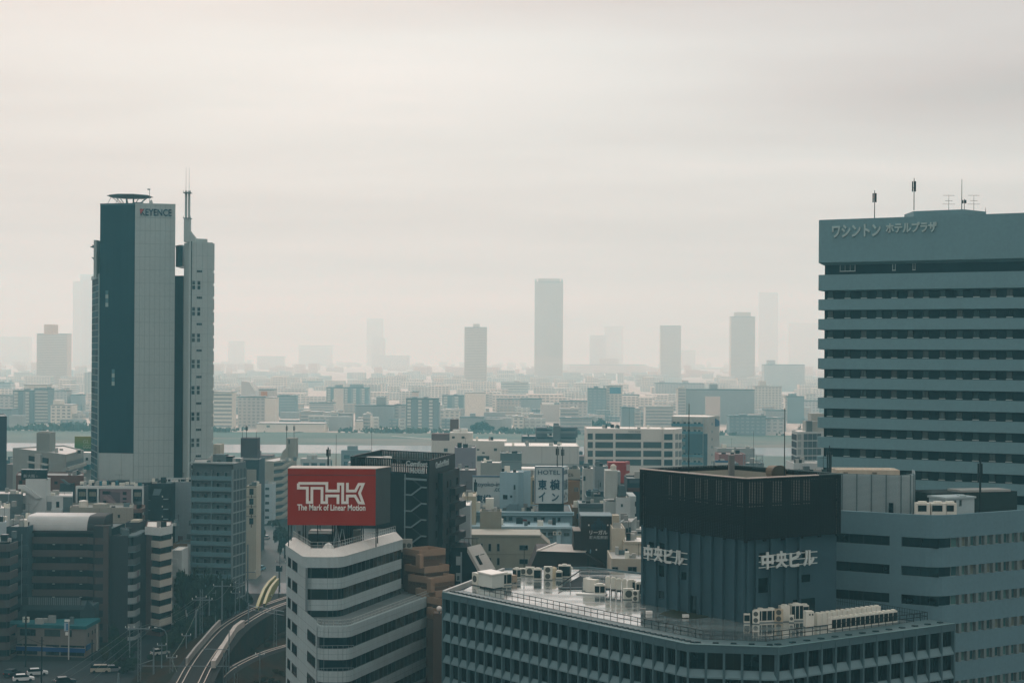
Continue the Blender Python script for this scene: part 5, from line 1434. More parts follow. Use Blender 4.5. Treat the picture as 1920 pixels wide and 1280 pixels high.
q = MB().box(f.px(334, 1005), -0.2, Z(338, 1020, 482), f.px(343, 1005), 0, Z(338, 1004, 482)); pg.part('red_door', q, M((0.13, 0.035, 0.035)), fr=f)
# ochre and white small blocks
oc = B('house', 'ochre block squeezed left of the balcony flats', front(324, 358, 470, 9, 1020), Z(340, 1019, 470), OCHRE, ROOFG, par=0.2, cat='building')
put('window', win(1.4, 1.6, G_DARK, DARKM), oc.root, oc.fr(0).at(oc.fr(0).px(345, 1040), 0, Z(345, 1046, 470)), oc.fr(0).rz)
q = MB().box(oc.fr(0).L - 0.9, -0.1, 0, oc.fr(0).L, 0, oc.z1); oc.part('white_strip', q, WALLW, fr=oc.fr(0))
wq = B('house', 'narrow white block with rounded steps right of the banded flats', front(322, 341, 448, 9, 1040), Z(333, 1031, 448), WALLW, WHITE2, par=0.2, cat='building')
for k in range(3): q = MB().box(-0.8, -0.4, wq.z1 - 4.2 * (k + 1), 1.6, 0.1, wq.z1 - 4.2 * k - 2.2); wq.part('bay', q, WALLW, fr=wq.fr(0))
# grey-blue balcony flats
gb = B('apartment_building', 'blue grey balcony flats with panelled right end beside the tall tower', [(X(361, 466, 900), 466.0), (X(437, 464, 900), 464.0), (X(461, 474, 900), 474.0), (X(440, 488, 900), 488.0), (X(364, 484, 900), 484.0)], Z(400, 868, 465), M((0.12, 0.165, 0.175), 0.75), ROOFL, par=0.2, cat='apartment building')
f, f2 = gb.fr(0), gb.fr(1); GH = 20.35 * 465 / F
zs = [Z(400, 898.5, 465) - GH * k for k in range(13)]
balcony_face(gb, f, 0.05, f.L, [z for z in zs if z > 1], GH, 2, M((0.19, 0.25, 0.26)), M((0.135, 0.235, 0.26), 0.3), deep=1.3, door=G_DARK)
gb.part('eave', MB().box(-0.3, -1.6, gb.z1 - 0.1, f.L + 0.3, 0, gb.z1 + 0.25), M((0.30, 0.36, 0.36)), fr=f)
for k, z in enumerate(zs):
    if z < 1: break
    n_ = 4
    for j in range(n_):
        w = f2.L / n_; q = MB().box(w * j + 0.25 + 0.12 * ((k + j) % 3), -0.06, z + 0.2, w * (j + 1) - 0.2, 0, z + GH - 0.35)
        gb.part('grey_panel', q, M((0.085, 0.115, 0.125)), fr=f2)
    q = MB().box(-0.05, -0.1, z - 0.28, f2.L + 0.05, 0, z + 0.02); gb.part('floor_band', q, M((0.27, 0.32, 0.32)), fr=f2)
    q = MB()
    for j in range(n_ + 1): q.box(f2.L / n_ * j - 0.09, -0.1, z + 0.03, f2.L / n_ * j + 0.09, 0, z + GH - 0.3)
    gb.part('mullions', q, M((0.27, 0.32, 0.32)), fr=f2, kind='stuff')
for a, b_, y_, m_ in ((399, 424, 852, GREYT), (424, 436, 855, DARKM), (436, 452, 859, ROOFL), (409, 413, 862, WALLW)): gb.rbox('roof_house', a, b_, y_, 474, 4, m_)
# slim dark slab at the frame edge
sl_ = B('office_building', 'plain dark slate slab at the left edge above the white stair block', front(-30, 12.5, 505, 20, 850, side=-6.5), Z(10, 780, 505), mat('edge_slab', (0.060, 0.090, 0.110), 0.6, var=0.1, scale=0.2, streak=0.1), ROOFG, par=0.2, cat='building')
# white block with zigzag stair and dark sign
ws = B('apartment_building', 'white block with zigzag stairs under a dark rooftop sign', front(36, 136, 462, 14, 950, side=-3.5), Z(90, 929, 462), WALLW, ROOFL, par=0.4, cat='apartment building')
f = ws.fr(0); P2 = lambda p_: f.px(p_, 930); zz = lambda y_: Z(80, y_, 462)
q = MB().box(P2(49), -0.6, 0, P2(88), 3.5, zz(897)); ws.part('stair_head', q, WALLW, fr=f)
q = MB().xz([(P2(36), zz(908)), (P2(47), zz(908)), (P2(80), zz(932)), (P2(70), zz(934)), (P2(45), zz(916)), (P2(36), zz(916))], -1.3, -0.6); ws.part('stair_flight', q, WALLW, fr=f)
for k in range(3):
    y_ = 940 + 21 * k
    q = MB().xz([(P2(43), zz(y_ + 4)), (P2(56), zz(y_ + 4)), (P2(70), zz(y_)), (P2(97), zz(y_)), (P2(97), zz(y_ + 16)), (P2(43), zz(y_ + 16))], -0.08, -0.03); ws.part('stair_void', q, M((0.17, 0.20, 0.205)), fr=f)
    q = MB().xz([(P2(56), zz(y_ + 13)), (P2(70), zz(y_)), (P2(79), zz(y_)), (P2(79), zz(y_ + 13))], -0.12, -0.08); ws.part('painted_stair_shadow', q, M((0.03, 0.045, 0.05)), fr=f)  # thin dark sheet, shadow under the flight painted in
    q = MB().xz([(P2(42), zz(y_ + 15)), (P2(55), zz(y_ + 14)), (P2(70), zz(y_ - 2)), (P2(75), zz(y_ - 2)), (P2(60), zz(y_ + 19)), (P2(42), zz(y_ + 19))], -0.9, -0.15); ws.part('stair_flight', q, WALLW, fr=f)
    q = MB().box(P2(97), -0.7, zz(y_ + 19), P2(118), 0, zz(y_ + 13.5)); ws.part('ledge', q, WALLW, fr=f)
    put('window', win(1.0, 1.7, G_DARK, WALLW), ws.root, f.at(P2(108.5), 0, zz(y_ + 11)), f.rz)
q = MB().box(P2(118.5), -0.1, 0, P2(136), 0, zz(931)); ws.part('grey_side', q, GREYT, fr=f)
sg = thing('rooftop_sign', 'dark rooftop sign with pale lettering on the white stair block', 'sign', (X(64, 462, 890), 463, Z(64, 899, 462)))
part('board', MB().box(X(40.5, 462, 890), 461.6, Z(64, 899.5, 462), X(88.5, 462, 890), 462.4, Z(64, 880.5, 462)), M((0.016, 0.032, 0.038), 0.6), sg)
part('frame_top', MB().box(X(40, 462, 890), 461.5, Z(64, 880.4, 462), X(89, 462, 890), 462.5, Z(64, 879.4, 462)), METAL, sg)
for s_, a, b_, y_, h_, c in (('エスリード', 49, 69, 887, 4.0, 0.10), ('新大阪', 44, 66, 895, 6.5, 0.30), ('第一', 67, 76, 894.5, 4, 0.16)):
    put('lettering', text_mesh(s_, X(b_, 462) - X(a, 462), h_ * 462 / F, 0.06, M((c, c * 1.1, c * 1.1), 0.6), 0.01), sg, (X(a, 461.6, 890), 461.58, Z(a, y_, 461.6)), 0)
lg = B('house', 'low grey block left of the white stair block', front(-20, 43, 455, 12, 940, side=-3.4), Z(20, 925.5, 455), M((0.115, 0.15, 0.155), 0.8), ROOFL, par=0.3, cat='building')
q = MB().box(lg.fr(0).px(15, 930), -0.05, 0, lg.fr(0).px(17, 930), 0, lg.z1); lg.part('down_pipe', q, METAL, fr=lg.fr(0))
lw = B('house', 'white cube house at the left edge under the low grey block', front(-25, 18.5, 430, 10, 970, side=-3), Z(10, 952, 430), WALLW, WHITE2, par=0.3, cat='building')
lw2 = B('house', 'blue-white wall below the white cube house at the left edge', front(-25, 11.5, 412, 8, 990, side=-2.4), Z(5, 978, 412), M((0.42, 0.50, 0.52), 0.7), WHITE2, par=0.3, cat='building')
lr = B('house', 'small flat white roof right of the white cube house', front(18.5, 55, 440, 9, 975), Z(30, 974, 440), WALLW, WHITE2, par=0.2, cat='building')
# brick block behind
br = B('apartment_building', 'reddish brick block behind the dark rooftop sign', front(30, 157, 500, 14, 900, side=-3.5), Z(120, 891, 500), BRK, ROOFG, par=0.3, cat='apartment building')
f = br.fr(0)
q = MB().box(f.px(116, 900), -2.0, 0, f.px(140, 900), 0, Z(125, 905, 500)); br.part('grey_bay', q, SLATE, fr=f)
q = MB().xz([(f.px(117, 900), Z(120, 897, 500)), (f.px(123, 900), Z(120, 897, 500)), (f.px(136, 900), Z(130, 907, 500)), (f.px(130, 900), Z(130, 907, 500))], -2.5, -2.0); br.part('stair_slope', q, GREYT, fr=f)
q = MB().box(f.px(36, 905), -0.1, Z(40, 912, 500), f.px(42, 905), 0, Z(40, 900, 500)).box(f.px(102, 905), -0.1, Z(105, 907, 500), f.px(108, 905), 0, Z(105, 902, 500)); br.part('openings', q, VOID, fr=f, kind='stuff')
# beige office with stair turret
bo = B('office_building', 'beige office with a windowless turret left of the tall tower', [(X(24, 640, 850), 640.0), (X(124, 600, 850), 600.0), (X(157, 628, 850), 628.0), (X(120, 660, 850), 660)], Z(100, 850, 605), M((0.29, 0.31, 0.29), 0.8, streak=0.1), ROOFL, par=0.4, cat='office building')
f = bo.fr(0); f2 = bo.fr(1)
bo.rbox('turret', 68.5, 93, 811, 622, 8, M((0.27, 0.29, 0.27), 0.8)); bo.rbox('turret_cap', 72, 90, 809, 624, 5, M((0.25, 0.27, 0.25)))
for k in range(4):
    z = Z(75, 861, 620) - 13.8 * 620 / F * k
    q = MB().box(f.px(54, 860), -0.1, z - 1.0, f.px(68, 860), 0, z + 0.9).box(f.px(80, 860), -0.1, z - 1.0, f.px(91, 860), 0, z + 0.9); bo.part('gallery_void', q, VOID, fr=f)
    q = MB().box(f.px(54, 860), -0.7, z - 1.7, f.px(92, 860), 0, z - 1.0); bo.part('gallery_parapet', q, M((0.42, 0.43, 0.40)), fr=f)
    q = MB().box(0.4, -0.1, z - 1.4, f2.L - 0.6, 0, z + 0.3); bo.part('window_strip', q, M((0.06, 0.09, 0.10), 0.3), fr=f2)
    q = MB().box(0, -0.9, z - 2.6, f2.L + 0.6, 0, z - 1.45); bo.part('balcony_parapet', q, M((0.36, 0.37, 0.34)), fr=f2)
q = MB().box(f.px(68, 860), -0.6, 0, f.px(79, 860), 0, Z(75, 852, 615)); bo.part('pier', q, M((0.40, 0.41, 0.38)), fr=f)
gbd = thing('billboard', 'yellow green billboard with faint white marks beside the tall tower', 'billboard', (X(157, 655, 830), 655, Z(157, 846, 655)))
gm = bpy.data.materials.new('green_gradient_print'); gm.use_nodes = True
gN, gL = gm.node_tree.nodes, gm.node_tree.links
ggeo = gN.new('ShaderNodeNewGeometry'); gs = gN.new('ShaderNodeSeparateXYZ'); gL.new(ggeo.outputs['Position'], gs.inputs[0])
gr1 = gN.new('ShaderNodeMapRange'); gr1.inputs[1].default_value = Z(157, 845, 655); gr1.inputs[2].default_value = Z(157, 817, 655); gL.new(gs.outputs[2], gr1.inputs[0])
grp = gN.new('ShaderNodeValToRGB'); grp.color_ramp.elements[0].color = (0.015, 0.10, 0.075, 1); grp.color_ramp.elements[1].color = (0.17, 0.17, 0.008, 1)
e_ = grp.color_ramp.elements.new(0.4); e_.color = (0.06, 0.17, 0.03, 1)
gL.new(gr1.outputs[0], grp.inputs[0]); gL.new(grp.outputs[0], gN['Principled BSDF'].inputs['Base Color']); gN['Principled BSDF'].inputs['Roughness'].default_value = 0.6
part('board', MB().box(X(141, 655, 830), 654, Z(157, 846, 655), X(176, 655, 830), 655, Z(157, 817.5, 655)), gm, gbd)
for k, (s_, y_) in enumerate((('GL', 831), ('GGG', 840))):
    put('lettering', text_mesh(s_, (12 if k == 0 else 14) * 655 / F, 7 * 655 / F, 0.1, M((0.36, 0.42, 0.28), 0.6), 0.0), gbd, (X(155.5, 653.9, 835), 653.95, Z(157, y_, 655)), 0)
gbb = B('office_building', 'white office under the yellow green billboard', front(141, 186, 652, 12, 870), Z(157, 848, 652), WALLW, WHITE2, par=0.2, cat='office building')
gbb.wins(0, [gbb.fr(0).px(163, 860)], [Z(163, 863, 652), Z(163, 877, 652)], 1.1, 1.2)
q = MB().box(gbb.fr(0).px(155, 870), -4, Z(160, 879, 652), gbb.fr(0).px(172, 870), 0, Z(160, 870, 652)); gbb.part('teal_canopy', q, TEALR, fr=gbb.fr(0))
q = MB().box(X(12, 640, 880), 640, 0, X(24, 640, 880), 652, Z(18, 870, 640)); hb2 = tag(put('house', q.mesh('house', M((0.22, 0.20, 0.19))), None), 'pale brown house squeezed right of the dark edge slab', 'house')

# --- convenience store, bottom left
cv = B('store', 'two storey beige store with a teal roof edge and blue band', [(X(15, 402, 1180), 402.0), (X(160, 399, 1180), 399.0), (X(186, 411, 1180), 411.0), (X(184, 411.8, 1180), 411.8), (X(14, 406.5, 1180), 406.5)], Z(100, 1171.5, 400), M((0.21, 0.20, 0.185), 0.8, streak=0.12), TEALR, par=0.0, cat='shop')
f, f2 = cv.fr(0), cv.fr(1)
m = MB(); band(m, [cv.foot[0], cv.foot[1], cv.foot[2]], cv.z1 - 0.7, cv.z1 + 0.05, 0.3, 0.4); cv.part('roof_edge', m, TEALR)
for a, b_ in ((18, 29), (37.5, 67), (83.5, 113), (131, 134.5)):
    x0, x1 = f.px(a, 1185), f.px(b_, 1185); put('window', win(x1 - x0, 1.55, G_MID if a == 83.5 else G_DARK, DARKM, 2 if b_ - a > 12 else 0), cv.root, f.at((x0 + x1) / 2, 0, Z(a, 1192.5, 400)), f.rz)
q = MB().box(f.px(31, 1215), -0.25, Z(100, 1221, 400), f.L, 0, Z(100, 1213, 400)); cv.part('blue_fascia', q, M((0.010, 0.085, 0.23), 0.5), fr=f)
q = MB().box(f.px(16, 1215), -0.25, Z(100, 1220, 400), f.px(30, 1215), 0, Z(100, 1211, 400)); cv.part('pale_fascia', q, M((0.20, 0.23, 0.24), 0.5), fr=f)
q = MB().box(f.px(17, 1215), -0.3, Z(100, 1212.8, 400), f.L, 0, Z(100, 1212, 400)); cv.part('fascia_strip', q, M((0.35, 0.36, 0.35)), fr=f)
for a, b_ in ((20, 42), (44, 70), (86, 111), (114, 158)):
    x0, x1 = f.px(a, 1230), f.px(b_, 1230); put('shop_window', win(x1 - x0, 2.4, G_DARK, DARKM, 2), cv.root, f.at((x0 + x1) / 2, 0, 0.3), f.rz)
for a in (165.5, 173, 178): put('window', win(0.5, 1.0, G_DARK, DARKM), cv.root, f2.at(f2.px(a, 1185), 0, Z(a, 1190, 404)), f2.rz)
q = MB().box(f2.px(161, 1210), -0.2, Z(165, 1216, 402), f2.px(169, 1210), 0, Z(165, 1206, 402)); cv.part('blue_sign', q, M((0.02, 0.12, 0.24)), fr=f2)
q = MB(); x = f2.px(180, 1200)
q.box(x, -0.3, 0, x + 0.4, 0, cv.z1 - 1); cv.part('white_pillar', q, M((0.45, 0.45, 0.42)), fr=f2)
ps = thing('pole_sign', 'white pole sign with blue tabs before the teal roofed store', 'sign', (X(128.5, 396, 1240), 396.0, 0))
x = ps.location.x
part('pole', MB().cyl(x, 396, 0, Z(128, 1162, 396), 0.16, 8), M((0.42, 0.44, 0.42)), ps)
part('panel', MB().box(X(120.8, 396, 1170), 395.7, Z(125, 1182, 396), x - 0.1, 396.0, Z(125, 1166.5, 396)), M((0.36, 0.46, 0.52), 0.5), ps)
part('blue_panel', MB().box(X(125, 396, 1170), 395.6, Z(125, 1180, 396), x - 0.12, 395.69, Z(125, 1168, 396)), M((0.04, 0.20, 0.36), 0.5), ps)
part('cap', MB().box(X(121.5, 396, 1163), 395.65, Z(125, 1164.5, 396), x + 0.2, 396.2, Z(125, 1161, 396)), WHITE, ps)
part('lower_tab', MB().box(X(123, 396, 1185), 395.7, Z(125, 1190, 396), x - 0.1, 396, Z(125, 1184, 396)), WHITE, ps)
# open galleried block behind the store
ob = B('apartment_building', 'slate lower wing with a railed deck behind the teal roofed store', front(38, 175, 415, 10, 1140), Z(110, 1134, 415), SLATE, M((0.10, 0.14, 0.15)), par=0.0, cat='building')
f = ob.fr(0)
q = MB().box(f.px(43, 1120), -0.1, ob.z1, f.px(152, 1120), 0.0, ob.z1 + 1.9); ob.part('deck_screen', q, M((0.075, 0.10, 0.105), 0.5), fr=f)
q = MB()
for k in range(26): x = f.px(54 + 3.8 * k, 1120); q.box(x, -0.16, ob.z1 + 0.1, x + (0.22 if k % 4 else 0.32), -0.11, ob.z1 + 1.85)
ob.part('balusters', q, M((0.20, 0.245, 0.25)), fr=f, kind='stuff')
q = MB().box(f.px(43, 1140), -0.25, ob.z1 - 1.0, f.px(165, 1140), -0.02, ob.z1 - 0.05); ob.part('deck_edge', q, M((0.085, 0.12, 0.13)), fr=f)
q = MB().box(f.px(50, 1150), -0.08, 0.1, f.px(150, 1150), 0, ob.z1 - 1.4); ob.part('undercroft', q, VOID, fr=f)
q = MB().xz([(f.px(150, 1140), ob.z1 - 4), (f.px(165, 1140), ob.z1 + 1.4), (f.px(180, 1140), ob.z1 - 0.6), (f.px(180, 1140), 0), (f.px(150, 1140), 0)], -0.9, -0.3); ob.part('stair_wall', q, SLATE, fr=f)

# ================================================================== between: flats beyond the street
zf = B('apartment_building', 'tall beige flats with a zigzag stair and twin masts beyond the street', [(X(486, 735, 900), 735.0), (X(513, 728, 900), 728.0), (X(556, 748, 900), 748.0), (X(530, 770, 900), 770.0)], Z(505, 864, 730), M((0.33, 0.33, 0.285), 0.8, streak=0.1), ROOFL, par=0.5, cat='apartment building')
f, f2 = zf.fr(0), zf.fr(1)
zf.wins(0, [f.px(490.5, 880)], [Z(490, 873, 733) - 13.6 * 730 / F * k for k in range(2)], 1.2, 1.1, (G_DARK,))
for k in range(9):
    z = Z(515, 871, 732) - 13.3 * 732 / F * k
    q = MB().xz([(0.2, z - 0.5), (f2.L * 0.33, z - 0.5), (f2.L * 0.62, z + 1.7), (f2.L * 0.72, z + 1.7), (f2.L * 0.45, z + 0.7), (f2.L * 0.33, z + 0.9), (0.2, z + 0.9)], -0.1, 0); zf.part('stair_void', q, M((0.06, 0.08, 0.085)), fr=f2)
    q = MB().xz([(-0.1, z - 1.6), (f2.L * 0.35, z - 1.6), (f2.L * 0.85, z + 0.6), (f2.L * 0.85, z + 1.4), (f2.L * 0.33, z - 0.5), (-0.1, z - 0.5)], -0.9, -0.1); zf.part('stair_parapet', q, M((0.38, 0.37, 0.32)), fr=f2)
zf.rbox('turret', 536.5, 555, 821, 752, 8, M((0.30, 0.30, 0.265), 0.8))
q = MB().xz([(X(524, 751, 840), Z(530, 866, 751)), (X(540, 751, 840), Z(530, 866, 751)), (X(540, 751, 840), Z(530, 836, 751)), (X(530, 751, 840), Z(530, 846, 751))], 750, 753); zf.part('turret_shoulder', q, M((0.31, 0.31, 0.27)))
q = MB().box(X(540.5, 751, 830), 751.8, Z(540, 832, 751), X(542.5, 751, 830), 752, Z(540, 824, 751)); zf.part('slot', q, VOID)
antenna('left mast of the twin masts on the beige zigzag flats', 537.5, 822, 796, 754, 'cell', r=0.14); antenna('right mast of the twin masts on the beige zigzag flats', 551.5, 822, 796, 754, 'cell', r=0.12)
wb2 = B('apartment_building', 'small white block with one column of windows before the zigzag flats', front(486, 511, 716, 10, 930), Z(500, 906.5, 716), M((0.40, 0.48, 0.50), 0.75), ROOFL, par=0.3, cat='apartment building')
wb2.wins(0, [wb2.fr(0).px(501, 930)], [Z(501, 918.5 + 13.4 * k, 716) for k in range(5)], 1.8, 1.2, (G_DARK,))
nc = B('apartment_building', 'narrow cream block with dark bays right of the balcony flats', front(462, 481, 540, 10, 930), Z(470, 911, 540), CREAM, M((0.10, 0.15, 0.14)), par=0.3, cat='apartment building')
f = nc.fr(0)
for k in range(4):
    z = Z(470, 927, 540) - 18.4 * 540 / F * k
    put('window', win(1.3, 1.9, G_DARK, DARKM, 1), nc.root, f.at(f.L * 0.5, 0, z), f.rz)
    q = MB().box(0, -0.08, z + 2.35, f.L, 0, z + 2.5); nc.part('floor_line', q, M((0.13, 0.09, 0.07)), fr=f)
    q = MB().box(f.L * 0.45, -0.05, z - 1.0, f.L * 0.55, 0, z - 0.08); nc.part('panel', q, M((0.12, 0.06, 0.05)), fr=f)
tn = B('apartment_building', 'dark topped narrow block with a brown box and masts, left of the red billboard', front(440, 486, 610, 14, 870), Z(465, 861, 610), M((0.05, 0.085, 0.105), 0.7), ROOFL, par=0.3, cat='apartment building')
tn.rbox('brown_box', 451.3, 482.5, 821, 616, 7, M((0.085, 0.070, 0.078), 0.85)); q = MB().box(X(463, 609, 890), 608.6, 0, X(480, 609, 890), 609.9, Z(470, 880, 609)); tn.part('lower_wall', q, BEI)
q = MB().box(X(436, 612, 857), 608, tn.z1, X(486, 612, 857), 609, tn.z1 + 0.5); tn.part('roof_rail', q, ROOFL)
for p_, y_, kd in ((454.5, 808, 'rod'), (462.5, 797, 'cell'), (480.5, 809, 'rod')): antenna({454.5: 'short rod at the left of the brown roof box', 462.5: 'middle antenna mast on the brown roof box', 480.5: 'short rod at the right of the brown roof box'}[p_], p_, 821, y_, 619, kd, r=0.12)
cr = B('house', 'small cream roof house just right of the tall tower', front(399, 413, 600, 8, 840), Z(405, 833, 600), CREAM, ROOFL, par=0.2, cat='house')

# ================================================================== middle ground, between the wedge office and the wet roof
def clutter(b, n):
    f = b.fr(0)
    dp = hypot(b.foot[-1][0] - b.foot[0][0], b.foot[-1][1] - b.foot[0][1])
    for k in range(n):
        w, h = rnd.uniform(.6, 1.8), rnd.uniform(.5, 1.7); x, y = rnd.uniform(.1, .9) * max(f.L - w, .5), rnd.uniform(.1, .7) * dp
        b.part('roof_unit', MB().box(x, y, b.zr, x + w, y + rnd.uniform(.6, 1.4), b.zr + h), rnd.choice((ACW, CONC, GREYT, DARKM, ROOFL)), fr=f)
    if rnd.random() < .6:
        x, y, h = rnd.uniform(.1, .9) * f.L, rnd.uniform(.2, .7) * dp, rnd.uniform(2, 4.5)
        b.part('aerial', MB().bar((x, y, b.zr), (x, y, b.zr + h), .045).bar((x - .6, y, b.zr + h * .9), (x + .6, y, b.zr + h * .9), .03), DARKM, fr=f)


def mid(name, label, pxl, pxr, py, d, deep, wall, roof=None, par=0.3, cat='building', side=0.0, d2=None, z0=0.0):
    b = B(name, label, front(pxl, pxr, d, deep, py + 20, d2, side), Z((pxl + pxr) / 2, py, d), wall, roof or ROOFL, par=par, cat=cat, z0=z0)
    clutter(b, 2 + int((pxr - pxl) / 22))
    return b


def holes(b, lst, i=0, glass=G_DARK, frame=None, name='window', nm=0):
    """windows given as photo boxes on one wall"""
    f = b.fr(i)
    for x0, y0, x1, y1 in lst:
        a, c = f.px(x0, y1), f.px(x1, y1); d = f.at((a + c) / 2)[1]
        put(name, win(abs(c - a), (y1 - y0) * d / F, glass, frame or METAL, nm), b.root, f.at((a + c) / 2, 0, Z(x0, y1, d)), f.rz)


def slab(b, name, x0, y0, x1, y1, m, out=0.4, i=0, kind=None, back=0.0):
    f = b.fr(i); a, c = f.px(x0, y1), f.px(x1, y1); d = f.at((a + c) / 2)[1]
    return b.part(name, MB().box(a, -out, Z(x0, y1, d), c, back, Z(x0, y0, d)), m, fr=f, kind=kind)


LBL = mat('pale_blue_wall', (0.30, 0.42, 0.46), 0.7, var=0.06, scale=0.4, streak=0.08)
LBL2 = mat('pale_blue_rail', (0.40, 0.54, 0.58), 0.6, var=0.06, scale=0.4)
# --- pale blue hotel
th = mid('hotel_building', 'pale blue hotel with gallery floors under two white hotel signs', 880, 1073, 960, 408, 22, LBL, M((0.12, 0.15, 0.155)), cat='hotel', par=0.2)
slab(th, 'roof_rail', 878, 957.5, 1076, 964, LBL2, 1.4)
slab(th, 'roof_rail_core', 879, 959, 1074, 962.5, M((0.18, 0.27, 0.30)), 1.45)
holes(th, [(941, 968, 950, 976), (953.5, 968, 961, 976), (970, 968.5, 977, 976), (1000.5, 969, 1007, 977), (1014, 969, 1021, 977), (1045, 969.5, 1051, 977.5)])
slab(th, 'red_notice', 979, 973, 988, 976.5, M((0.25, 0.04, 0.05)), 0.1)
slab(th, 'gallery_rail', 940, 977.5, 1064, 984.5, M((0.26, 0.35, 0.37)), 1.6)
f = th.fr(0); q = MB()
for k in range(34): x = f.px(940 + 124 * k / 33, 980); q.box(x - .05, -1.66, Z(1000, 984.5, 406.5), x + .05, -1.6, Z(1000, 977, 406.5))
th.part('gallery_bars', q, LBL2, fr=f, kind='stuff')
low = mid('hotel_wing', 'lower pale blue hotel wing with outdoor units on its ledges', 882, 1070, 986.5, 396, 10, LBL, LBL2, cat='hotel', par=0.1)
slab(low, 'eave', 881, 985, 1078, 989, LBL2, 1.2)
holes(low, [(968, 996, 978, 1003), (981, 996.5, 993, 1003), (1012.5, 997, 1024, 1003.5), (1027, 997, 1037, 1004), (1057, 998, 1068, 1004.5)], glass=G_MID, nm=1)
holes(low, [(968, 1005, 978, 1014), (981, 1005, 993, 1014), (1012.5, 1006, 1024, 1015), (1027, 1006, 1037, 1015)], glass=M((0.17, 0.25, 0.28), 0.4))
for a in (955, 998, 1043): slab(low, 'pier', a, 989, a + 8, 1040, LBL2, 0.8)
for k, a in enumerate((951, 963, 996, 1006, 1040, 1049)):
    l_ = (*low.fr(0).at(low.fr(0).px(a, 1000), -0.9)[:2], Z(a, 1003.5, 395)); fan_unit('air_conditioner', 'small fan unit on the pale blue wing ledge, number %s from the left' % ['one', 'two', 'three', 'four', 'five', 'six'][k], 0.8, 0.5, 0.9, 1, l_, 0.0, 'fan units on the pale blue wing')
holes(low, [(883, 998, 889, 1003)], glass=G_DARK)
t1 = mid('stair_tower', 'pale blue stair tower between the two white hotel signs', 937, 972, 885, 414, 8, LBL, WHITE2, cat='stair tower', side=3, par=0.2, z0=Z(950, 960, 414))
f = t1.fr(0)
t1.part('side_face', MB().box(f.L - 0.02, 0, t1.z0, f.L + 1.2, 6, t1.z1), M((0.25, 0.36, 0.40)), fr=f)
holes(t1, [(942.5, 926.5, 952, 936), (956, 927.5, 961, 933), (962.5, 908, 967, 918)], frame=LBL)
q = MB().xz([(f.px(940, 955), Z(950, 957, 413)), (f.px(956, 955), Z(950, 944, 413)), (f.px(972, 955), Z(950, 945, 413)), (f.px(972, 955), Z(950, 957, 413))], -2.0, -0.02); t1.part('stair_hood', q, M((0.17, 0.25, 0.28)), fr=f)
q = MB()
for k in range(9): q.box(f.px(963, 930), -0.15, Z(960, 920 + 2.6 * k, 413), f.px(966.5, 930), -0.1, Z(960, 919.4 + 2.6 * k, 413))
t1.part('ladder', q, METAL, fr=f, kind='stuff')
s1 = thing('hotel_sign', 'white hotel sign half hidden behind the pale blue stair tower', 'sign', (X(912, 424, 950), 424.5, Z(912, 950, 424)))
part('board', MB().box(X(886, 424, 920), 424, Z(912, 952, 424), X(945, 424, 920), 425, Z(912, 894, 424)), M((0.46, 0.53, 0.53), 0.6), s1)
part('frame_top', MB().box(X(885.5, 424, 895), 423.9, Z(912, 894, 424), X(945, 424, 895), 425.1, Z(912, 891.5, 424)), M((0.08, 0.16, 0.22)), s1)
NAVY = M((0.035, 0.085, 0.125), 0.6)
put('lettering', text_mesh('toyoko-inn', X(944, 424) - X(892, 424), 10.5 * 424 / F, 0.08, NAVY, 0.01), s1, (X(891.5, 423.9, 910), 423.98, Z(900, 913.5, 424)), 0)
put('lettering', text_mesh('.com', X(948, 424) - X(926, 424), 6.2 * 424 / F, 0.08, NAVY, 0.01), s1, (X(926, 423.9, 918), 423.98, Z(930, 920.5, 424)), 0)
put('lettering', text_mesh('東横', X(921, 424) - X(890, 424), 15 * 424 / F, 0.08, NAVY, 0.03), s1, (X(890, 423.9, 935), 423.98, Z(905, 942, 424)), 0)
antenna('thick dark pole in front of the half hidden hotel sign', 891.5, 940, 898, 422, 'cell', zb=th.zr, r=0.2)
s2 = thing('hotel_sign', 'tall white box sign with big dark blue characters on the pale blue hotel', 'sign', (X(1030, 410, 945), 412, Z(1030, 944, 410)))
zb_, zt_ = Z(1030, 943.5, 410), Z(1030, 875.5, 410)
xa, xb = X(1004, 410, 910), X(1054.5, 410, 910)
part('box', MB().prism([(xa, 410), (xb, 410), (X(1065.5, 414, 910), 416), (xa, 416)], zb_, zt_), M((0.48, 0.55, 0.55), 0.6), s2)
part('frame_edge', MB().box(xb - 0.02, 409.7, zb_, xb + 0.28, 410.1, zt_).box(xa - 0.15, 409.8, zb_, xa, 410.1, zt_).box(xa, 409.85, zt_, xb, 410.1, zt_ + 0.15), M((0.03, 0.10, 0.16)), s2)
for s_, a, b_, y_, h_ in (('HOTEL', 1008.5, 1050, 889, 8.2), ('東', 1008.5, 1025.5, 917.5, 19), ('横', 1031, 1050, 918, 19.5), ('イ', 1010, 1022.5, 939.5, 18), ('ン', 1034.5, 1048, 939, 15)):
    put('lettering', text_mesh(s_, X(b_, 410) - X(a, 410), h_ * 410 / F, 0.1, NAVY, 0.008 if s_ == 'HOTEL' else 0.03), s2, (X(a, 409.9, 910), 409.98, Z(a, y_, 410)), 0)
fs = Fr((xb, 410.0), (X(1065.5, 414, 910), 416.0))
for s_, z_, h_ in (('HOTEL', 889, 8), ('東横', 918, 19), ('イン', 939, 17)):
    put('lettering', text_mesh(s_, fs.L * 0.6, h_ * 412 / F, 0.06, M((0.12, 0.17, 0.19), 0.6), 0.01), s2, fs.at(fs.L * 0.25, -0.05, Z(1058, z_, 412)), fs.rz)
part('sign_base', MB().box(xa + 0.8, 410.6, th.zr, xb + 0.4, 415, zb_), M((0.025, 0.04, 0.048)), s2)
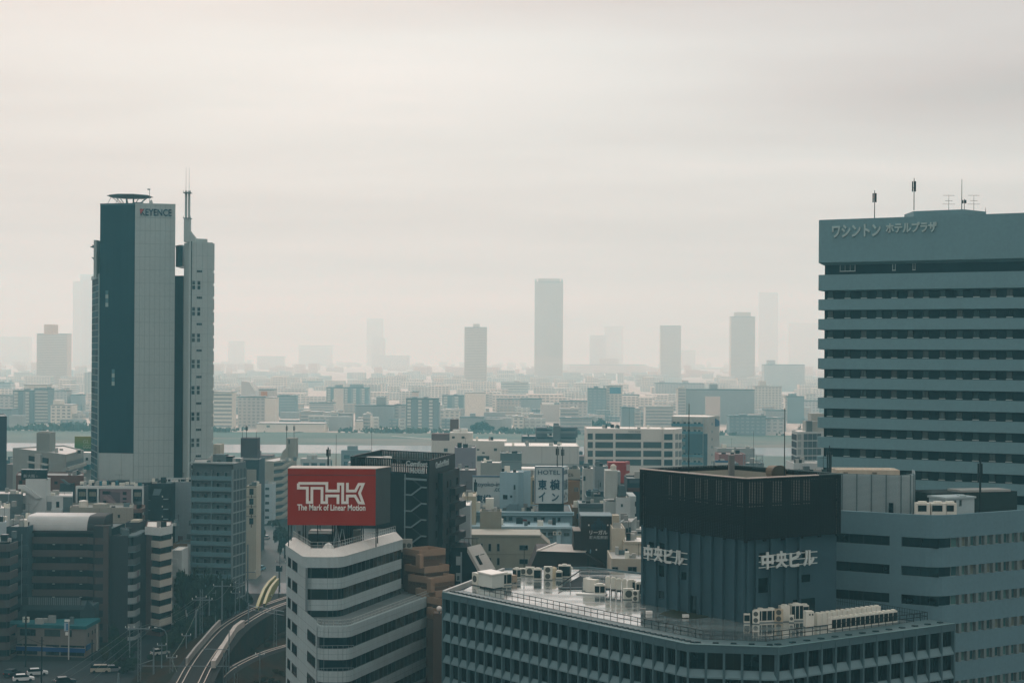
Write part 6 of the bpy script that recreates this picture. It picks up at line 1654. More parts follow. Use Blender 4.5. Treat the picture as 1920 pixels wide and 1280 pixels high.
for p_, y_ in ((1045, 836), (1055, 838)): antenna('panel antenna mast above the tall hotel sign, %s of the pair' % ('left' if p_ == 1045 else 'right'), p_, 876, y_, 414, 'cell', r=0.13)
for a, b_, y0, d_, lab in ((888, 899, 941, 400, 'small white roof cube below the half hidden hotel sign'), (909.5, 925, 934, 404, 'larger white roof cube below the half hidden hotel sign')):
    x0, x1 = X(a, d_, 945), X(b_, d_, 945); t = thing('roof_tank', lab, 'tank', ((x0 + x1) / 2, d_ + 8, th.zr)); part('body', MB().box(x0, d_ + 8, th.zr, x1, d_ + 10.5, Z(a, y0, d_ + 8)), ACW, t)
for k in range(9):
    a = 975 + 3.0 * k; q = MB().box(0, 0, 0, 0.7, 0.7, rnd.uniform(0.5, 1.1)); part('roof_clutter', q, rnd.choice((ACW, CONC, DARKM)), th.root, (X(a, 412, 955), 412 + rnd.uniform(0, 3), th.zr))
# --- beige box and slanted beige office
bx = mid('building', 'plain beige box block with a hollow roof before the pale blue hotel', 900, 940, 958.5, 388, 7, M((0.30, 0.30, 0.25), 0.8, streak=0.1), M((0.10, 0.11, 0.10)), par=0.9)
bs_d = 374.0
pts = [(X(882, bs_d, 1040), 0), (X(1045, bs_d, 1040), 0), (X(1033, bs_d, 1023), Z(1033, 1023, bs_d)), (X(1014, bs_d, 1005), Z(1014, 1006, bs_d)), (X(882, bs_d, 1005), Z(882, 1004.5, bs_d))]
bsl = thing('office_building', 'cream office with a slanted right shoulder and slit windows', 'office building', (X(950, bs_d), bs_d + 6, 0))
part('wall', MB().xz(pts, bs_d, bs_d + 12), M((0.34, 0.35, 0.29), 0.8, streak=0.08), bsl)
part('roof', MB().box(pts[4][0], bs_d - 0.2, pts[4][1], pts[3][0], bs_d + 12, pts[4][1] + 0.35), M((0.36, 0.37, 0.32), 0.7), bsl)
part('shoulder_skylight', MB().add([(pts[3][0] + .25, bs_d + .3, pts[3][1] + .12 - .25), (pts[2][0] - .1, bs_d + .3, pts[2][1] + .12), (pts[2][0] - .1, bs_d + 8, pts[2][1] + .12), (pts[3][0] + .25, bs_d + 8, pts[3][1] + .12 - .25)], [(0, 1, 2, 3)]), M((0.36, 0.33, 0.27), 0.4), bsl)
ff = Fr((pts[0][0], bs_d), (pts[1][0], bs_d))
for x0, y0, x1, y1 in ((900, 1018, 905, 1032), (915.5, 1018.5, 921, 1033), (931.5, 1018.5, 937, 1033), (973.5, 1021, 990, 1031), (916, 1045, 921, 1059), (931.5, 1045, 937, 1059), (973.5, 1047, 990, 1057)):
    a, c = ff.px(x0, y1), ff.px(x1, y1); put('window', win(c - a, (y1 - y0) * bs_d / F, G_DARK, METAL), bsl, ff.at((a + c) / 2, 0, Z(x0, y1, bs_d)), 0)
part('ledge', MB().box(pts[0][0], bs_d - 0.06, Z(900, 1039, bs_d), pts[1][0] - 1.2, bs_d, Z(900, 1038, bs_d)), M((0.24, 0.24, 0.20)), bsl)
# dark block with white sloping skylight
sk = thing('building', 'dark block with a white sloping roof pane beside the dark hotel', 'building', (X(885, 342), 345, 0))
da = 340.0
pa = [(X(846, da, 1030), Z(850, 1026, da)), (X(876, da, 1030), Z(876, 1026, da)), (X(903, da, 1075), Z(903, 1075, da)), (X(903, da, 1100), 0), (X(846, da, 1100), 0)]
part('wall', MB().xz(pa, da, da + 12), M((0.014, 0.022, 0.025), 0.7), sk)
p0, p1, p2, p3 = (X(876, da, 1030), da - .1, Z(876, 1025, da)), (X(901, da + 10, 1020), da + 10, Z(901, 1019, da + 10)), (X(929, da + 10, 1070), da + 10, Z(929, 1066, da + 10)), (X(903.5, da, 1075), da - .1, Z(903, 1075, da))
part('sloping_roof', MB().add([p0, p1, p2, p3, (p0[0], p0[1], p0[2] - 1), (p1[0], p1[1], p1[2] - 1), (p2[0], p2[1], p2[2] - 1), (p3[0], p3[1], p3[2] - 1)], [(0, 3, 2, 1), (4, 5, 6, 7), (0, 1, 5, 4), (1, 2, 6, 5), (2, 3, 7, 6), (3, 0, 4, 7)]), M((0.52, 0.52, 0.48), 0.6), sk)
V0, V1, V3 = Vector(p0), Vector(p1), Vector(p3)
VN = (V1 - V0).cross(V3 - V0).normalized(); VN = VN if VN.z > 0 else -VN
for u0, u1 in ((0.16, 0.46), (0.54, 0.86)):
    qd = [V0 + (V1 - V0) * u + (V3 - V0) * w + VN * 0.08 for u, w in ((u0, 0.36), (u1, 0.36), (u1, 0.70), (u0, 0.70))]
    part('roof_window', MB().add(qd, [(0, 1, 2, 3)]), M((0.02, 0.032, 0.036), 0.9, spec=0.05), sk)
q = MB()
for k in range(7): q.box(X(846 + 8 * k, 346, 1015), 346, pa[0][1], X(846.6 + 8 * k, 346, 1015), 346.2, pa[0][1] + 1.2)
q.box(X(846, 346, 1015), 346, pa[0][1] + 1.1, X(898, 346, 1015), 346.2, pa[0][1] + 1.25); part('roof_rail', q, DARKM, sk)
ws2 = mid('building', 'blank white slab right of the dark hotel', 853, 882, 947, 362, 12, M((0.44, 0.50, 0.50), 0.7, streak=0.06), WHITE2)
vs_ = thing('sign', 'slim white vertical sign at the foot of the dark hotel', 'sign', (X(862, 333, 1040), 333.5, Z(862, 1125, 333)))
part('post', MB().box(X(863.5, 333, 1040), 333, Z(862, 1125, 333), X(866, 333, 1040), 333.5, Z(862, 1035, 333)), M((0.26, 0.33, 0.35)), vs_)
for y0, y1 in ((1043, 1059), (1074, 1089)): part('panel', MB().box(X(855, 333, 1060), 333.1, Z(862, y1, 333), X(863.4, 333, 1060), 333.4, Z(862, y0, 333)), M((0.34, 0.40, 0.40)), vs_)
part('emblem', MB().box(X(857, 333, 1080), 332.98, Z(860, 1087, 333), X(861.5, 333, 1080), 333.1, Z(860, 1079, 333)), M((0.08, 0.11, 0.12)), vs_)
# --- brown building with tower and pale letters
BR2 = mat('chocolate_tile', (0.052, 0.036, 0.030), 0.7, var=0.15, scale=0.6)
d = 336.0
bw = thing('office_building', 'chocolate brown building with sloping sides and a lettered tower', 'office building', (X(1080, d), d + 8, 0))
pr_ = [(X(982, d, 1100), Z(985, 1095, d)), (X(1007, d, 1035), Z(1007, 1034, d)), (X(1097, d, 1040), Z(1097, 1037, d)), (X(1134, d, 1060), Z(1134, 1060, d)), (X(1138, d, 1100), 0), (X(982, d, 1100), 0)]
part('body', MB().xz(pr_, d, d + 15), BR2, bw)
part('roof', MB().add([(pr_[1][0], d, pr_[1][1] + .1), (pr_[2][0], d, pr_[2][1] + .1), (X(1108, d + 14, 1026), d + 14, pr_[2][1] + .1), (X(1043, d + 14, 1022), d + 14, pr_[1][1] + .1)], [(0, 1, 2, 3)]), M((0.42, 0.41, 0.37), 0.5), bw)
q = MB().bar((pr_[1][0], d, pr_[1][1] + .2), (X(1043, d + 14, 1022), d + 14, pr_[1][1] + .2), 0.22); part('roof_edge', q, WHITE2, bw)
q = MB().bar((pr_[1][0], d, pr_[1][1] + .05), (pr_[2][0], d, pr_[2][1] + .05), 0.16); part('roof_edge', q, BR2, bw)
q = MB().bar((pr_[2][0] + 1, d, pr_[2][1] + .1), (X(1108, d + 6, 1026), d + 6, pr_[2][1] + .4), 0.12); part('roof_edge', q, M((0.12, 0.22, 0.26)), bw)
tw = d + 4
part('tower', MB().box(X(1089, tw, 1000), tw, 0, X(1148, tw, 1000), tw + 8, Z(1115, 967.5, tw)), BR2, bw)
part('tower_cap', MB().box(X(1088.5, tw, 970), tw - 0.15, Z(1115, 967.5, tw), X(1148.5, tw, 970), tw + 8, Z(1115, 966.3, tw)), M((0.20, 0.28, 0.30)), bw)
part('side_block', MB().box(X(1075.5, tw, 1000), tw + 0.3, 0, X(1089.5, tw, 1000), tw + 8, Z(1080, 996, tw)), BR2, bw)
part('side_cap', MB().box(X(1075, tw, 996), tw + 0.2, Z(1080, 996, tw), X(1089.4, tw, 996), tw + 8.1, Z(1080, 994.5, tw)), M((0.30, 0.28, 0.25)), bw)
part('groove', MB().box(X(1101, d, 1060), d - 0.1, 10, X(1104, d, 1060), d + .1, Z(1102, 1045, d)), M((0.02, 0.017, 0.016)), bw)
part('window', MB().box(X(1107, d, 1062), d - 0.12, Z(1110, 1073, d), X(1118, d, 1062), d + .1, Z(1110, 1059, d)), G_DARK, bw)
part('dark_return', MB().xz([(X(1127, tw, 1040), 0), (X(1146, tw, 1040), 0), (X(1146, tw, 1040), Z(1140, 1010, tw)), (X(1140, tw, 1040), Z(1140, 1010, tw))], d + 3.7, d + 3.9), M((0.012, 0.014, 0.015)), bw)
LP = M((0.50, 0.52, 0.50), 0.5)
put('lettering', text_mesh('リーガル', X(1139, tw) - X(1105, tw), 8.2 * tw / F, 0.12, LP, 0.035), bw, (X(1105, tw - .02, 998), tw - .02, Z(1120, 1001.5, tw)), 0)
put('lettering', text_mesh('新大阪駅前', X(1139.5, tw) - X(1105, tw), 6.5 * tw / F, 0.12, M((0.38, 0.40, 0.39)), 0.025), bw, (X(1105, tw - .02, 1005), tw - .02, Z(1120, 1010, tw)), 0)
LGB = M((0.035, 0.075, 0.105), 0.5)
q = MB()
for p_, y0, y1 in ((1110, 983, 993), (1112.5, 982, 993), (1115, 979, 993), (1118.5, 976, 993), (1121.5, 971, 993), (1124, 971, 993), (1127, 976, 993), (1130.5, 979, 993), (1133, 982, 993), (1135.5, 983, 993)): q.box(X(p_, tw) - .09, tw - 0.1, Z(1120, y1, tw), X(p_, tw) + .09, tw, Z(1120, y0, tw))
for a, b_, y_ in ((1119, 1126, 971.5), (1114, 1122, 977), (1123, 1131, 977), (1110, 1116, 983), (1129, 1136, 983)): q.box(X(a, tw), tw - .09, Z(1120, y_ + .7, tw), X(b_, tw), tw, Z(1120, y_, tw))
part('emblem', q, LGB, bw, kind='stuff')
for p_, y_ in ((1104.5, 984), (1140, 984), (1119, 1030)): part('spot_lamp', MB().box(X(p_, tw) - .12, tw - .4, Z(p_, y_, tw) - .1, X(p_, tw) + .12, tw, Z(p_, y_, tw) + .15), WHITE2, bw)
antenna('tripod aerial standing at the back edge of the wet roof', 983, 1068, 1028, 303, 'rod', zb=zrf, r=0.09)
# --- cream group right of the brown tower
c1_ = mid('building', 'cream stepped block between the brown tower and the ribbed penthouse', 1148, 1172, 990, 332, 10, CREAM, WHITE2, par=0.3)
c1_.rbox('cream_fins', 1149, 1161, 966, 335, 3, M((0.42, 0.40, 0.32)))
c2_ = mid('building', 'cream block with wide dark windows at the left foot of the penthouse', 1146, 1212, 1047, 318, 14, CREAM, ROOFL, par=0.3)
holes(c2_, [(1147.5, 1062, 1159, 1067), (1177, 1061.5, 1194, 1072.5)], nm=1)
c3_ = mid('building', 'cream upper block with one small square window left of the penthouse', 1170, 1212, 1016, 328, 12, CREAM, WHITE2, par=0.3)
holes(c3_, [(1172, 1028, 1177, 1034)]); slab(c3_, 'cap', 1170, 1014.5, 1212, 1018, M((0.46, 0.44, 0.37)), .2)
c4_ = mid('building', 'pale grey block with paired dark windows behind the cream steps', 1163, 1184, 978, 356, 12, M((0.33, 0.37, 0.36), 0.75, streak=0.1), ROOFL, side=2, par=0.3)
holes(c4_, [(1173, 989, 1178, 1000), (1179, 987, 1183, 998), (1173, 1010, 1178, 1016), (1179, 1009, 1183, 1015)])
c5_ = mid('building', 'white corner block with sloped roof edge touching the brown screen', 1184, 1212, 992, 362, 12, WALLW, WHITE2, par=0.3)
holes(c5_, [(1195, 996, 1203, 1000)]); slab(c5_, 'pane', 1184, 1003, 1193, 1015, GREYT, .1)
wt_ = mid('apartment_building', 'white block with a tall round-headed stair tower and red sign behind', 1155, 1182, 932, 402, 14, WALLW, WHITE2, side=0, par=0.4, cat='apartment building')
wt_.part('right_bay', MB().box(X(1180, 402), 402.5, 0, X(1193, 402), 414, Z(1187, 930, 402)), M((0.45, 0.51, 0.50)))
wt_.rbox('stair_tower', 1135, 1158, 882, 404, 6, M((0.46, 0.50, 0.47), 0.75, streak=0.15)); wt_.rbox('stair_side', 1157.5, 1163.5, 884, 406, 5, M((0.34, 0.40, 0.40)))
wt_.part('base', MB().box(X(1135, 404), 403.9, 0, X(1156, 404), 412, Z(1145, 940, 404)), M((0.40, 0.45, 0.44)))
tcx = X(1150, 407, 875); wt_.part('tank', MB().cyl(tcx, 407, Z(1150, 884, 406), Z(1150, 873, 407), 0.72, 12).cyl(tcx, 407, Z(1150, 873, 407), Z(1150, 869.5, 407), 0.72, 12, 0.2), M((0.55, 0.54, 0.47)))
holes(wt_, [(1164, 944, 1168, 950), (1164, 966, 1168, 973)])
f = wt_.fr(0)
for y_ in (940, 963): q = MB().box(X(1191, 402), 402.3, Z(1191, y_ + 9, 402), X(1193.2, 402), 402.45, Z(1191, y_, 402)); wt_.part('side_window', q, G_DARK)
q = MB().xz([(X(1159, 400), Z(1160, 931, 400)), (X(1177, 400), Z(1160, 931, 400)), (X(1173, 400), Z(1160, 912, 400)), (X(1162, 400), Z(1160, 912, 400))], 403, 408); wt_.part('roof_hood', q, M((0.10, 0.15, 0.16)))
rs = thing('red_sign', 'plain red box sign behind the round-headed stair tower', 'sign', (X(1160, 520, 878), 521, Z(1160, 905, 520)))
part('box', MB().box(X(1140, 520, 880), 520, Z(1160, 905, 520), X(1173, 520, 880), 526, Z(1160, 866.5, 520)), REDS, rs)
part('side', MB().prism([(X(1173.05, 520), 520.1), (X(1181, 524), 525), (X(1173.05, 524), 526)], Z(1160, 888, 520), Z(1160, 866, 520)), REDS, rs)
part('white_mark', MB().box(X(1174.5, 520), 519.8, Z(1178, 882, 520), X(1181, 520), 520.0, Z(1178, 870, 520)), M((0.42, 0.36, 0.34)), rs)
rsb = mid('building', 'dark red block under the plain red box sign', 1160, 1188, 900, 523, 12, M((0.10, 0.05, 0.048), 0.8), ROOFG)
nb3 = mid('building', 'navy fronted shop block beside the brown screen', 1176, 1210, 897, 430, 12, M((0.025, 0.05, 0.065), 0.6), ROOFG)
slab(nb3, 'pale_lettering_band', 1180, 899, 1206, 905, M((0.08, 0.12, 0.14)), .1); slab(nb3, 'red_band', 1177, 914, 1210, 921, M((0.11, 0.045, 0.035)), .2)
oc2 = mid('building', 'ochre block right of the tall hotel sign', 1066, 1087, 902, 440, 12, OCHRE, ROOFG, d2=443)
holes(oc2, [(1077, 913, 1078.3, 921), (1079.5, 913, 1080.8, 921), (1082, 913, 1083.3, 921)])
oc3 = mid('building', 'low ochre block in front of the rounded grey roof', 1072, 1119, 951, 425, 12, OCHRE, ROOFL); holes(oc3, [(1081, 962, 1089, 972), (1108, 960, 1110, 967), (1112, 960, 1114, 967), (1115.5, 960, 1117.5, 967)], glass=G_DARK)
ru = mid('sign_building', 'pale grey block with dark lettering beside the tall hotel sign', 1064, 1088, 879, 452, 10, M((0.36, 0.38, 0.34), 0.75), ROOFL)
put('lettering', text_mesh('ビル', X(1075, 452) - X(1064.5, 452), 6.5 * 452 / F, 0.08, M((0.03, 0.05, 0.06)), 0.03), ru.root, ru.fr(0).at(0.1, -0.03, Z(1068, 893, 452)), ru.fr(0).rz)
slab(ru, 'dark_eave', 1064, 897.5, 1088, 901, SLATE, .5)
gr_r = mid('building', 'grey block with a dark rounded roof edge before the white stair block', 1086, 1149, 945, 418, 12, M((0.30, 0.37, 0.38), 0.7), M((0.28, 0.31, 0.30)), par=0.15)
slab(gr_r, 'round_eave', 1085, 943, 1150, 951, M((0.10, 0.145, 0.16)), .9); holes(gr_r, [(1134, 953, 1136.5, 966), (1143, 950, 1146, 962), (1147, 949, 1149, 960)])
ld = mid('building', 'low block with dark roof plant left of the round-headed stair tower', 1099, 1136, 931, 424, 10, M((0.16, 0.21, 0.21)), DARKM)
for k in range(8): q = MB().box(0, 0, 0, rnd.uniform(.8, 1.8), 1.5, rnd.uniform(1.0, 2.6)); part('roof_plant', q, rnd.choice((DARKM, SLATE, M((0.05, 0.10, 0.12)), GREYT)), ld.root, (X(1100 + 4.3 * k, 426, 920), 426 + rnd.uniform(0, 4), ld.zr))
sh = mid('building', 'grey shed wall with two pale lamps behind the roof plant', 1115, 1140, 874, 470, 10, M((0.22, 0.27, 0.28), 0.75, streak=.1), ROOFL); holes(sh, [(1124, 903, 1127, 913)], glass=G_DARK)
sh2 = mid('building', 'white block with one dark window left of the grey shed', 1094, 1116, 878, 500, 10, M((0.38, 0.42, 0.40), 0.75, streak=.1), WHITE2); holes(sh2, [(1093.5, 892, 1098, 901)])

# ================================================================== further back, before the river
gw = mid('office_building', 'white gridded office with broad dark windows before the river', 1100, 1246, 803.5, 770, 26, M((0.60, 0.60, 0.55), 0.7, var=0.05), WHITE2, par=0.3, cat='office building')
f = gw.fr(0); dd = 770
holes(gw, [(x0, y0, x1, y0 + 11.5) for y0 in (812, 828, 844.3, 860.5) for x0, x1 in ((1102, 1111.5), (1116, 1149.5), (1154, 1202), (1206, 1240)) if not (y0 == 812 and x0 == 1206)], glass=mat('grid_glass', (0.055, 0.070, 0.070), 0.2, var=0.3, scale=0.2), frame=M((0.20, 0.23, 0.23)), nm=0)
gwr = B('office_building', 'rounded right bay of the white gridded office', [(X(1243.5, 769, 850), 769), (X(1263.5, 770, 850), 770), (X(1278.5, 780, 850), 780.0), (X(1278.5, 796, 850), 796), (X(1244, 796, 850), 796)], Z(1262, 804.5, 770), M((0.60, 0.60, 0.55), 0.7, var=0.05), WHITE2, par=0.3, cat='office building')
holes(gwr, [(1245, y0, 1261, y0 + 11.5) for y0 in (813, 829, 845, 861)], glass=G_DARK)
holes(gwr, [(x0, y0, x1, y0 + 11) for y0 in (813, 829, 845, 861) for x0, x1 in ((1266, 1271), (1272.5, 1277.5))], i=1, glass=M((0.13, 0.145, 0.14), 0.3))
put('lettering', text_mesh('TOTO SHOP', X(1201, dd) - X(1178, dd), 4.2 * dd / F, 0.1, M((0.16, 0.19, 0.19)), 0), gw.root, f.at(f.px(1178, 812), -0.02, Z(1190, 811.2, dd)), f.rz).name = 'faint_lettering'
q = MB().cyl(X(1157.5, 775, 803), 776, gw.z1, gw.z1 + 1.0, 0.5, 8, 0.2); gw.part('roof_ball', q, DARKM)
antenna('thin television aerial on the white gridded office', 1157, 803, 792, 778, 'yagi', r=0.06); antenna('tall thin rod on the white gridded office', 1180, 803, 762, 778, 'rod', r=0.08)
ba = B('apartment_building', 'blue glass balcony flats right of the white gridded office', [(X(1259, 820, 830), 820.0), (X(1327, 815, 830), 815.0), (X(1349, 832, 830), 832.0), (X(1320, 850, 830), 850), (X(1262, 848, 830), 848)], Z(1295, 781, 816), M((0.42, 0.44, 0.41), 0.75), WHITE2, par=0.3, cat='apartment building')
f = ba.fr(0); BH = 14.4 * 816 / F
balcony_face(ba, f, 0.2, f.L * 0.88, [Z(1295, 799, 816) - BH * k for k in range(6)], BH, 3, M((0.40, 0.46, 0.46)), M((0.09, 0.22, 0.27), 0.25), deep=1.4, ph=1.25, door=G_BLUE, doorw=2.4)
q = MB().box(f.L * 0.88, -0.3, 0, f.L * 0.99, 0, Z(1310, 813, 815)); ba.part('blue_pier', q, M((0.045, 0.11, 0.14), 0.5), fr=f)
q = MB().box(f.L * 0.4, -1.7, Z(1290, 850, 816), f.L * 0.88, -1.45, Z(1290, 813, 816)); ba.part('blue_screen', q, M((0.05, 0.125, 0.155), 0.4), fr=f)
f2 = ba.fr(1)
for k in range(6): put('window', win(1.4, 1.3, M((0.08, 0.17, 0.19), 0.3), METAL), ba.root, f2.at(f2.L * 0.35, 0, Z(1335, 797, 822) - BH * k), f2.rz)
q = MB().xz([(f2.L * 0.6, Z(1340, 799, 825)), (f2.L * 0.95, Z(1340, 799, 825)), (f2.L * 0.95, Z(1340, 790, 825)), (f2.L * 0.6, Z(1340, 784, 825))], -0.3, 0); ba.part('blue_emblem', q, M((0.04, 0.14, 0.24)), fr=f2)
da_ = mid('apartment_building', 'dark blue stepped flats with a central tower, left of the white gridded office', 978, 1080, 818, 800, 20, M((0.12, 0.165, 0.185), 0.75), ROOFL, cat='apartment building')
for a, b_, y_, d_ in ((1005, 1026, 801.5, 800), (1050, 1083, 800.5, 800)): da_.rbox('upper_wing', a, b_, y_, d_ + 0.2, 14, M((0.13, 0.175, 0.19)))
q = MB().box(X(1037, 798, 830), 797, 0, X(1050, 798, 830), 802, Z(1043, 798, 798)); da_.part('central_tower', q, M((0.15, 0.195, 0.205)))
q = MB().box(X(1038, 803, 800), 803, da_.z1, X(1048, 803, 800), 808, Z(1043, 793.5, 803)); da_.part('tower_head', q, M((0.15, 0.195, 0.205)))
for y0 in (805, 820, 829):
    for a, b_ in ((980, 1003), (1006, 1036), (1051, 1080)):
        if y0 == 805 and a == 980: continue
        slab(da_, 'balcony_band', a, y0 + 3, b_, y0 + 7, M((0.20, 0.25, 0.26)), 1.2)
        slab(da_, 'window_strip', a + 1, y0 - 1, b_ - 1, y0 + 2.6, M((0.04, 0.08, 0.10), 0.3), 0.25)
wb3 = mid('warehouse', 'broad white windowless block across the middle', 945, 1086, 836, 690, 30, M((0.50, 0.52, 0.49), 0.7, var=0.06, streak=0.06), WHITE2, cat='warehouse')
slab(wb3, 'lower_band', 950, 868, 1086, 880, M((0.34, 0.37, 0.36)), .3); slab(wb3, 'groove', 1015.5, 837, 1016.3, 868, M((0.30, 0.33, 0.32)), .05)
for p_ in (955, 1068, 1082): slab(wb3, 'groove', p_, 837, p_ + 0.7, 868, M((0.36, 0.39, 0.38)), .05)
wh3 = mid('office_building', 'white stepped block with small windows behind the dark hotel', 809, 950, 826, 720, 20, M((0.58, 0.58, 0.53), 0.7, var=0.06, streak=0.06), WHITE2, cat='building')
wh3.rbox('upper_block', 843, 886, 811, 722, 12, M((0.58, 0.58, 0.53), 0.7, var=0.06, streak=0.06)); wh3.rbox('brown_box', 809, 842, 813, 724, 8, M((0.15, 0.11, 0.105)))
wh3.rbox('brown_stack', 844, 859.5, 786, 740, 6, M((0.14, 0.105, 0.10)))
for p_, y_ in ((856, 805), (870, 803)): q = MB().cyl(X(p_, 728, 808), 728, Z(p_, 812, 726), Z(p_, y_, 728), 1.6, 12); wh3.part('roof_tank', q, WHITE)
holes(wh3, [(832, 840, 839.5, 846.5), (894, 841, 899, 844), (904, 847, 909, 850), (926, 840, 932, 845), (894.5, 854, 917.5, 864)], glass=G_MID)
f = wh3.fr(0)
for x0, y0, x1, y1 in ((847, 818, 852, 821.5), (865, 818, 870.5, 821.5), (921.5, 827, 925, 830), (929, 827, 934, 830)): q = MB().box(X(x0, 721.5), 721.4, Z(x0, y1, 721), X(x1, 721.5), 721.9, Z(x0, y0, 721)); wh3.part('dark_opening', q, G_DARK)
lv = mid('building', 'lavender grey blank block behind the dark hotel', 852, 891, 839, 560, 12, M((0.25, 0.255, 0.285), 0.75), ROOFL); 
mvb = mid('building', 'mauve brown block under the lavender grey one', 850, 892, 881, 520, 12, M((0.15, 0.14, 0.15), 0.8), ROOFL)
tl = mid('building', 'teal grey block with a pale lower window above the stair tower', 938, 978, 849, 560, 10, M((0.14, 0.205, 0.215), 0.7), ROOFL); slab(tl, 'lower_panel', 941, 866, 977, 885, M((0.22, 0.30, 0.31), .4), .2)
slab(tl, 'cross_line', 940, 863.5, 978, 865, M((0.27, 0.34, 0.34)), .3)
gbx = mid('building', 'pale ribbed grey box left of the teal grey block', 901, 940, 867, 500, 10, M((0.30, 0.335, 0.32), 0.75), WHITE2)
yb_ = mid('building', 'pale yellow block between the stair tower and the tall hotel sign', 978, 1001, 894, 432, 8, M((0.42, 0.37, 0.27), 0.8, streak=.1), CREAM); slab(yb_, 'dark_pipes', 998, 900, 1001, 940, SLATE, .6)
q = MB().box(X(978, 440, 880), 440, Z(990, 881, 440), X(1003, 440, 880), 446, Z(990, 877.5, 440)); o = yb_.part('white_canopy', q, mat('bright_canopy', (0.85, 0.85, 0.80), 0.5, var=0.03)); 
q = MB().box(X(981, 440, 888), 441, yb_.z1 - .3, X(1000, 440, 888), 445, Z(990, 881, 440)); yb_.part('canopy_wall', q, M((0.27, 0.29, 0.26)))
crw = mid('building', 'low cream block left of the half hidden hotel sign', 866, 892, 930, 400, 12, M((0.42, 0.40, 0.31), 0.8), CREAM); holes(crw, [(866, 938, 872, 944)])
for (a, b_, y_, d_, m_, lab) in ((1208, 1245, 890, 600, WALLW, 'white low block peeping over the left end of the brown screen'), (1345, 1385, 868, 560, GREYT, 'grey roofed block behind the sign with slanted letters'),
                                 (1348, 1398, 851, 585, M((0.30, 0.17, 0.165), 0.8), 'dusty pink block behind the concrete flue'), (1395, 1432, 868, 600, GREYT, 'grey frame-topped block right of the dusty pink one'),
                                 (1345, 1415, 840, 700, M((0.33, 0.37, 0.36)), 'pale flat roofed block far behind the concrete flue'), (1488, 1545, 868, 420, WALLW, 'white low block at the foot of the banded hotel')):
    mid('building', lab, a, b_, y_, d_, 12, m_, ROOFL)
ax = thing('billboard', 'white and blue rooftop sign with slanted letters beside the flue', 'sign', (X(1353, 520, 872), 520, Z(1353, 884, 520)))
part('board', MB().box(X(1341, 520, 875), 519.5, Z(1353, 885, 520), X(1366, 520, 875), 520, Z(1353, 866.5, 520)), M((0.60, 0.62, 0.58), .5), ax)
part('blue_top', MB().box(X(1341, 520, 866), 519.4, Z(1353, 866.4, 520), X(1366, 520, 866), 520.1, Z(1353, 863, 520)), M((0.02, 0.15, 0.26), .5), ax)
me = text_mesh('AXIS', X(1366, 520) - X(1343.5, 520), 4.6 * 520 / F, 0.08, M((0.02, 0.045, 0.05)), 0.01)
for v in me.vertices: v.co.x += v.co.z * 0.3
put('lettering', me, ax, (X(1343, 519.4, 872), 519.48, Z(1353, 876.5, 520)), 0)
scf = thing('scaffold', 'open steel scaffold frame on a roof right of the dusty pink block', 'scaffold', (X(1412, 560, 875), 562, Z(1412, 885, 560)))
for p_ in (1394, 1406, 1418, 1430):
    for d_ in (560, 566): part('upright', MB().bar((X(p_, d_), d_, Z(1412, 890, 560)), (X(p_, d_), d_, Z(1412, 853, 560)), 0.12), METAL, scf)
for y_ in (854, 864, 874):
    for d_ in (560, 566): part('ledger', MB().bar((X(1394, d_), d_, Z(1412, y_, 560)), (X(1430, d_), d_, Z(1412, y_, 560)), 0.1), METAL, scf)
for a, y0, b_, y1 in ((1394, 874, 1406, 854), (1418, 874, 1430, 854)): part('brace', MB().bar((X(a, 560), 560, Z(a, y0, 560)), (X(b_, 560), 560, Z(b_, y1, 560)), 0.09), METAL, scf)
wf_ = B('apartment_building', 'white framed glass flats left of the banded hotel', [(X(1489, 452, 830), 456.0), (X(1496, 446, 830), 446.0), (X(1550, 448, 830), 448.0), (X(1550, 460, 830), 460.0), (X(1492, 462, 830), 462.0)], Z(1520, 809, 447), M((0.46, 0.51, 0.50), .7), WHITE2, par=0.2, cat='apartment building')
f = wf_.fr(1)
for k in range(4):
    z = Z(1510, 824.5 + 14 * k, 447)
    put('window', win(f.px(1503, 840) - f.px(1494.5, 840), 1.6, M((0.30, 0.36, 0.36), .4), WALLW), wf_.root, f.at((f.px(1503, 840) + f.px(1494.5, 840)) / 2, 0, z), f.rz)
    put('window', win(f.px(1540, 840) - f.px(1506, 840), 1.8, mat('flat_glass_%d' % k, (0.11, 0.18, 0.20), .15, var=.4, scale=.3), WALLW, 3), wf_.root, f.at((f.px(1540, 840) + f.px(1506, 840)) / 2, 0, z - .1), f.rz)
    q = MB().box(0.2, -0.06, z - .2, wf_.fr(0).L * .8, 0, z + 1.3); wf_.part('dark_opening', q, M((0.03, 0.06, 0.08)), fr=wf_.fr(0))
wf_.rbox('roof_house', 1512, 1545, 790, 452, 6, M((0.36, 0.39, 0.37))); wf_.rbox('roof_house', 1521, 1545, 775, 456, 5, M((0.42, 0.44, 0.41))); wf_.rbox('grey_box', 1513, 1523, 789, 450, 2, GREYT)
gf = thing('roof_fence', 'dark green roof fence between the brown screen and the white framed flats', 'fence', (X(1500, 300, 885), 300.0, Z(1500, 888, 300)))
for a, b_ in ((1480, 1497), (1499, 1528), (1529, 1553)): part('mesh_panel', MB().box(X(a, 300), 300, Z(1500, 889, 300), X(b_, 300), 300.05, Z(1500, 879.5, 300)), mat('fence_mesh_%d' % a, (0.06, 0.10, 0.10), .7, var=.2), gf)
for a in (1479, 1498, 1508, 1518, 1528.5, 1541, 1553): part('post', MB().box(X(a, 300) - .06, 299.9, Z(1500, 891, 300), X(a, 300) + .06, 300.1, Z(1500, 878.5, 300)), DARKM, gf)
mid('building', 'grey flat roof carrying the dark green roof fence', 1476, 1556, 890, 297, 6, GREYT, ROOFG)

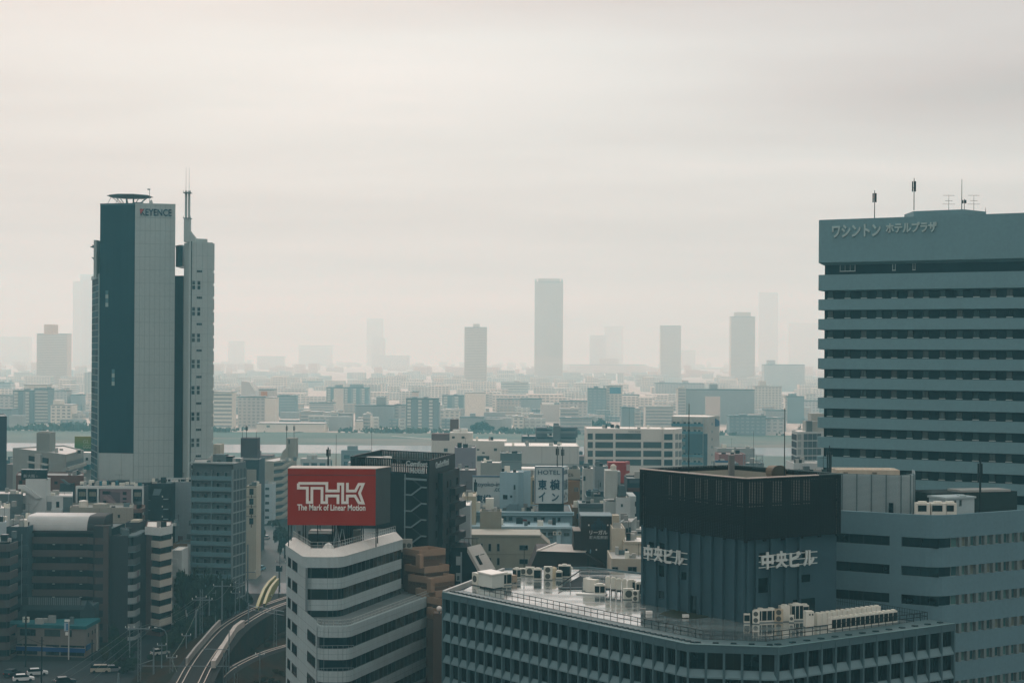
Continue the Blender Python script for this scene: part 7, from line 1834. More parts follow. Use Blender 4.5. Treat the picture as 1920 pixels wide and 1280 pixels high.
for b in (bf, be, dk, pg, gb, ws, lg, lw, lw2, lr, br, bo, sp, nb, wb2, nc, zf, le, sb_, cv): clutter(b, 5)

# ================================================================== beyond the river: hazy flats, offices and towers
FARP = [(0.60, 0.57, 0.51), (0.52, 0.50, 0.47), (0.31, 0.35, 0.35), (0.22, 0.275, 0.285), (0.72, 0.68, 0.60), (0.55, 0.48, 0.43)]  # kept pale, part of the distance haze is in these colours
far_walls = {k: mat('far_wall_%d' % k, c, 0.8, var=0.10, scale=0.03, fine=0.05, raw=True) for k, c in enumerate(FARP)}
FG1 = mat('far_window', (0.30, 0.34, 0.34), 0.6, var=0.3, scale=0.05, raw=True)  # light tone, window contrast softened as haze would do
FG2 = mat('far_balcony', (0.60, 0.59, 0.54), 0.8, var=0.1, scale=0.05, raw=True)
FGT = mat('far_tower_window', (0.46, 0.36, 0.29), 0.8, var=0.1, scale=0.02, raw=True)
HAZYG = 'blocks beyond the river'


def far(label, pxl, pxr, pyt, d, wall, style='grid', fl=3.1, deep=22, cat='apartment building', tops=(), name='apartment_building', turn=0.0):
    if d > 1750: d = 1750 + (d - 1750) * (2.0 if d < 2800 else 1.0)
    wm = far_walls[wall] if isinstance(wall, int) else wall
    x0, x1 = X(pxl, d, pyt), X(pxr, d, pyt); zt = Z((pxl + pxr) / 2, pyt, d); w = x1 - x0
    t = thing(name, label, cat, ((x0 + x1) / 2, d + deep / 2, 0))
    part('wall', MB().box(x0, d, 0, x1, d + deep, zt - 0.01), wm, t)
    part('roof', MB().box(x0 - 0.2, d - 0.2, zt, x1 + 0.2, d + deep, zt + 0.9), ROOFL if wall in (0, 4) else ROOFG, t)
    FGx = FG1 if isinstance(wall, int) else FGT; FBx = FG2 if isinstance(wall, int) else FGT
    nf = min(int(zt / fl), 26 if d < 2300 else 60)
    m = MB()
    if style == 'grid':
        nc = max(2, int(w / 4.2))
        for r in range(nf):
            z = zt - fl * (r + 1) + 0.9
            for c in range(nc):
                xa = x0 + w * (c + 0.22) / nc; m.box(xa, d - 0.12, z, xa + w / nc * 0.56, d, z + 1.5)
        part('windows', m, FGx, t, kind='stuff')
    elif style == 'band':
        for r in range(nf):
            z = zt - fl * (r + 1) + 0.8; m.box(x0 + 0.6, d - 0.12, z, x1 - 0.6, d, z + 1.6)
        part('window_bands', m, FGx, t, kind='stuff')
    elif style == 'balc':
        for r in range(nf):
            z = zt - fl * (r + 1); m.box(x0 + 0.3, d - 1.3, z, x1 - 0.3, d - 0.02, z + 1.15)
        part('balconies', m, FBx if wall not in (0, 4) else far_walls[1], t, kind='stuff')
        n = MB()
        for r in range(nf): z = zt - fl * (r + 1) + 1.2; n.box(x0 + 0.5, d - 0.1, z, x1 - 0.5, d - 0.01, z + 1.5)
        part('window_bands', n, FGx, t, kind='stuff')
    elif style == 'cols':
        nc = max(2, int(w / 9))
        for c in range(nc):
            xa = x0 + w * (c + 0.15) / nc
            for r in range(nf): z = zt - fl * (r + 1) + 0.3; m.box(xa, d - 1.0, z, xa + w / nc * 0.32, d, z + 1.9)
        part('balcony_columns', m, FG2, t, kind='stuff')
        n = MB()
        for c in range(nc): xa = x0 + w * (c + 0.52) / nc; n.box(xa, d - 0.5, 0.5, xa + w / nc * 0.38, d, zt - 0.5)
        part('dark_strips', n, far_walls[3], t, kind='stuff')
    if not tops and style != 'none' and d < 3500:
        a = pxl + (pxr - pxl) * rnd.uniform(.1, .6); tops = ((a, a + (pxr - pxl) * rnd.uniform(.12, .3), pyt - rnd.uniform(2, 5)), (pxr - 4, pxr - 3, pyt - rnd.uniform(2, 7)))
    for a, b_, y_ in tops:
        xa, xb = X(a, d, pyt), X(b_, d, pyt); part('roof_house', MB().box(xa, d + 3, zt + 0.9, xb, d + deep - 4, Z(a, y_, d)), wm, t)
    return t


Lh = far
# near bank row of the far side
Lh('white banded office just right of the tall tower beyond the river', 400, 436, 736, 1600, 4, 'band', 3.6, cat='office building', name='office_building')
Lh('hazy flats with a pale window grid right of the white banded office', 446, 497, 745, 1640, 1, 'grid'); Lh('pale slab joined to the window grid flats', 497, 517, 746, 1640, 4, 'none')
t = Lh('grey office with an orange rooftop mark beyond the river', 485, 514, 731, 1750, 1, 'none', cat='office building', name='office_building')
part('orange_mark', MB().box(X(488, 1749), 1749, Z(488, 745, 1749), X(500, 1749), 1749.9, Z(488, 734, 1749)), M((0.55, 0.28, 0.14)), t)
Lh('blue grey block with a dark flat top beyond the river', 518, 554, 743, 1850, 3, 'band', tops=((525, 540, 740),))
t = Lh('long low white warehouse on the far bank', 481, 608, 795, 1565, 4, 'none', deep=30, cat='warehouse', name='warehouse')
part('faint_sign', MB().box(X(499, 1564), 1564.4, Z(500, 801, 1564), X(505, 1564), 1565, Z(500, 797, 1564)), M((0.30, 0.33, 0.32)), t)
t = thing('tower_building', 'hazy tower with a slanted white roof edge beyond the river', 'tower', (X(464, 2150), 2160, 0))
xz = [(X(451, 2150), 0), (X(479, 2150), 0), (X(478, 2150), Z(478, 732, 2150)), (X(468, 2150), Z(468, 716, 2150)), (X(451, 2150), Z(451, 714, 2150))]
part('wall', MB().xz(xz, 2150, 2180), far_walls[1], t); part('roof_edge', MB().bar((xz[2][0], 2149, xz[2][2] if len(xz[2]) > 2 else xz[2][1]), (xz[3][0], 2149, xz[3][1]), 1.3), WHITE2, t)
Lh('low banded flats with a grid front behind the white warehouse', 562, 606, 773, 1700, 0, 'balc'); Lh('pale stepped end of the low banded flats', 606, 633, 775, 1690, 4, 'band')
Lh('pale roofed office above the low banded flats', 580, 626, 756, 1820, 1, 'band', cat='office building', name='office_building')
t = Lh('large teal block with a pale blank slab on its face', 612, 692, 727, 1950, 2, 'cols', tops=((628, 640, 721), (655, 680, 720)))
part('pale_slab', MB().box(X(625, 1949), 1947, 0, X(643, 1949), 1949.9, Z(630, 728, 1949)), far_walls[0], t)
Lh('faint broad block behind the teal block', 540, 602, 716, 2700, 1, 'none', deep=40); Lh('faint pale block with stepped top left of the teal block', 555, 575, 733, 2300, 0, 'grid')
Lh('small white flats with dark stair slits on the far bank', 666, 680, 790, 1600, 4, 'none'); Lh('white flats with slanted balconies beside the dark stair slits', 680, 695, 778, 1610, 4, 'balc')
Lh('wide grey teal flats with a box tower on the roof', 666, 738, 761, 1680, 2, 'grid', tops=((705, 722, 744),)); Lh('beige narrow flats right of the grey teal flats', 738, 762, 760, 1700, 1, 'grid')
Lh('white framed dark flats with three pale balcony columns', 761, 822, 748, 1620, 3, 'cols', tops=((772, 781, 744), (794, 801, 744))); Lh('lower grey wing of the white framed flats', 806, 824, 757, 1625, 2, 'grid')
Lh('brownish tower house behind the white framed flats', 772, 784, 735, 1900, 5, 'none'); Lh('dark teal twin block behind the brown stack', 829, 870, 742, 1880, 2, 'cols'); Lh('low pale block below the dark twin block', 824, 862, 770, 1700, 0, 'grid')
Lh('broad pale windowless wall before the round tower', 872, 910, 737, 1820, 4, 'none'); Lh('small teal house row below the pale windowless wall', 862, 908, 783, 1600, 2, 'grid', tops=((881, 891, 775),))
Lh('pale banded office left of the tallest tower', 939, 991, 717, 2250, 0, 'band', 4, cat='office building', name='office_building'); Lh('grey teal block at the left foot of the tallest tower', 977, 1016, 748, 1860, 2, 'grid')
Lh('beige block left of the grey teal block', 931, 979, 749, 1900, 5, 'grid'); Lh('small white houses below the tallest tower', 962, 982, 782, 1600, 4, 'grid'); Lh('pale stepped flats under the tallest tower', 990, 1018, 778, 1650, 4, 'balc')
t = Lh('low hall with a white roof at the foot of the tallest tower', 1014, 1052, 757, 1800, 1, 'none', cat='hall', name='hall'); part('white_roof', MB().box(X(1015, 1799), 1798, Z(1030, 758.5, 1799), X(1038, 1799), 1806, Z(1030, 755.5, 1799)), WHITE2, t)  # white sheet over part of the roof
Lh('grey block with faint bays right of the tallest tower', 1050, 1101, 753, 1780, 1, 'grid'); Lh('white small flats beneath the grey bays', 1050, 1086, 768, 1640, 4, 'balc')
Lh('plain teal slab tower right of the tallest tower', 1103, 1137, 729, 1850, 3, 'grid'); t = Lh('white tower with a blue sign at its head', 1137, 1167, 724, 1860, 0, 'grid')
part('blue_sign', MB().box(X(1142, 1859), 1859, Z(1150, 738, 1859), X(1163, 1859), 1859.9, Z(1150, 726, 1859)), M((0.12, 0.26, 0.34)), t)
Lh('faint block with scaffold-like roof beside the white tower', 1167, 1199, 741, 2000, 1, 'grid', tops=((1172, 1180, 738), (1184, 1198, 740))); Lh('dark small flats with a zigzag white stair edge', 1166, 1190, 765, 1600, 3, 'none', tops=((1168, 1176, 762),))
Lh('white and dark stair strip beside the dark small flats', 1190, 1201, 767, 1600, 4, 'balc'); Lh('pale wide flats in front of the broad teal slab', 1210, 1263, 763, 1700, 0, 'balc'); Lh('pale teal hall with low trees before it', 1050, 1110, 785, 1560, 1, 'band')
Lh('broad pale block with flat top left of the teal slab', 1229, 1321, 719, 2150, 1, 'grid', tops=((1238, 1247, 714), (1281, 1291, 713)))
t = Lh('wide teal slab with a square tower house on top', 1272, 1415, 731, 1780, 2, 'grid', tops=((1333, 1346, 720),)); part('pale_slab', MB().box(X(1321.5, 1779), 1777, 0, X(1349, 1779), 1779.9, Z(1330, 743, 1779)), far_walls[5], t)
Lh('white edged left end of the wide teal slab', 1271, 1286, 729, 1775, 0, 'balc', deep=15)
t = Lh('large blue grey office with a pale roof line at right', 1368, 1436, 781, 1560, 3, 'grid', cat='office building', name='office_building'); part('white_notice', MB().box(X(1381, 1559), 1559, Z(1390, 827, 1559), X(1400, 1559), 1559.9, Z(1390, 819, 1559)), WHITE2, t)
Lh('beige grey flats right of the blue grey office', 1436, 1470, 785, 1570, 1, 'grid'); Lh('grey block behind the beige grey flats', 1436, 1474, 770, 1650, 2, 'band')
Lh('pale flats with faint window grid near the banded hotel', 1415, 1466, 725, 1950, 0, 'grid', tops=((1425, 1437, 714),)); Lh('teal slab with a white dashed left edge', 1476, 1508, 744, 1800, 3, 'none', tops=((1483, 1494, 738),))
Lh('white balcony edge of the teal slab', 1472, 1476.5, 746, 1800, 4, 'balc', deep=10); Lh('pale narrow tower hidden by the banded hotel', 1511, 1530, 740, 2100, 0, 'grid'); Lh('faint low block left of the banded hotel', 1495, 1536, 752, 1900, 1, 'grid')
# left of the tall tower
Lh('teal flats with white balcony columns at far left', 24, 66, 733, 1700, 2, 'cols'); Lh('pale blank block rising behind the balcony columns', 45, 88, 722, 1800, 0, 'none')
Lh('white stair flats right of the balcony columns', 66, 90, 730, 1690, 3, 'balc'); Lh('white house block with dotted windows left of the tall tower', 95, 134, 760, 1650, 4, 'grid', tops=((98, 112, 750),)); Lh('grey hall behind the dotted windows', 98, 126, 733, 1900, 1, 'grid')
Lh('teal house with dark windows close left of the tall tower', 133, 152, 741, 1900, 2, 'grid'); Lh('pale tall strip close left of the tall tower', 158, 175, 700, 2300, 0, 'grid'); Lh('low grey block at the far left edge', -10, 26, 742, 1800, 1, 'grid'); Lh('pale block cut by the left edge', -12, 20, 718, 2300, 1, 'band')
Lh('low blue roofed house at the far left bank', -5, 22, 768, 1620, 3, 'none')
# tall towers in the haze
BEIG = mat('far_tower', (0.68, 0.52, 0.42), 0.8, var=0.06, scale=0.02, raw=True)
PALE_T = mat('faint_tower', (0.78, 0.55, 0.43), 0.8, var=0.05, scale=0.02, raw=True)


FS = 1.0


def tower(label, pxl, pxr, pyt, d, m=None, crown=None, fl=3.6, deep=38, style='grid'):
    d *= 1.42 if m is PALE_T else FS
    t = far(label, pxl, pxr, pyt, d, m or BEIG, style, fl, deep, cat='tower', name='tower_building')
    if crown:
        a, b_, y_ = crown
        part('crown', MB().box(X(a, d, y_), d + 2, Z(a, pyt, d), X(b_, d, y_), d + deep - 2, Z(a, y_, d)), m or BEIG, t)
    return t


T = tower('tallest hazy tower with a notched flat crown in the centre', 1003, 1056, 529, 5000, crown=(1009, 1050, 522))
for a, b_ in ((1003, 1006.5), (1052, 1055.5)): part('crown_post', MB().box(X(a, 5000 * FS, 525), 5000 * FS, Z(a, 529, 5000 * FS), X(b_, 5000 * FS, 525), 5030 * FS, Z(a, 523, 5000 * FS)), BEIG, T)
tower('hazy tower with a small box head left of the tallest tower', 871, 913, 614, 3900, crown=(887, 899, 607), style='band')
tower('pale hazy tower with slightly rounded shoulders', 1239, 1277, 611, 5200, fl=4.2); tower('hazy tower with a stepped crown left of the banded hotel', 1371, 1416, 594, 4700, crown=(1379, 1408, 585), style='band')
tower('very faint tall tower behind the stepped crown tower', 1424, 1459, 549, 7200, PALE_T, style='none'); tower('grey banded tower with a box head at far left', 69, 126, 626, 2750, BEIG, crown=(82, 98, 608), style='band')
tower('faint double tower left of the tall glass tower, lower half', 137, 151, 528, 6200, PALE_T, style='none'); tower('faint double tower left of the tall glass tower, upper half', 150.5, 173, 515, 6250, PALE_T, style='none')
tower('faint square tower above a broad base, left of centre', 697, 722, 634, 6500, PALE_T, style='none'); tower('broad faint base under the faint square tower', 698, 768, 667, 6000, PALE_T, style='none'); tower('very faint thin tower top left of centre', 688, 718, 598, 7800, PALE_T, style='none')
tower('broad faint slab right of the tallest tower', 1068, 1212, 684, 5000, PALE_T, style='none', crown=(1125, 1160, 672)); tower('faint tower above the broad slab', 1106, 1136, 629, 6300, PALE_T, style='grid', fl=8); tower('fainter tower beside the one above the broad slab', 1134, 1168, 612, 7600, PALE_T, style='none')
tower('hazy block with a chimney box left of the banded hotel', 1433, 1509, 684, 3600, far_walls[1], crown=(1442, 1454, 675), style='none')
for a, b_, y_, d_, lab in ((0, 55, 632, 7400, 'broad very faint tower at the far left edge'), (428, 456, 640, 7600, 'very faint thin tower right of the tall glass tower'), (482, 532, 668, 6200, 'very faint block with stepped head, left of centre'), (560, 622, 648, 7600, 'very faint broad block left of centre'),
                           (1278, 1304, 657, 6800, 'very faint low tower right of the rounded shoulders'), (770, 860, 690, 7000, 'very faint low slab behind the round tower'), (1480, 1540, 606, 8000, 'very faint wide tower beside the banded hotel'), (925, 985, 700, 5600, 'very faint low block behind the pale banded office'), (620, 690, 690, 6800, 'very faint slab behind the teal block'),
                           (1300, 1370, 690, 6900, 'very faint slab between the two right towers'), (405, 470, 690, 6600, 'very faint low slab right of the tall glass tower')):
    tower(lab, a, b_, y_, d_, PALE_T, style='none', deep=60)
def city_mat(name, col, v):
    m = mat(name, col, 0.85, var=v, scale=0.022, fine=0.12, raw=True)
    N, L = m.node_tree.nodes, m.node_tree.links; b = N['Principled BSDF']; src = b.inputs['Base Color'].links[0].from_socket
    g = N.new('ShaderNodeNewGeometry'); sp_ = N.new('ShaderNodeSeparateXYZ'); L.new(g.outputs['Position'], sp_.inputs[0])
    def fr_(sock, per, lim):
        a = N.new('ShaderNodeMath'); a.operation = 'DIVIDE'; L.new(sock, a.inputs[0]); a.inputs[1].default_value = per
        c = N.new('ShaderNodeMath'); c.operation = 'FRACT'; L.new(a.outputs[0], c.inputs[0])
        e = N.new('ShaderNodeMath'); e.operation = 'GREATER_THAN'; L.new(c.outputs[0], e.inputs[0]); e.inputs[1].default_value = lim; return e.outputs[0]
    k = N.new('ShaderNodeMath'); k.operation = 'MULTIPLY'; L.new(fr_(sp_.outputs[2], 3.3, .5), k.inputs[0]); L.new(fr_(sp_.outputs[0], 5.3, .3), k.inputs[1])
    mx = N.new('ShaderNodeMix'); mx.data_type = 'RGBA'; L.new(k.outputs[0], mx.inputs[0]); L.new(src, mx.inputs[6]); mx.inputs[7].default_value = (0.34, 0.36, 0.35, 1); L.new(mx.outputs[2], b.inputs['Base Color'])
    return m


# the mass of the city behind: rows of blocks too many and too faint to tell apart
rr = random.Random(5)
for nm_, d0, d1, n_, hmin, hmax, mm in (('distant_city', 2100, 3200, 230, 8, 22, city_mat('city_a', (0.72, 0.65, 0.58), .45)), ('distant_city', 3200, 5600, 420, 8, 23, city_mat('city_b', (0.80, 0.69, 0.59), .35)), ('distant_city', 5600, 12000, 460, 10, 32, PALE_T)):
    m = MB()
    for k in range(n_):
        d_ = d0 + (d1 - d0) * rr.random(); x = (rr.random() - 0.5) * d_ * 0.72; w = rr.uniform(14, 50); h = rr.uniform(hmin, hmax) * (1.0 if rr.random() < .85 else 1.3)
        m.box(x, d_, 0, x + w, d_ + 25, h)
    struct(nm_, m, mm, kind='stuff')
# far bank near the water: many small houses
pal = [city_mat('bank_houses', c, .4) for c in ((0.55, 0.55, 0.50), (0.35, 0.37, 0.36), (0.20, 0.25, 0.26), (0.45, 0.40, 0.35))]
for j in range(4):
    m = MB()
    for k in range(70):
        d_ = rr.uniform(1580, 2100); x = (rr.random() - 0.5) * d_ * 0.66; m.box(x, d_, 0, x + rr.uniform(8, 22), d_ + 12, rr.uniform(5, 14))
    struct('far_bank_houses', m, pal[j], kind='stuff')
# low roofs before the near bank: single houses
hr2 = random.Random(3); seen = 0
def house_mesh(m_):
    q = MB().box(-.5, 0, 0, .5, 1, 1); q.box(-.3, .3, 1, .05, .7, 1.22); q.mat(1)
    for zz in (.2, .55):
        for xx in (-.4, -.12, .17): q.box(xx, -.012, zz, xx + .2, 0, zz + .2)
    return q.mesh('house', [m_, G_DARK])


hm_ = [house_mesh(m_) for m_ in (WALLW, M((0.30, 0.31, 0.29)), SLATE, BEI, M((0.16, 0.11, 0.10)), M((0.20, 0.25, 0.26)), ROOFL)]
occ = []
for k in range(900):
    if seen >= 120: break
    d_ = hr2.uniform(560, 1070); a = hr2.uniform(-20, 1560)
    x = X(a, d_, 870); w, h, dp = hr2.uniform(8, 18), hr2.uniform(5, 12) * (1.4 if d_ < 800 else 1), hr2.uniform(8, 14)
    if abs(x + 110) < 18 and d_ < 900: continue                       # the street
    if -92 < x < -70 and d_ < 820: continue
    if any(abs(x - q[0]) < (w + q[2]) / 2 + 1 and abs(d_ - q[1]) < 15 for q in occ): continue
    occ.append((x, d_, w))
    o = put('house', hr2.choice(hm_), None, (x, d_, 0)); o.scale = (w, dp, h)
    tag(o, 'low flat-roofed house among the crowded roofs before the river', 'house', 'low houses before the river'); seen += 1

for k, (a, b_, y_, d_, m_, lab) in enumerate(((1990, 2090, 800, 420, WALLW, 'white block beyond the right edge of the view'), (2110, 2190, 720, 470, GREYT, 'grey block beyond the right edge of the view'), (2030, 2120, 860, 360, CREAM, 'cream block beyond the right edge of the view'), (2220, 2330, 840, 430, SLATE, 'slate block beyond the right edge of the view'), (-190, -110, 760, 520, GREYT, 'grey block beyond the left edge of the view'), (-130, -60, 900, 470, WALLW, 'white block beyond the left edge of the view'), (-230, -140, 980, 430, BRN2, 'brown block beyond the left edge of the view'))):
    b = mid('building', lab, a, b_, y_, d_, 16, m_, ROOFL)
    b.wins(0, b.cols(0, 6), [b.z1 - 3.3 * (q + 1) for q in range(int(b.z1 / 3.3) - 1)], 1.4, 1.5, (G_DARK, G_MID))

# ================================================================== streets, railway, trees, poles, cars: lower left
def gpoly(name, pts, z, m, zz=None):
    return struct(name, MB().quad(*[(*RP(a, b_, z), zz or z) for a, b_ in pts]), m)


PAVE = mat('pale_street', (0.12, 0.145, 0.145), 0.8, spec=0.08, var=0.25, scale=0.06)
gpoly('street', [(495, 985), (522, 985), (540, 1050), (545, 1092), (455, 1092), (478, 1060)], 0.06, PAVE)
gpoly('cross_street', [(440, 1092), (548, 1092), (548, 1112), (430, 1112)], 0.064, mat('street_dark', (0.055, 0.066, 0.07), 0.6, var=0.3, scale=0.1))
gpoly('road', [(296, 1172), (322, 1186), (300, 1236), (240, 1282), (40, 1290), (150, 1258), (235, 1226)], 0.06, ASPH)
gpoly('forecourt', [(0, 1240), (190, 1238), (196, 1256), (60, 1290), (-10, 1290)], 0.056, mat('forecourt', (0.045, 0.054, 0.057), 0.8, spec=0.08, var=0.3, scale=0.2))
EMB = mat('embankment', (0.050, 0.030, 0.014), 0.95, var=0.5, scale=0.3, col2=(0.024, 0.029, 0.019), spec=0.05, bump=0.6)
BAL = mat('ballast', (0.026, 0.024, 0.022), 0.95, var=0.4, scale=1.2, bump=0.4)
SLP = mat('sleeper', (0.075, 0.07, 0.064), 0.9, var=0.3)
RAILM = mat('rail_steel', (0.46, 0.42, 0.37), 0.4, var=0.1, metal=0.2)


def track(label, px, z, wide, rails=True, steps=14):
    pts = [RP(a, b_, z) for a, b_ in px]
    # smooth the course
    out = []
    for i in range(len(pts) - 1):
        p0, p1, p2, p3 = pts[max(i - 1, 0)], pts[i], pts[i + 1], pts[min(i + 2, len(pts) - 1)]
        for k in range(steps):
            t = k / steps
            out.append(tuple(0.5 * (2 * p1[c] + (p2[c] - p0[c]) * t + (2 * p0[c] - 5 * p1[c] + 4 * p2[c] - p3[c]) * t * t + (3 * p1[c] - p0[c] - 3 * p2[c] + p3[c]) * t ** 3) for c in (0, 1)))
    out.append(pts[-1])
    root = thing('railway_track', label, 'railway track', (out[0][0], out[0][1], z))

    def side(o): return offset(out, o)
    m = MB(); a, b_ = side(wide), side(-wide); n = len(out)
    m.add([(x, y, z - 0.4) for x, y in a] + [(x, y, z - 0.4) for x, y in b_], [(k, k + 1, n + k + 1, n + k) for k in range(n - 1)]); part('ballast', m, BAL, root)
    for c in ((-2.1, 2.1) if wide > 3.5 else (0.0,)):
        for o in (-0.55, 0.55):
            m = MB(); band(m, side(c + o), z - 0.16, z, 0.0, 0.13); part('rail', m, RAILM, root)
    q = MB(); acc = 0.0
    for (x0, y0), (x1, y1) in zip(out, out[1:]):
        L = hypot(x1 - x0, y1 - y0); ux, uy = (x1 - x0) / L, (y1 - y0) / L; s_ = acc
        while s_ < L:
            for c in ((-2.1, 2.1) if wide > 3.5 else (0.0,)):
                cx, cy2 = x0 + ux * s_ + uy * c, y0 + uy * s_ - ux * c
                q.add([(cx + uy * e * 1.05 + ux * g * 0.12, cy2 - ux * e * 1.05 + uy * g * 0.12, z - 0.28) for e, g in ((-1, -1), (1, -1), (1, 1), (-1, 1))], [(0, 1, 2, 3)])
            s_ += 0.8
        acc = s_ - L
    part('sleepers', q, SLP, root, kind='stuff')
    return out, side, root


z1 = 6.0
m1, side1, tr1 = track('double railway track curving up past the low concrete walls', [(345, 1300), (356, 1281), (374, 1247), (396, 1215), (427, 1180), (456, 1159), (490, 1141), (540, 1123), (600, 1105)], z1, 4.4)
m2, side2, tr2 = track('single lower track with bright rails beside the wedge office', [(385, 1300), (405, 1279), (428, 1256), (462, 1236), (500, 1220), (540, 1208), (600, 1192)], 3.0, 1.9)
# embankment skirts under both
for nm_, sd, ww, zt_, sp_ in (('embankment', side1, 4.4, z1 - 0.42, 9.0), ('embankment', side2, 1.9, 2.58, 5.0)):
    m = MB(); top_l, top_r, bl, br = sd(ww), sd(-ww), sd(ww + (.4 if zt_ > 4 else sp_)), sd(-ww - sp_); n = len(top_l)
    vs = [(x, y, 0.08) for x, y in bl] + [(x, y, zt_) for x, y in top_l] + [(x, y, zt_) for x, y in top_r] + [(x, y, 0.08) for x, y in br]
    m.add(vs, [(r * n + k, r * n + k + 1, (r + 1) * n + k + 1, (r + 1) * n + k) for r in (0, 2) for k in range(n - 1)])
    struct(nm_, m, EMB)
gpoly('dry_bank', [(430, 1215), (545, 1150), (560, 1300), (300, 1300), (330, 1270), (400, 1250)], 0.07, EMB, 0.09)
gpoly('dry_bank', [(60, 1292), (240, 1284), (320, 1190), (350, 1180), (380, 1185), (300, 1295)], 0.07, EMB, 0.085)


def wallrun(label, px, z, zb, m, name='concrete_wall', thick=0.5):
    pts = [RP(a, b_, z) for a, b_ in px]
    q = MB(); band(q, pts, zb, z, 0, thick)
    o = put(name, q.mesh(name, m), None, (0, 0, 0)); tag(o, label, 'wall')
    return o


CW2 = mat('track_wall', (0.34, 0.34, 0.32), 0.8, var=0.25, scale=0.6, streak=0.25)
wallrun('pale topped concrete wall along the left side of the double track', [(352, 1233), (368, 1212), (385, 1193), (402, 1173), (414, 1161)], z1 + 1.1, z1 - 2.5, CW2, thick=0.45)
wpx = [(404, 1238), (412, 1226), (421, 1210), (432, 1192), (445, 1172), (459, 1162)]
wallrun('broad white concrete wall on the right side of the double track', wpx, z1 + 1.3, z1 - 0.2, M((0.50, 0.48, 0.44), 0.8, var=0.35, streak=0.35), thick=0.9)
# yellow-green bridge girders
gy = M((0.30, 0.30, 0.115), 0.6, var=0.2, streak=0.15)
gb_ = thing('girder_bridge', 'yellow green twin girder bridge beyond the curving track', 'bridge', (*RP(500, 1110, 6), 4.0))
for px in ([(481, 1136), (487, 1124), (495, 1108), (504, 1092), (516, 1076)], [(495, 1128), (500, 1119), (507, 1106), (514, 1094), (521, 1081)]):
    pts = [RP(a, b_, 7.0) for a, b_ in px]; q = MB(); n = len(pts)
    o0, o1 = offset(pts, 0.35), offset(pts, -0.35); hs_ = [0.5, 1.3, 1.7, 1.3, 0.5]
    vs = [(x, y, 5.0) for x, y in o0] + [(x, y, 6.1 + h) for (x, y), h in zip(o0, hs_)] + [(x, y, 6.1 + h) for (x, y), h in zip(o1, hs_)] + [(x, y, 5.0) for x, y in o1]
    q.add(vs, [(r * n + k, r * n + k + 1, (r + 1) * n + k + 1, (r + 1) * n + k) for r in range(3) for k in range(n - 1)]); part('girder', q, gy, gb_)
q = MB(); a = [RP(x, y, 6.2) for x, y in ((482, 1136), (495, 1128), (521, 1082), (516, 1077))]; q.quad(*[(x, y, 5.6) for x, y in a]); part('deck', q, M((0.045, 0.085, 0.055), .7), gb_)
sigb = thing('signal', 'black railway signal head at the far end of the girder bridge', 'signal', (*RP(523, 1100, 3), 3.0))
sxy = sigb.location; part('head', MB().box(sxy.x - 0.9, sxy.y, 7.5, sxy.x + 0.9, sxy.y + 0.5, 9.2), ACD, sigb); part('post', MB().bar((sxy.x, sxy.y, 0.1), (sxy.x, sxy.y, 7.5), 0.14), DARKM, sigb); part('lamp', MB().box(sxy.x + .3, sxy.y - .1, 8.8, sxy.x + .55, sxy.y, 9.05), WHITE2, sigb)

# catenary poles
POLE = mat('pole_grey', (0.20, 0.255, 0.27), 0.6, var=0.15, metal=0.2)


def cat_pole(label, px, yb, yt, z0=0.0, arms=(), r=0.16, lattice=False):
    x, d = RP(px, yb, z0); zt = Z(px, yt, d)
    t = thing('catenary_pole', label, 'pole', (x, d, z0), 'catenary poles by the railway')
    if lattice:
        q = MB()
        for dx in (-0.3, 0.3): q.box(x + dx - 0.06, d - 0.06, z0, x + dx + 0.06, d + 0.06, zt)
        k = z0; s_ = 1
        while k < zt - 1: q.bar((x - 0.3 * s_, d, k), (x + 0.3 * s_, d, k + 0.9), 0.035); k += 0.9; s_ = -s_
        part('mast', q, POLE, t, kind='stuff')
    else: part('mast', MB().bar((x, d, z0), (x, d, zt), r, 8, r * 0.8), POLE, t)
    for dy, xl, xr in arms:
        za = Z(px, yt + dy, d); q = MB().box(x + xl * d / F, d - 0.08, za - 0.1, x + xr * d / F, d + 0.08, za + 0.1); part('cross_arm', q, POLE, t)
        for xx in (xl, xr): part('insulator', MB().cyl(x + xx * d / F, d, za + 0.1, za + 0.5, 0.09, 6), WHITE, t)
    return x, d, zt


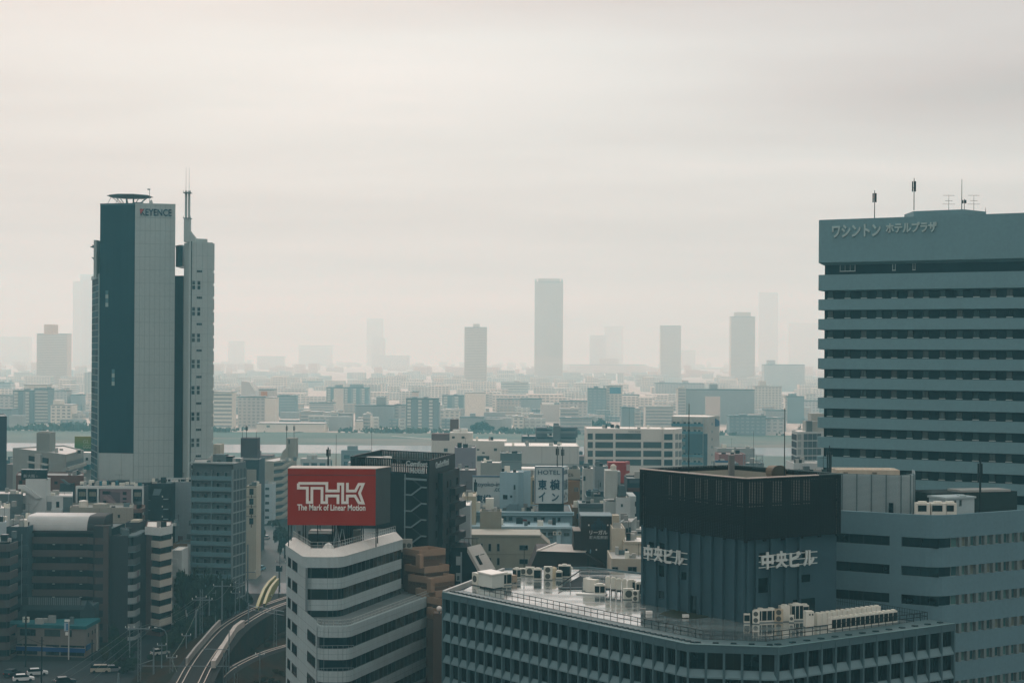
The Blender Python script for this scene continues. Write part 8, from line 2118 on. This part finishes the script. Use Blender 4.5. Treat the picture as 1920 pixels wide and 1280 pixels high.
PL = [cat_pole('lattice pole with one long arm above the lower road', 261, 1278, 1166, 0.5, ((12, -20, 18),), lattice=True),
      cat_pole('short plain pole right of the lattice pole by the road', 288, 1268, 1213, 0.5, r=0.2),
      cat_pole('lattice pole with a double arm left of the concrete wall', 377, 1204, 1104, 0.5, ((16, -10, 9), (20, -17, 20)), lattice=True),
      cat_pole('plain tall pole close right of the double arm pole', 392, 1185, 1117, 0.5),
      cat_pole('tall pole with a wide arm behind the concrete wall', 416, 1182, 1088, 1.0, ((10, -16, 16),), lattice=False, r=0.22),
      cat_pole('stout short pole left of the concrete wall end', 367, 1212, 1142, 0.5, r=0.26),
      cat_pole('tall pole standing in front of the white concrete wall', 429, 1279, 1180, 0.5, r=0.14),
      cat_pole('tall pole between the flats and the street', 464, 1140, 1020, 0.5, ((52, -12, 14),), r=0.26),
      cat_pole('upright pole with a portal beam right of the white wall', 465.5, 1205, 1130, 1.0, r=0.2),
      cat_pole('lattice pole at the right end of the portal beam', 516, 1216, 1144, 1.0, lattice=True),
      cat_pole('pole beside the far end of the girder bridge', 524.5, 1110, 1040, 0.5, ((14, -8, 10),)),
      cat_pole('stubby pole at the bottom edge left of the tracks', 222, 1290, 1261, 0.5, r=0.25),
      cat_pole('lattice pole at the bottom edge under the double track', 321, 1300, 1226, 0.5, ((6, -9, 10),), lattice=True),
      cat_pole('lattice pole at the bottom between the two tracks', 421, 1300, 1222, 0.5, lattice=True),
      cat_pole('short lattice pole at the bottom right of the lower track', 442, 1300, 1262, 0.5, lattice=True),
      cat_pole('thin pole with a hooked top near the bottom edge', 335, 1300, 1264, 0.5, ((5, -11, 11),))]
for p_, y0, y1, lab in ((243, 1232, 1172, 'pole behind the long armed lattice pole'), (303, 1262, 1204, 'slim pole right of the curved street lamp'), (349, 1242, 1186, 'slim pole before the low end of the concrete wall'), (441, 1172, 1106, 'slim pole left of the tall pole near the street'), (449, 1152, 1088, 'slim pole close to the tall pole near the street'), (501, 1160, 1112, 'slim pole by the near end of the girder bridge'), (487, 1282, 1222, 'pole on the dry bank between the tracks'), (404, 1172, 1106, 'slim pole between the plain pole and the wide arm pole')):
    cat_pole(lab, p_, y0, y1, 0.5, ((5, -8, 8),), r=0.13)
# dark wooden poles by the store
for p_, y0, y1, lab in ((48, 1250, 1153, 'dark wooden pole left of the white pole sign'), (78, 1290, 1193, 'dark thin pole in front of the store windows'), (77, 1300, 1258, 'short dark post at the bottom edge before the store'), (172.5, 1238, 1198, 'dark post at the right corner of the store')):
    x, d = RP(p_, y0, 0); t = thing('utility_pole', lab, 'pole', (x, d, 0)); part('post', MB().bar((x, d, 0), (x, d, Z(p_, y1, d)), 0.2 if p_ == 48 else 0.13, 6), M((0.012, 0.018, 0.02)), t)
    part('bracket', MB().box(x - 0.5, d - .05, Z(p_, y1, d) - 0.9, x + 0.5, d + .05, Z(p_, y1, d) - 0.75), DARKM, t)
# street lamp
x, d = RP(313, 1240, 0); sl2 = thing('street_lamp', 'street lamp with a long curved arm over the road', 'street lamp', (x, d, 0))
pts = [(313, 1240), (313, 1190), (309, 1181), (301, 1177), (290.5, 1175.5)]
q = MB()
for a, b_ in zip(pts, pts[1:]): q.bar((X(a[0], d, a[1]), d, max(0, Z(*a, d))), (X(b_[0], d, b_[1]), d, Z(*b_, d)), 0.1, 6)
part('pole', q, POLE, sl2); part('lamp_head', MB().box(X(289.5, d, 1175), d - .15, Z(290, 1176.3, d), X(293.5, d, 1175), d + .15, Z(290, 1174.8, d)), WHITE, sl2)
# portal beams and wires
def beam(label, p, q_, r=0.12, name='portal_beam', m=None):
    o = put(name, MB().bar(p, q_, r).mesh(name, m or POLE)); tag(o, label, 'beam'); return o
x0, d0, zt0 = PL[8]; x1, d1, zt1 = PL[9]
beam('upper portal beam joining two poles right of the white wall', (x0, d0, zt0 - 0.5), (x1 + 2, d1, zt1 - 0.2)); beam('lower portal beam joining two poles right of the white wall', (x0, d0, zt0 - 1.5), (x1 + 2, d1, zt1 - 1.1), 0.08)
x0, d0, zt0 = PL[0]; x1, d1, zt1 = PL[1]
beam('low beam between the lattice pole and the short pole by the road', (x0, d0, zt1 - 2.6), (x1, d1, zt1 - 2.6), 0.08)
x0, d0, zt0 = PL[12]; x1, d1, zt1 = PL[13]; beam('long thin beam crossing above both tracks at the bottom', (x0 - 6, d0, Z(321, 1248, d0)), (x1 + 3, d1, Z(421, 1248, d1)), 0.08)
x0, d0, zt0 = PL[6]; beam('short beam reaching left from the pole before the white wall', (x0 - 5.5, d0, Z(429, 1216, d0)), (x0, d0, Z(429, 1217, d0)), 0.1)
for (a, b_, y_, d_) in ((120, 222, 1269, 385),): beam('low beam ending at the stubby pole by the bottom edge', (X(a, d_), d_, Z(a, y_, d_)), (X(b_, d_), d_, Z(b_, y_ + 2, d_)), 0.1)


WIREM = mat('wire', (0.22, 0.27, 0.27), 0.5, var=0)
WG = 'overhead wires along the railway'
def wire(p, q_, sag, label, r=0.035, m=None, grp=WG):
    mm_ = MB(); n = 10; pr_ = None
    for k in range(n + 1):
        t = k / n; c = (p[0] + (q_[0] - p[0]) * t, p[1] + (q_[1] - p[1]) * t, p[2] + (q_[2] - p[2]) * t - sag * 4 * t * (1 - t))
        if pr_: mm_.bar(pr_, c, r, 3)
        pr_ = c
    o = put('overhead_wire', mm_.mesh('overhead_wire', m or WIREM)); tag(o, label, 'wire', grp)


def wpt(px, py, d): return W(px, py, d)


spans = [((-10, 1330, 372), (241, 1180, PL[0][1])), ((20, 1330, 372), (252, 1182, PL[0][1])), ((60, 1330, 372), (268, 1182, PL[0][1])), ((90, 1330, 372), (279, 1181, PL[0][1])),
         ((241, 1180, PL[0][1]), (362, 1124, PL[2][1])), ((252, 1182, PL[0][1]), (368, 1125, PL[2][1])), ((268, 1182, PL[0][1]), (386, 1126, PL[2][1])), ((279, 1181, PL[0][1]), (396, 1124, PL[2][1])),
         ((362, 1124, PL[2][1]), (402, 1099, PL[4][1])), ((396, 1124, PL[2][1]), (430, 1099, PL[4][1])), ((402, 1099, PL[4][1]), (453, 1073, PL[7][1])), ((430, 1099, PL[4][1]), (476, 1073, PL[7][1])), ((410, 1099, PL[4][1]), (462, 1073, PL[7][1])),
         ((453, 1073, PL[7][1]), (518, 1055, 620)), ((476, 1073, PL[7][1]), (533, 1055, 620))]
wl_ = ['first', 'second', 'third', 'fourth']
for k, (a, b_) in enumerate(spans):
    w_ = 'in the lower left corner' if k < 4 else 'between the road lattice pole and the double arm pole' if k < 8 else 'left of the wide arm pole' if k < 10 else 'right of the wide arm pole' if k < 13 else 'crossing the pale street'
    j = k if k < 4 else k - 4 if k < 8 else k - 8 if k < 10 else k - 10 if k < 13 else k - 13
    wire(wpt(*a), wpt(*b_), 1.0, '%s overhead wire from the left, %s' % (wl_[j], w_))
wire(wpt(377, 1125, PL[2][1]), wpt(321, 1232, PL[12][1]), 1.2, 'pale drooping wire falling from the double arm pole', m=M((0.30, 0.38, 0.34)))
wire(wpt(321, 1232, PL[12][1]), wpt(352, 1300, 345), 0.4, 'pale wire running to the bottom edge beside the double track', m=M((0.30, 0.38, 0.34)))
wire(wpt(48, 1194, 396), wpt(175, 1206, 398), 1.6, 'dark sagging cable across the store front', r=0.05, m=DARKM, grp='cables at the store'); wire(wpt(0, 1210, 398), wpt(48, 1194, 396), 0.5, 'dark short cable left of the wooden pole', r=0.04, m=DARKM, grp='cables at the store')

# ------------------------------------------------------------------ trees and shrubs
LEAF = [mat('leaf_%d' % k, c, 0.8, var=0.5, scale=0.5, spec=0.2, col2=c2) for k, (c, c2) in enumerate((((0.045, 0.075, 0.036), (0.065, 0.092, 0.042)), ((0.050, 0.060, 0.028), (0.075, 0.070, 0.030)), ((0.034, 0.058, 0.038), (0.050, 0.078, 0.044))))]
BARK = M((0.05, 0.042, 0.035), 0.95)
tr_ = random.Random(21)


def crown_mesh(seed, lobes, n, leaf, m):
    r = random.Random(seed); mb = MB()
    L_ = [(r.uniform(-.55, .55), r.uniform(-.55, .55), r.uniform(.25, .8), r.uniform(.28, .5)) for _ in range(lobes)]
    for k in range(n):
        cx, cy_, cz, rad = L_[k % lobes]
        while True:
            p = Vector((r.uniform(-1, 1), r.uniform(-1, 1), r.uniform(-1, 1)))
            if 0.35 < p.length < 1: break
        p = p.normalized() * (0.55 + 0.45 * r.random())
        c = Vector((cx + p.x * rad, cy_ + p.y * rad, cz + p.z * rad * .75)); s_ = leaf * r.uniform(.6, 1.4)
        u = Vector((r.uniform(-1, 1), r.uniform(-1, 1), r.uniform(-.5, .5))).normalized(); w = u.cross(Vector((r.uniform(-1, 1), r.uniform(-1, 1), r.uniform(-1, 1)))).normalized()
        mb.add([c - u * s_ - w * s_ * .6, c + u * s_ - w * s_ * .4, c + u * s_ * .7 + w * s_ * .7, c - u * s_ * .8 + w * s_ * .5], [(0, 1, 2, 3)])
    return mb.mesh('crown', m)


crowns = [crown_mesh(k, 7 + k % 3, 2600, 0.055, LEAF[k % 3]) for k in range(6)]


def tree(label, px, yb, yt, wpx, z0=0.0, name='tree', cat='tree', group=None, kind=None, d=None):
    x, d_ = RP(px, yb, z0)
    if d: x, d_ = X(px, d, yb), d
    zt = Z(px, yt, d_); h = max(zt - z0, 1.0); w = wpx * d_ / F
    t = thing(name, label, cat, (x, d_, z0), group)
    q = MB().bar((x, d_, z0), (x, d_, z0 + h * .55), 0.035 * h, 7, 0.015 * h)
    for k in range(4): a = tr_.uniform(0, 6.28); q.bar((x, d_, z0 + h * (.3 + .06 * k)), (x + cos(a) * w * .3, d_ + sin(a) * w * .3, z0 + h * (.6 + .05 * k)), 0.014 * h, 5, 0.006 * h)
    part('trunk', q, BARK, t)
    o = put('crown', crowns[kind if kind is not None else tr_.randrange(6)], t, (x, d_, z0 + h * .08), tr_.uniform(0, 6.28)); o.scale = (w * .55, w * .55, h * .82)
    return t


for px, yb, yt, w, lab in ((345, 1128, 1062, 44, 'dark broad tree left of the balcony flats, nearest the banded flats'), (366, 1122, 1052, 48, 'dark broad tree in the middle before the balcony flats'), (390, 1118, 1052, 48, 'dark broad tree right of the middle one before the balcony flats'), (412, 1116, 1062, 42, 'dark tree under the right part of the balcony flats'), (428, 1112, 1070, 30, 'small dark tree at the right corner of the balcony flats')):
    tree(lab, px, yb, yt, w, kind=0 if px % 2 else 2, d=446)
for px, yb, yt, w, lab in ((474, 1046, 982, 22, 'street tree on the left pavement, nearest the balcony flats'), (487, 1016, 980, 20, 'street tree on the left pavement, farther along'), (479, 1066, 1030, 20, 'low street tree at the left corner of the pale street'), (524, 1030, 976, 28, 'street tree on the right pavement beside the wedge office'), (534, 1046, 985, 26, 'street tree half hidden by the wedge office'), (508, 985, 973, 14, 'little tree at the far end of the pale street'), (517, 990, 970, 14, 'little tree at the far right end of the pale street')):
    tree(lab, px, yb, yt, w, group='street trees', kind=2)
for px, yb, yt, w, z0, lab in ((335, 1185, 1130, 34, 0, 'dark bush tree at the foot of the banded flats'), (350, 1205, 1150, 36, 0, 'dark bush tree behind the stout pole'), (325, 1215, 1178, 30, 0, 'low dark bush beside the road'), (400, 1165, 1128, 30, 0, 'rusty green bush below the tall poles'), (385, 1190, 1150, 30, 0, 'dark bush close behind the concrete wall'), (440, 1150, 1118, 34, 0, 'dark bush above the curving track'), (462, 1140, 1112, 28, 0, 'low dark bush left of the girder bridge'), (212, 1228, 1160, 26, 0, 'thin dark tree between the brown flats and the narrow flats'), (225, 1236, 1190, 30, 0, 'dark shrub at the foot of the narrow flats'), (237, 1262, 1232, 34, 0, 'round dark bush beside the road'), (200, 1240, 1208, 22, 0, 'small dark bush right of the store'), (415, 1190, 1160, 26, 0, 'low bush behind the right end of the wall'), (310, 1160, 1120, 22, 0, 'bush in front of the brick spine')):
    tree(lab, px, yb, yt, w, z0, name='bush', cat='bush')
rr3 = random.Random(8)
for k in range(34):
    t = k / 33; a = 318 + 140 * t + rr3.uniform(-14, 14); y_ = 1212 - 78 * t + rr3.uniform(-12, 14)
    tree('dark leafy bush in the thicket between the flats and the railway', a, y_, y_ - rr3.uniform(18, 36), rr3.uniform(22, 36), 0.1, name='bush', cat='bush', group='thicket by the railway', kind=rr3.choice((0, 2, 2)))
for k in range(16):
    a = rr3.uniform(205, 330); y_ = rr3.uniform(1215, 1262) - (a - 205) * .25
    if a > 285 and y_ > 1185: continue
    tree('low dark bush on the verge beside the lower road', a, y_, y_ - rr3.uniform(9, 20), rr3.uniform(14, 26), 0.1, name='bush', cat='bush', group='verge bushes', kind=2)
for k in range(70):
    a = rr3.uniform(425, 545); y_ = rr3.uniform(1175, 1284)
    if abs(y_ - (1206 + (540 - a) * .47)) < 8 or y_ < 1240 - (a - 425) * .75: continue
    tree('low dry brown shrub on the bank below the lower track', a, y_, y_ - rr3.uniform(5, 10), rr3.uniform(10, 20), 0.1, name='shrub', cat='shrub', group='dry shrubs on the bank', kind=1)
# trees along the far bank and in the far town
farleaf = mat('far_leaf', (0.075, 0.10, 0.075), 0.9, var=0.5, scale=0.03, raw=True)  # leaf tone lightened, some haze mixed into the colour
for k, (px, yb, yt, w, d) in enumerate(((905, 815, 786, 34, 1580), (893, 815, 792, 26, 1575), (917, 815, 795, 24, 1585), (128, 812, 790, 30, 1570), (150, 812, 793, 30, 1575), (110, 812, 797, 24, 1565), (650, 815, 801, 22, 1560), (1105, 815, 783, 30, 1570), (1125, 815, 780, 28, 1580), (945, 815, 798, 20, 1570), (1500, 800, 789, 16, 1200), (740, 815, 802, 18, 1565), (560, 820, 812, 16, 1552), (1140, 815, 788, 24, 1575))):
    tree('hazy dark tree on the far bank %s' % ['near the round tower', 'left of the big round tree', 'right of the big round tree', 'left of the tall tower', 'close to the tall tower', 'at the far left', 'by the grey teal flats', 'under the plain teal slab', 'below the white tower', 'below the pale banded office', 'near the banded hotel', 'by the white framed flats', 'right of the white warehouse', 'near the dark small flats'][k], px, yb, yt, w, name='tree', kind=2, d=d)
# far bank treeline and low green
m = MB(); r5 = random.Random(2)
for k in range(6000):
    x = r5.uniform(-620, 560); y = 1556 + r5.random() ** 2 * 60; 
    if sin(x * .043) + sin(x * .017 + 2) + sin(x * .11) * .6 < r5.uniform(-.6, .9): continue
    h = 1.2 + 6.5 * (0.5 + 0.5 * sin(x * .021) * sin(x * .0063 + 1)) * r5.random(); s_ = r5.uniform(.7, 1.7)
    c = Vector((x, y, h * r5.random())); u = Vector((r5.uniform(-1, 1), r5.uniform(-.3, .3), r5.uniform(-.6, .6))).normalized() * s_; w = Vector((r5.uniform(-.3, .3), r5.uniform(-.3, .3), 1)).normalized() * s_
    m.add([c - u - w, c + u - w, c + u + w, c - u + w], [(0, 1, 2, 3)])
struct('far_bank_scrub', m, farleaf, kind='stuff')
# a pale road bridge ramp beside the river
q = MB(); a, b_ = W(735, 818, 1500), W(812, 823, 1440); q.bar((a[0], a[1], a[2]), (b_[0], b_[1], b_[2]), 0.7); o = put('river_wall', q.mesh('river_wall', WHITE2)); tag(o, 'thin white line of wall on the meadow beyond the water', 'wall')


# ------------------------------------------------------------------ cars
def car(label, px, py, rz, col, h=1.5, L=4.4, w=1.75, van=False):
    x, d = RP(px, py, 0.06); t = thing('parked_car', label, 'car', (x, d, 0.06))
    pm = M(col, 0.35, spec=0.5, var=0.05)
    l2 = L / 2
    body = [(-l2, .3), (l2, .3), (l2 * 1.0, .75), (l2 * .62, .92), (-l2 * .98, .95)] if not van else [(-l2, .3), (l2, .3), (l2, 1.0), (l2 * .8, 1.1), (-l2, 1.1)]
    q = MB(); q.xz(body, -w / 2, w / 2); part('body', q, pm, t, (x, d, 0.06), rz)
    roof = [(-l2 * .9, .95), (l2 * .55, .93), (l2 * .15, h), (-l2 * .72, h)] if not van else [(-l2 * .98, 1.1), (l2 * .85, 1.1), (l2 * .6, h), (-l2 * .96, h)]
    q = MB(); q.xz(roof, -w / 2 + .1, w / 2 - .1); part('cabin', q, G_DARK, t, (x, d, 0.06), rz)
    part('roof', MB().box(-l2 * .70, -w / 2 + .12, h, l2 * (.14 if not van else .58), w / 2 - .12, h + .05), pm, t, (x, d, 0.06), rz)
    for sx_ in (-.62, .62):
        for sy in (-1, 1):
            c, s_ = cos(rz), sin(rz); ox, oy = sx_ * l2, sy * (w / 2 - .08)
            q = MB().bar((0, -.1, 0), (0, .1, 0), 0.32, 12); part('wheel', q, ACD, t, (x + ox * c - oy * s_, d + ox * s_ + oy * c, 0.38), rz)
    for sy in (-1, 1): part('tail_light', MB().box(-l2 - .03, sy * w * .38 - .12, .7, -l2 + .02, sy * w * .38 + .12, .88), M((0.5, 0.02, 0.01), .3), t, (x, d, .06), rz)
    return t


car('white car parked at the bottom left corner', 44, 1276, 0.35, (0.62, 0.66, 0.66)); car('white car behind the one at the bottom left corner', 70, 1265, 0.35, (0.50, 0.55, 0.55))
car('black car with a red tail light at the left edge', 22, 1266, 1.3, (0.010, 0.012, 0.014)); car('dark car half hidden by the bottom edge beside the road', 122, 1281, 0.5, (0.012, 0.018, 0.02))
car('cream van on the road near the lower wires', 189, 1260, 0.1, (0.40, 0.38, 0.31), 1.7, 4.3, 1.7, True); car('grey car on the road beside the round bush', 212, 1259, 0.3, (0.20, 0.23, 0.24))
car('small white car below the railed platform', 300, 1227, 0.8, (0.5, 0.52, 0.5)); car('pale blue car at the head of the pale street', 490, 1068, 1.4, (0.20, 0.42, 0.50)); car('silver car halfway along the pale street', 500, 1010, 1.5, (0.45, 0.48, 0.48))
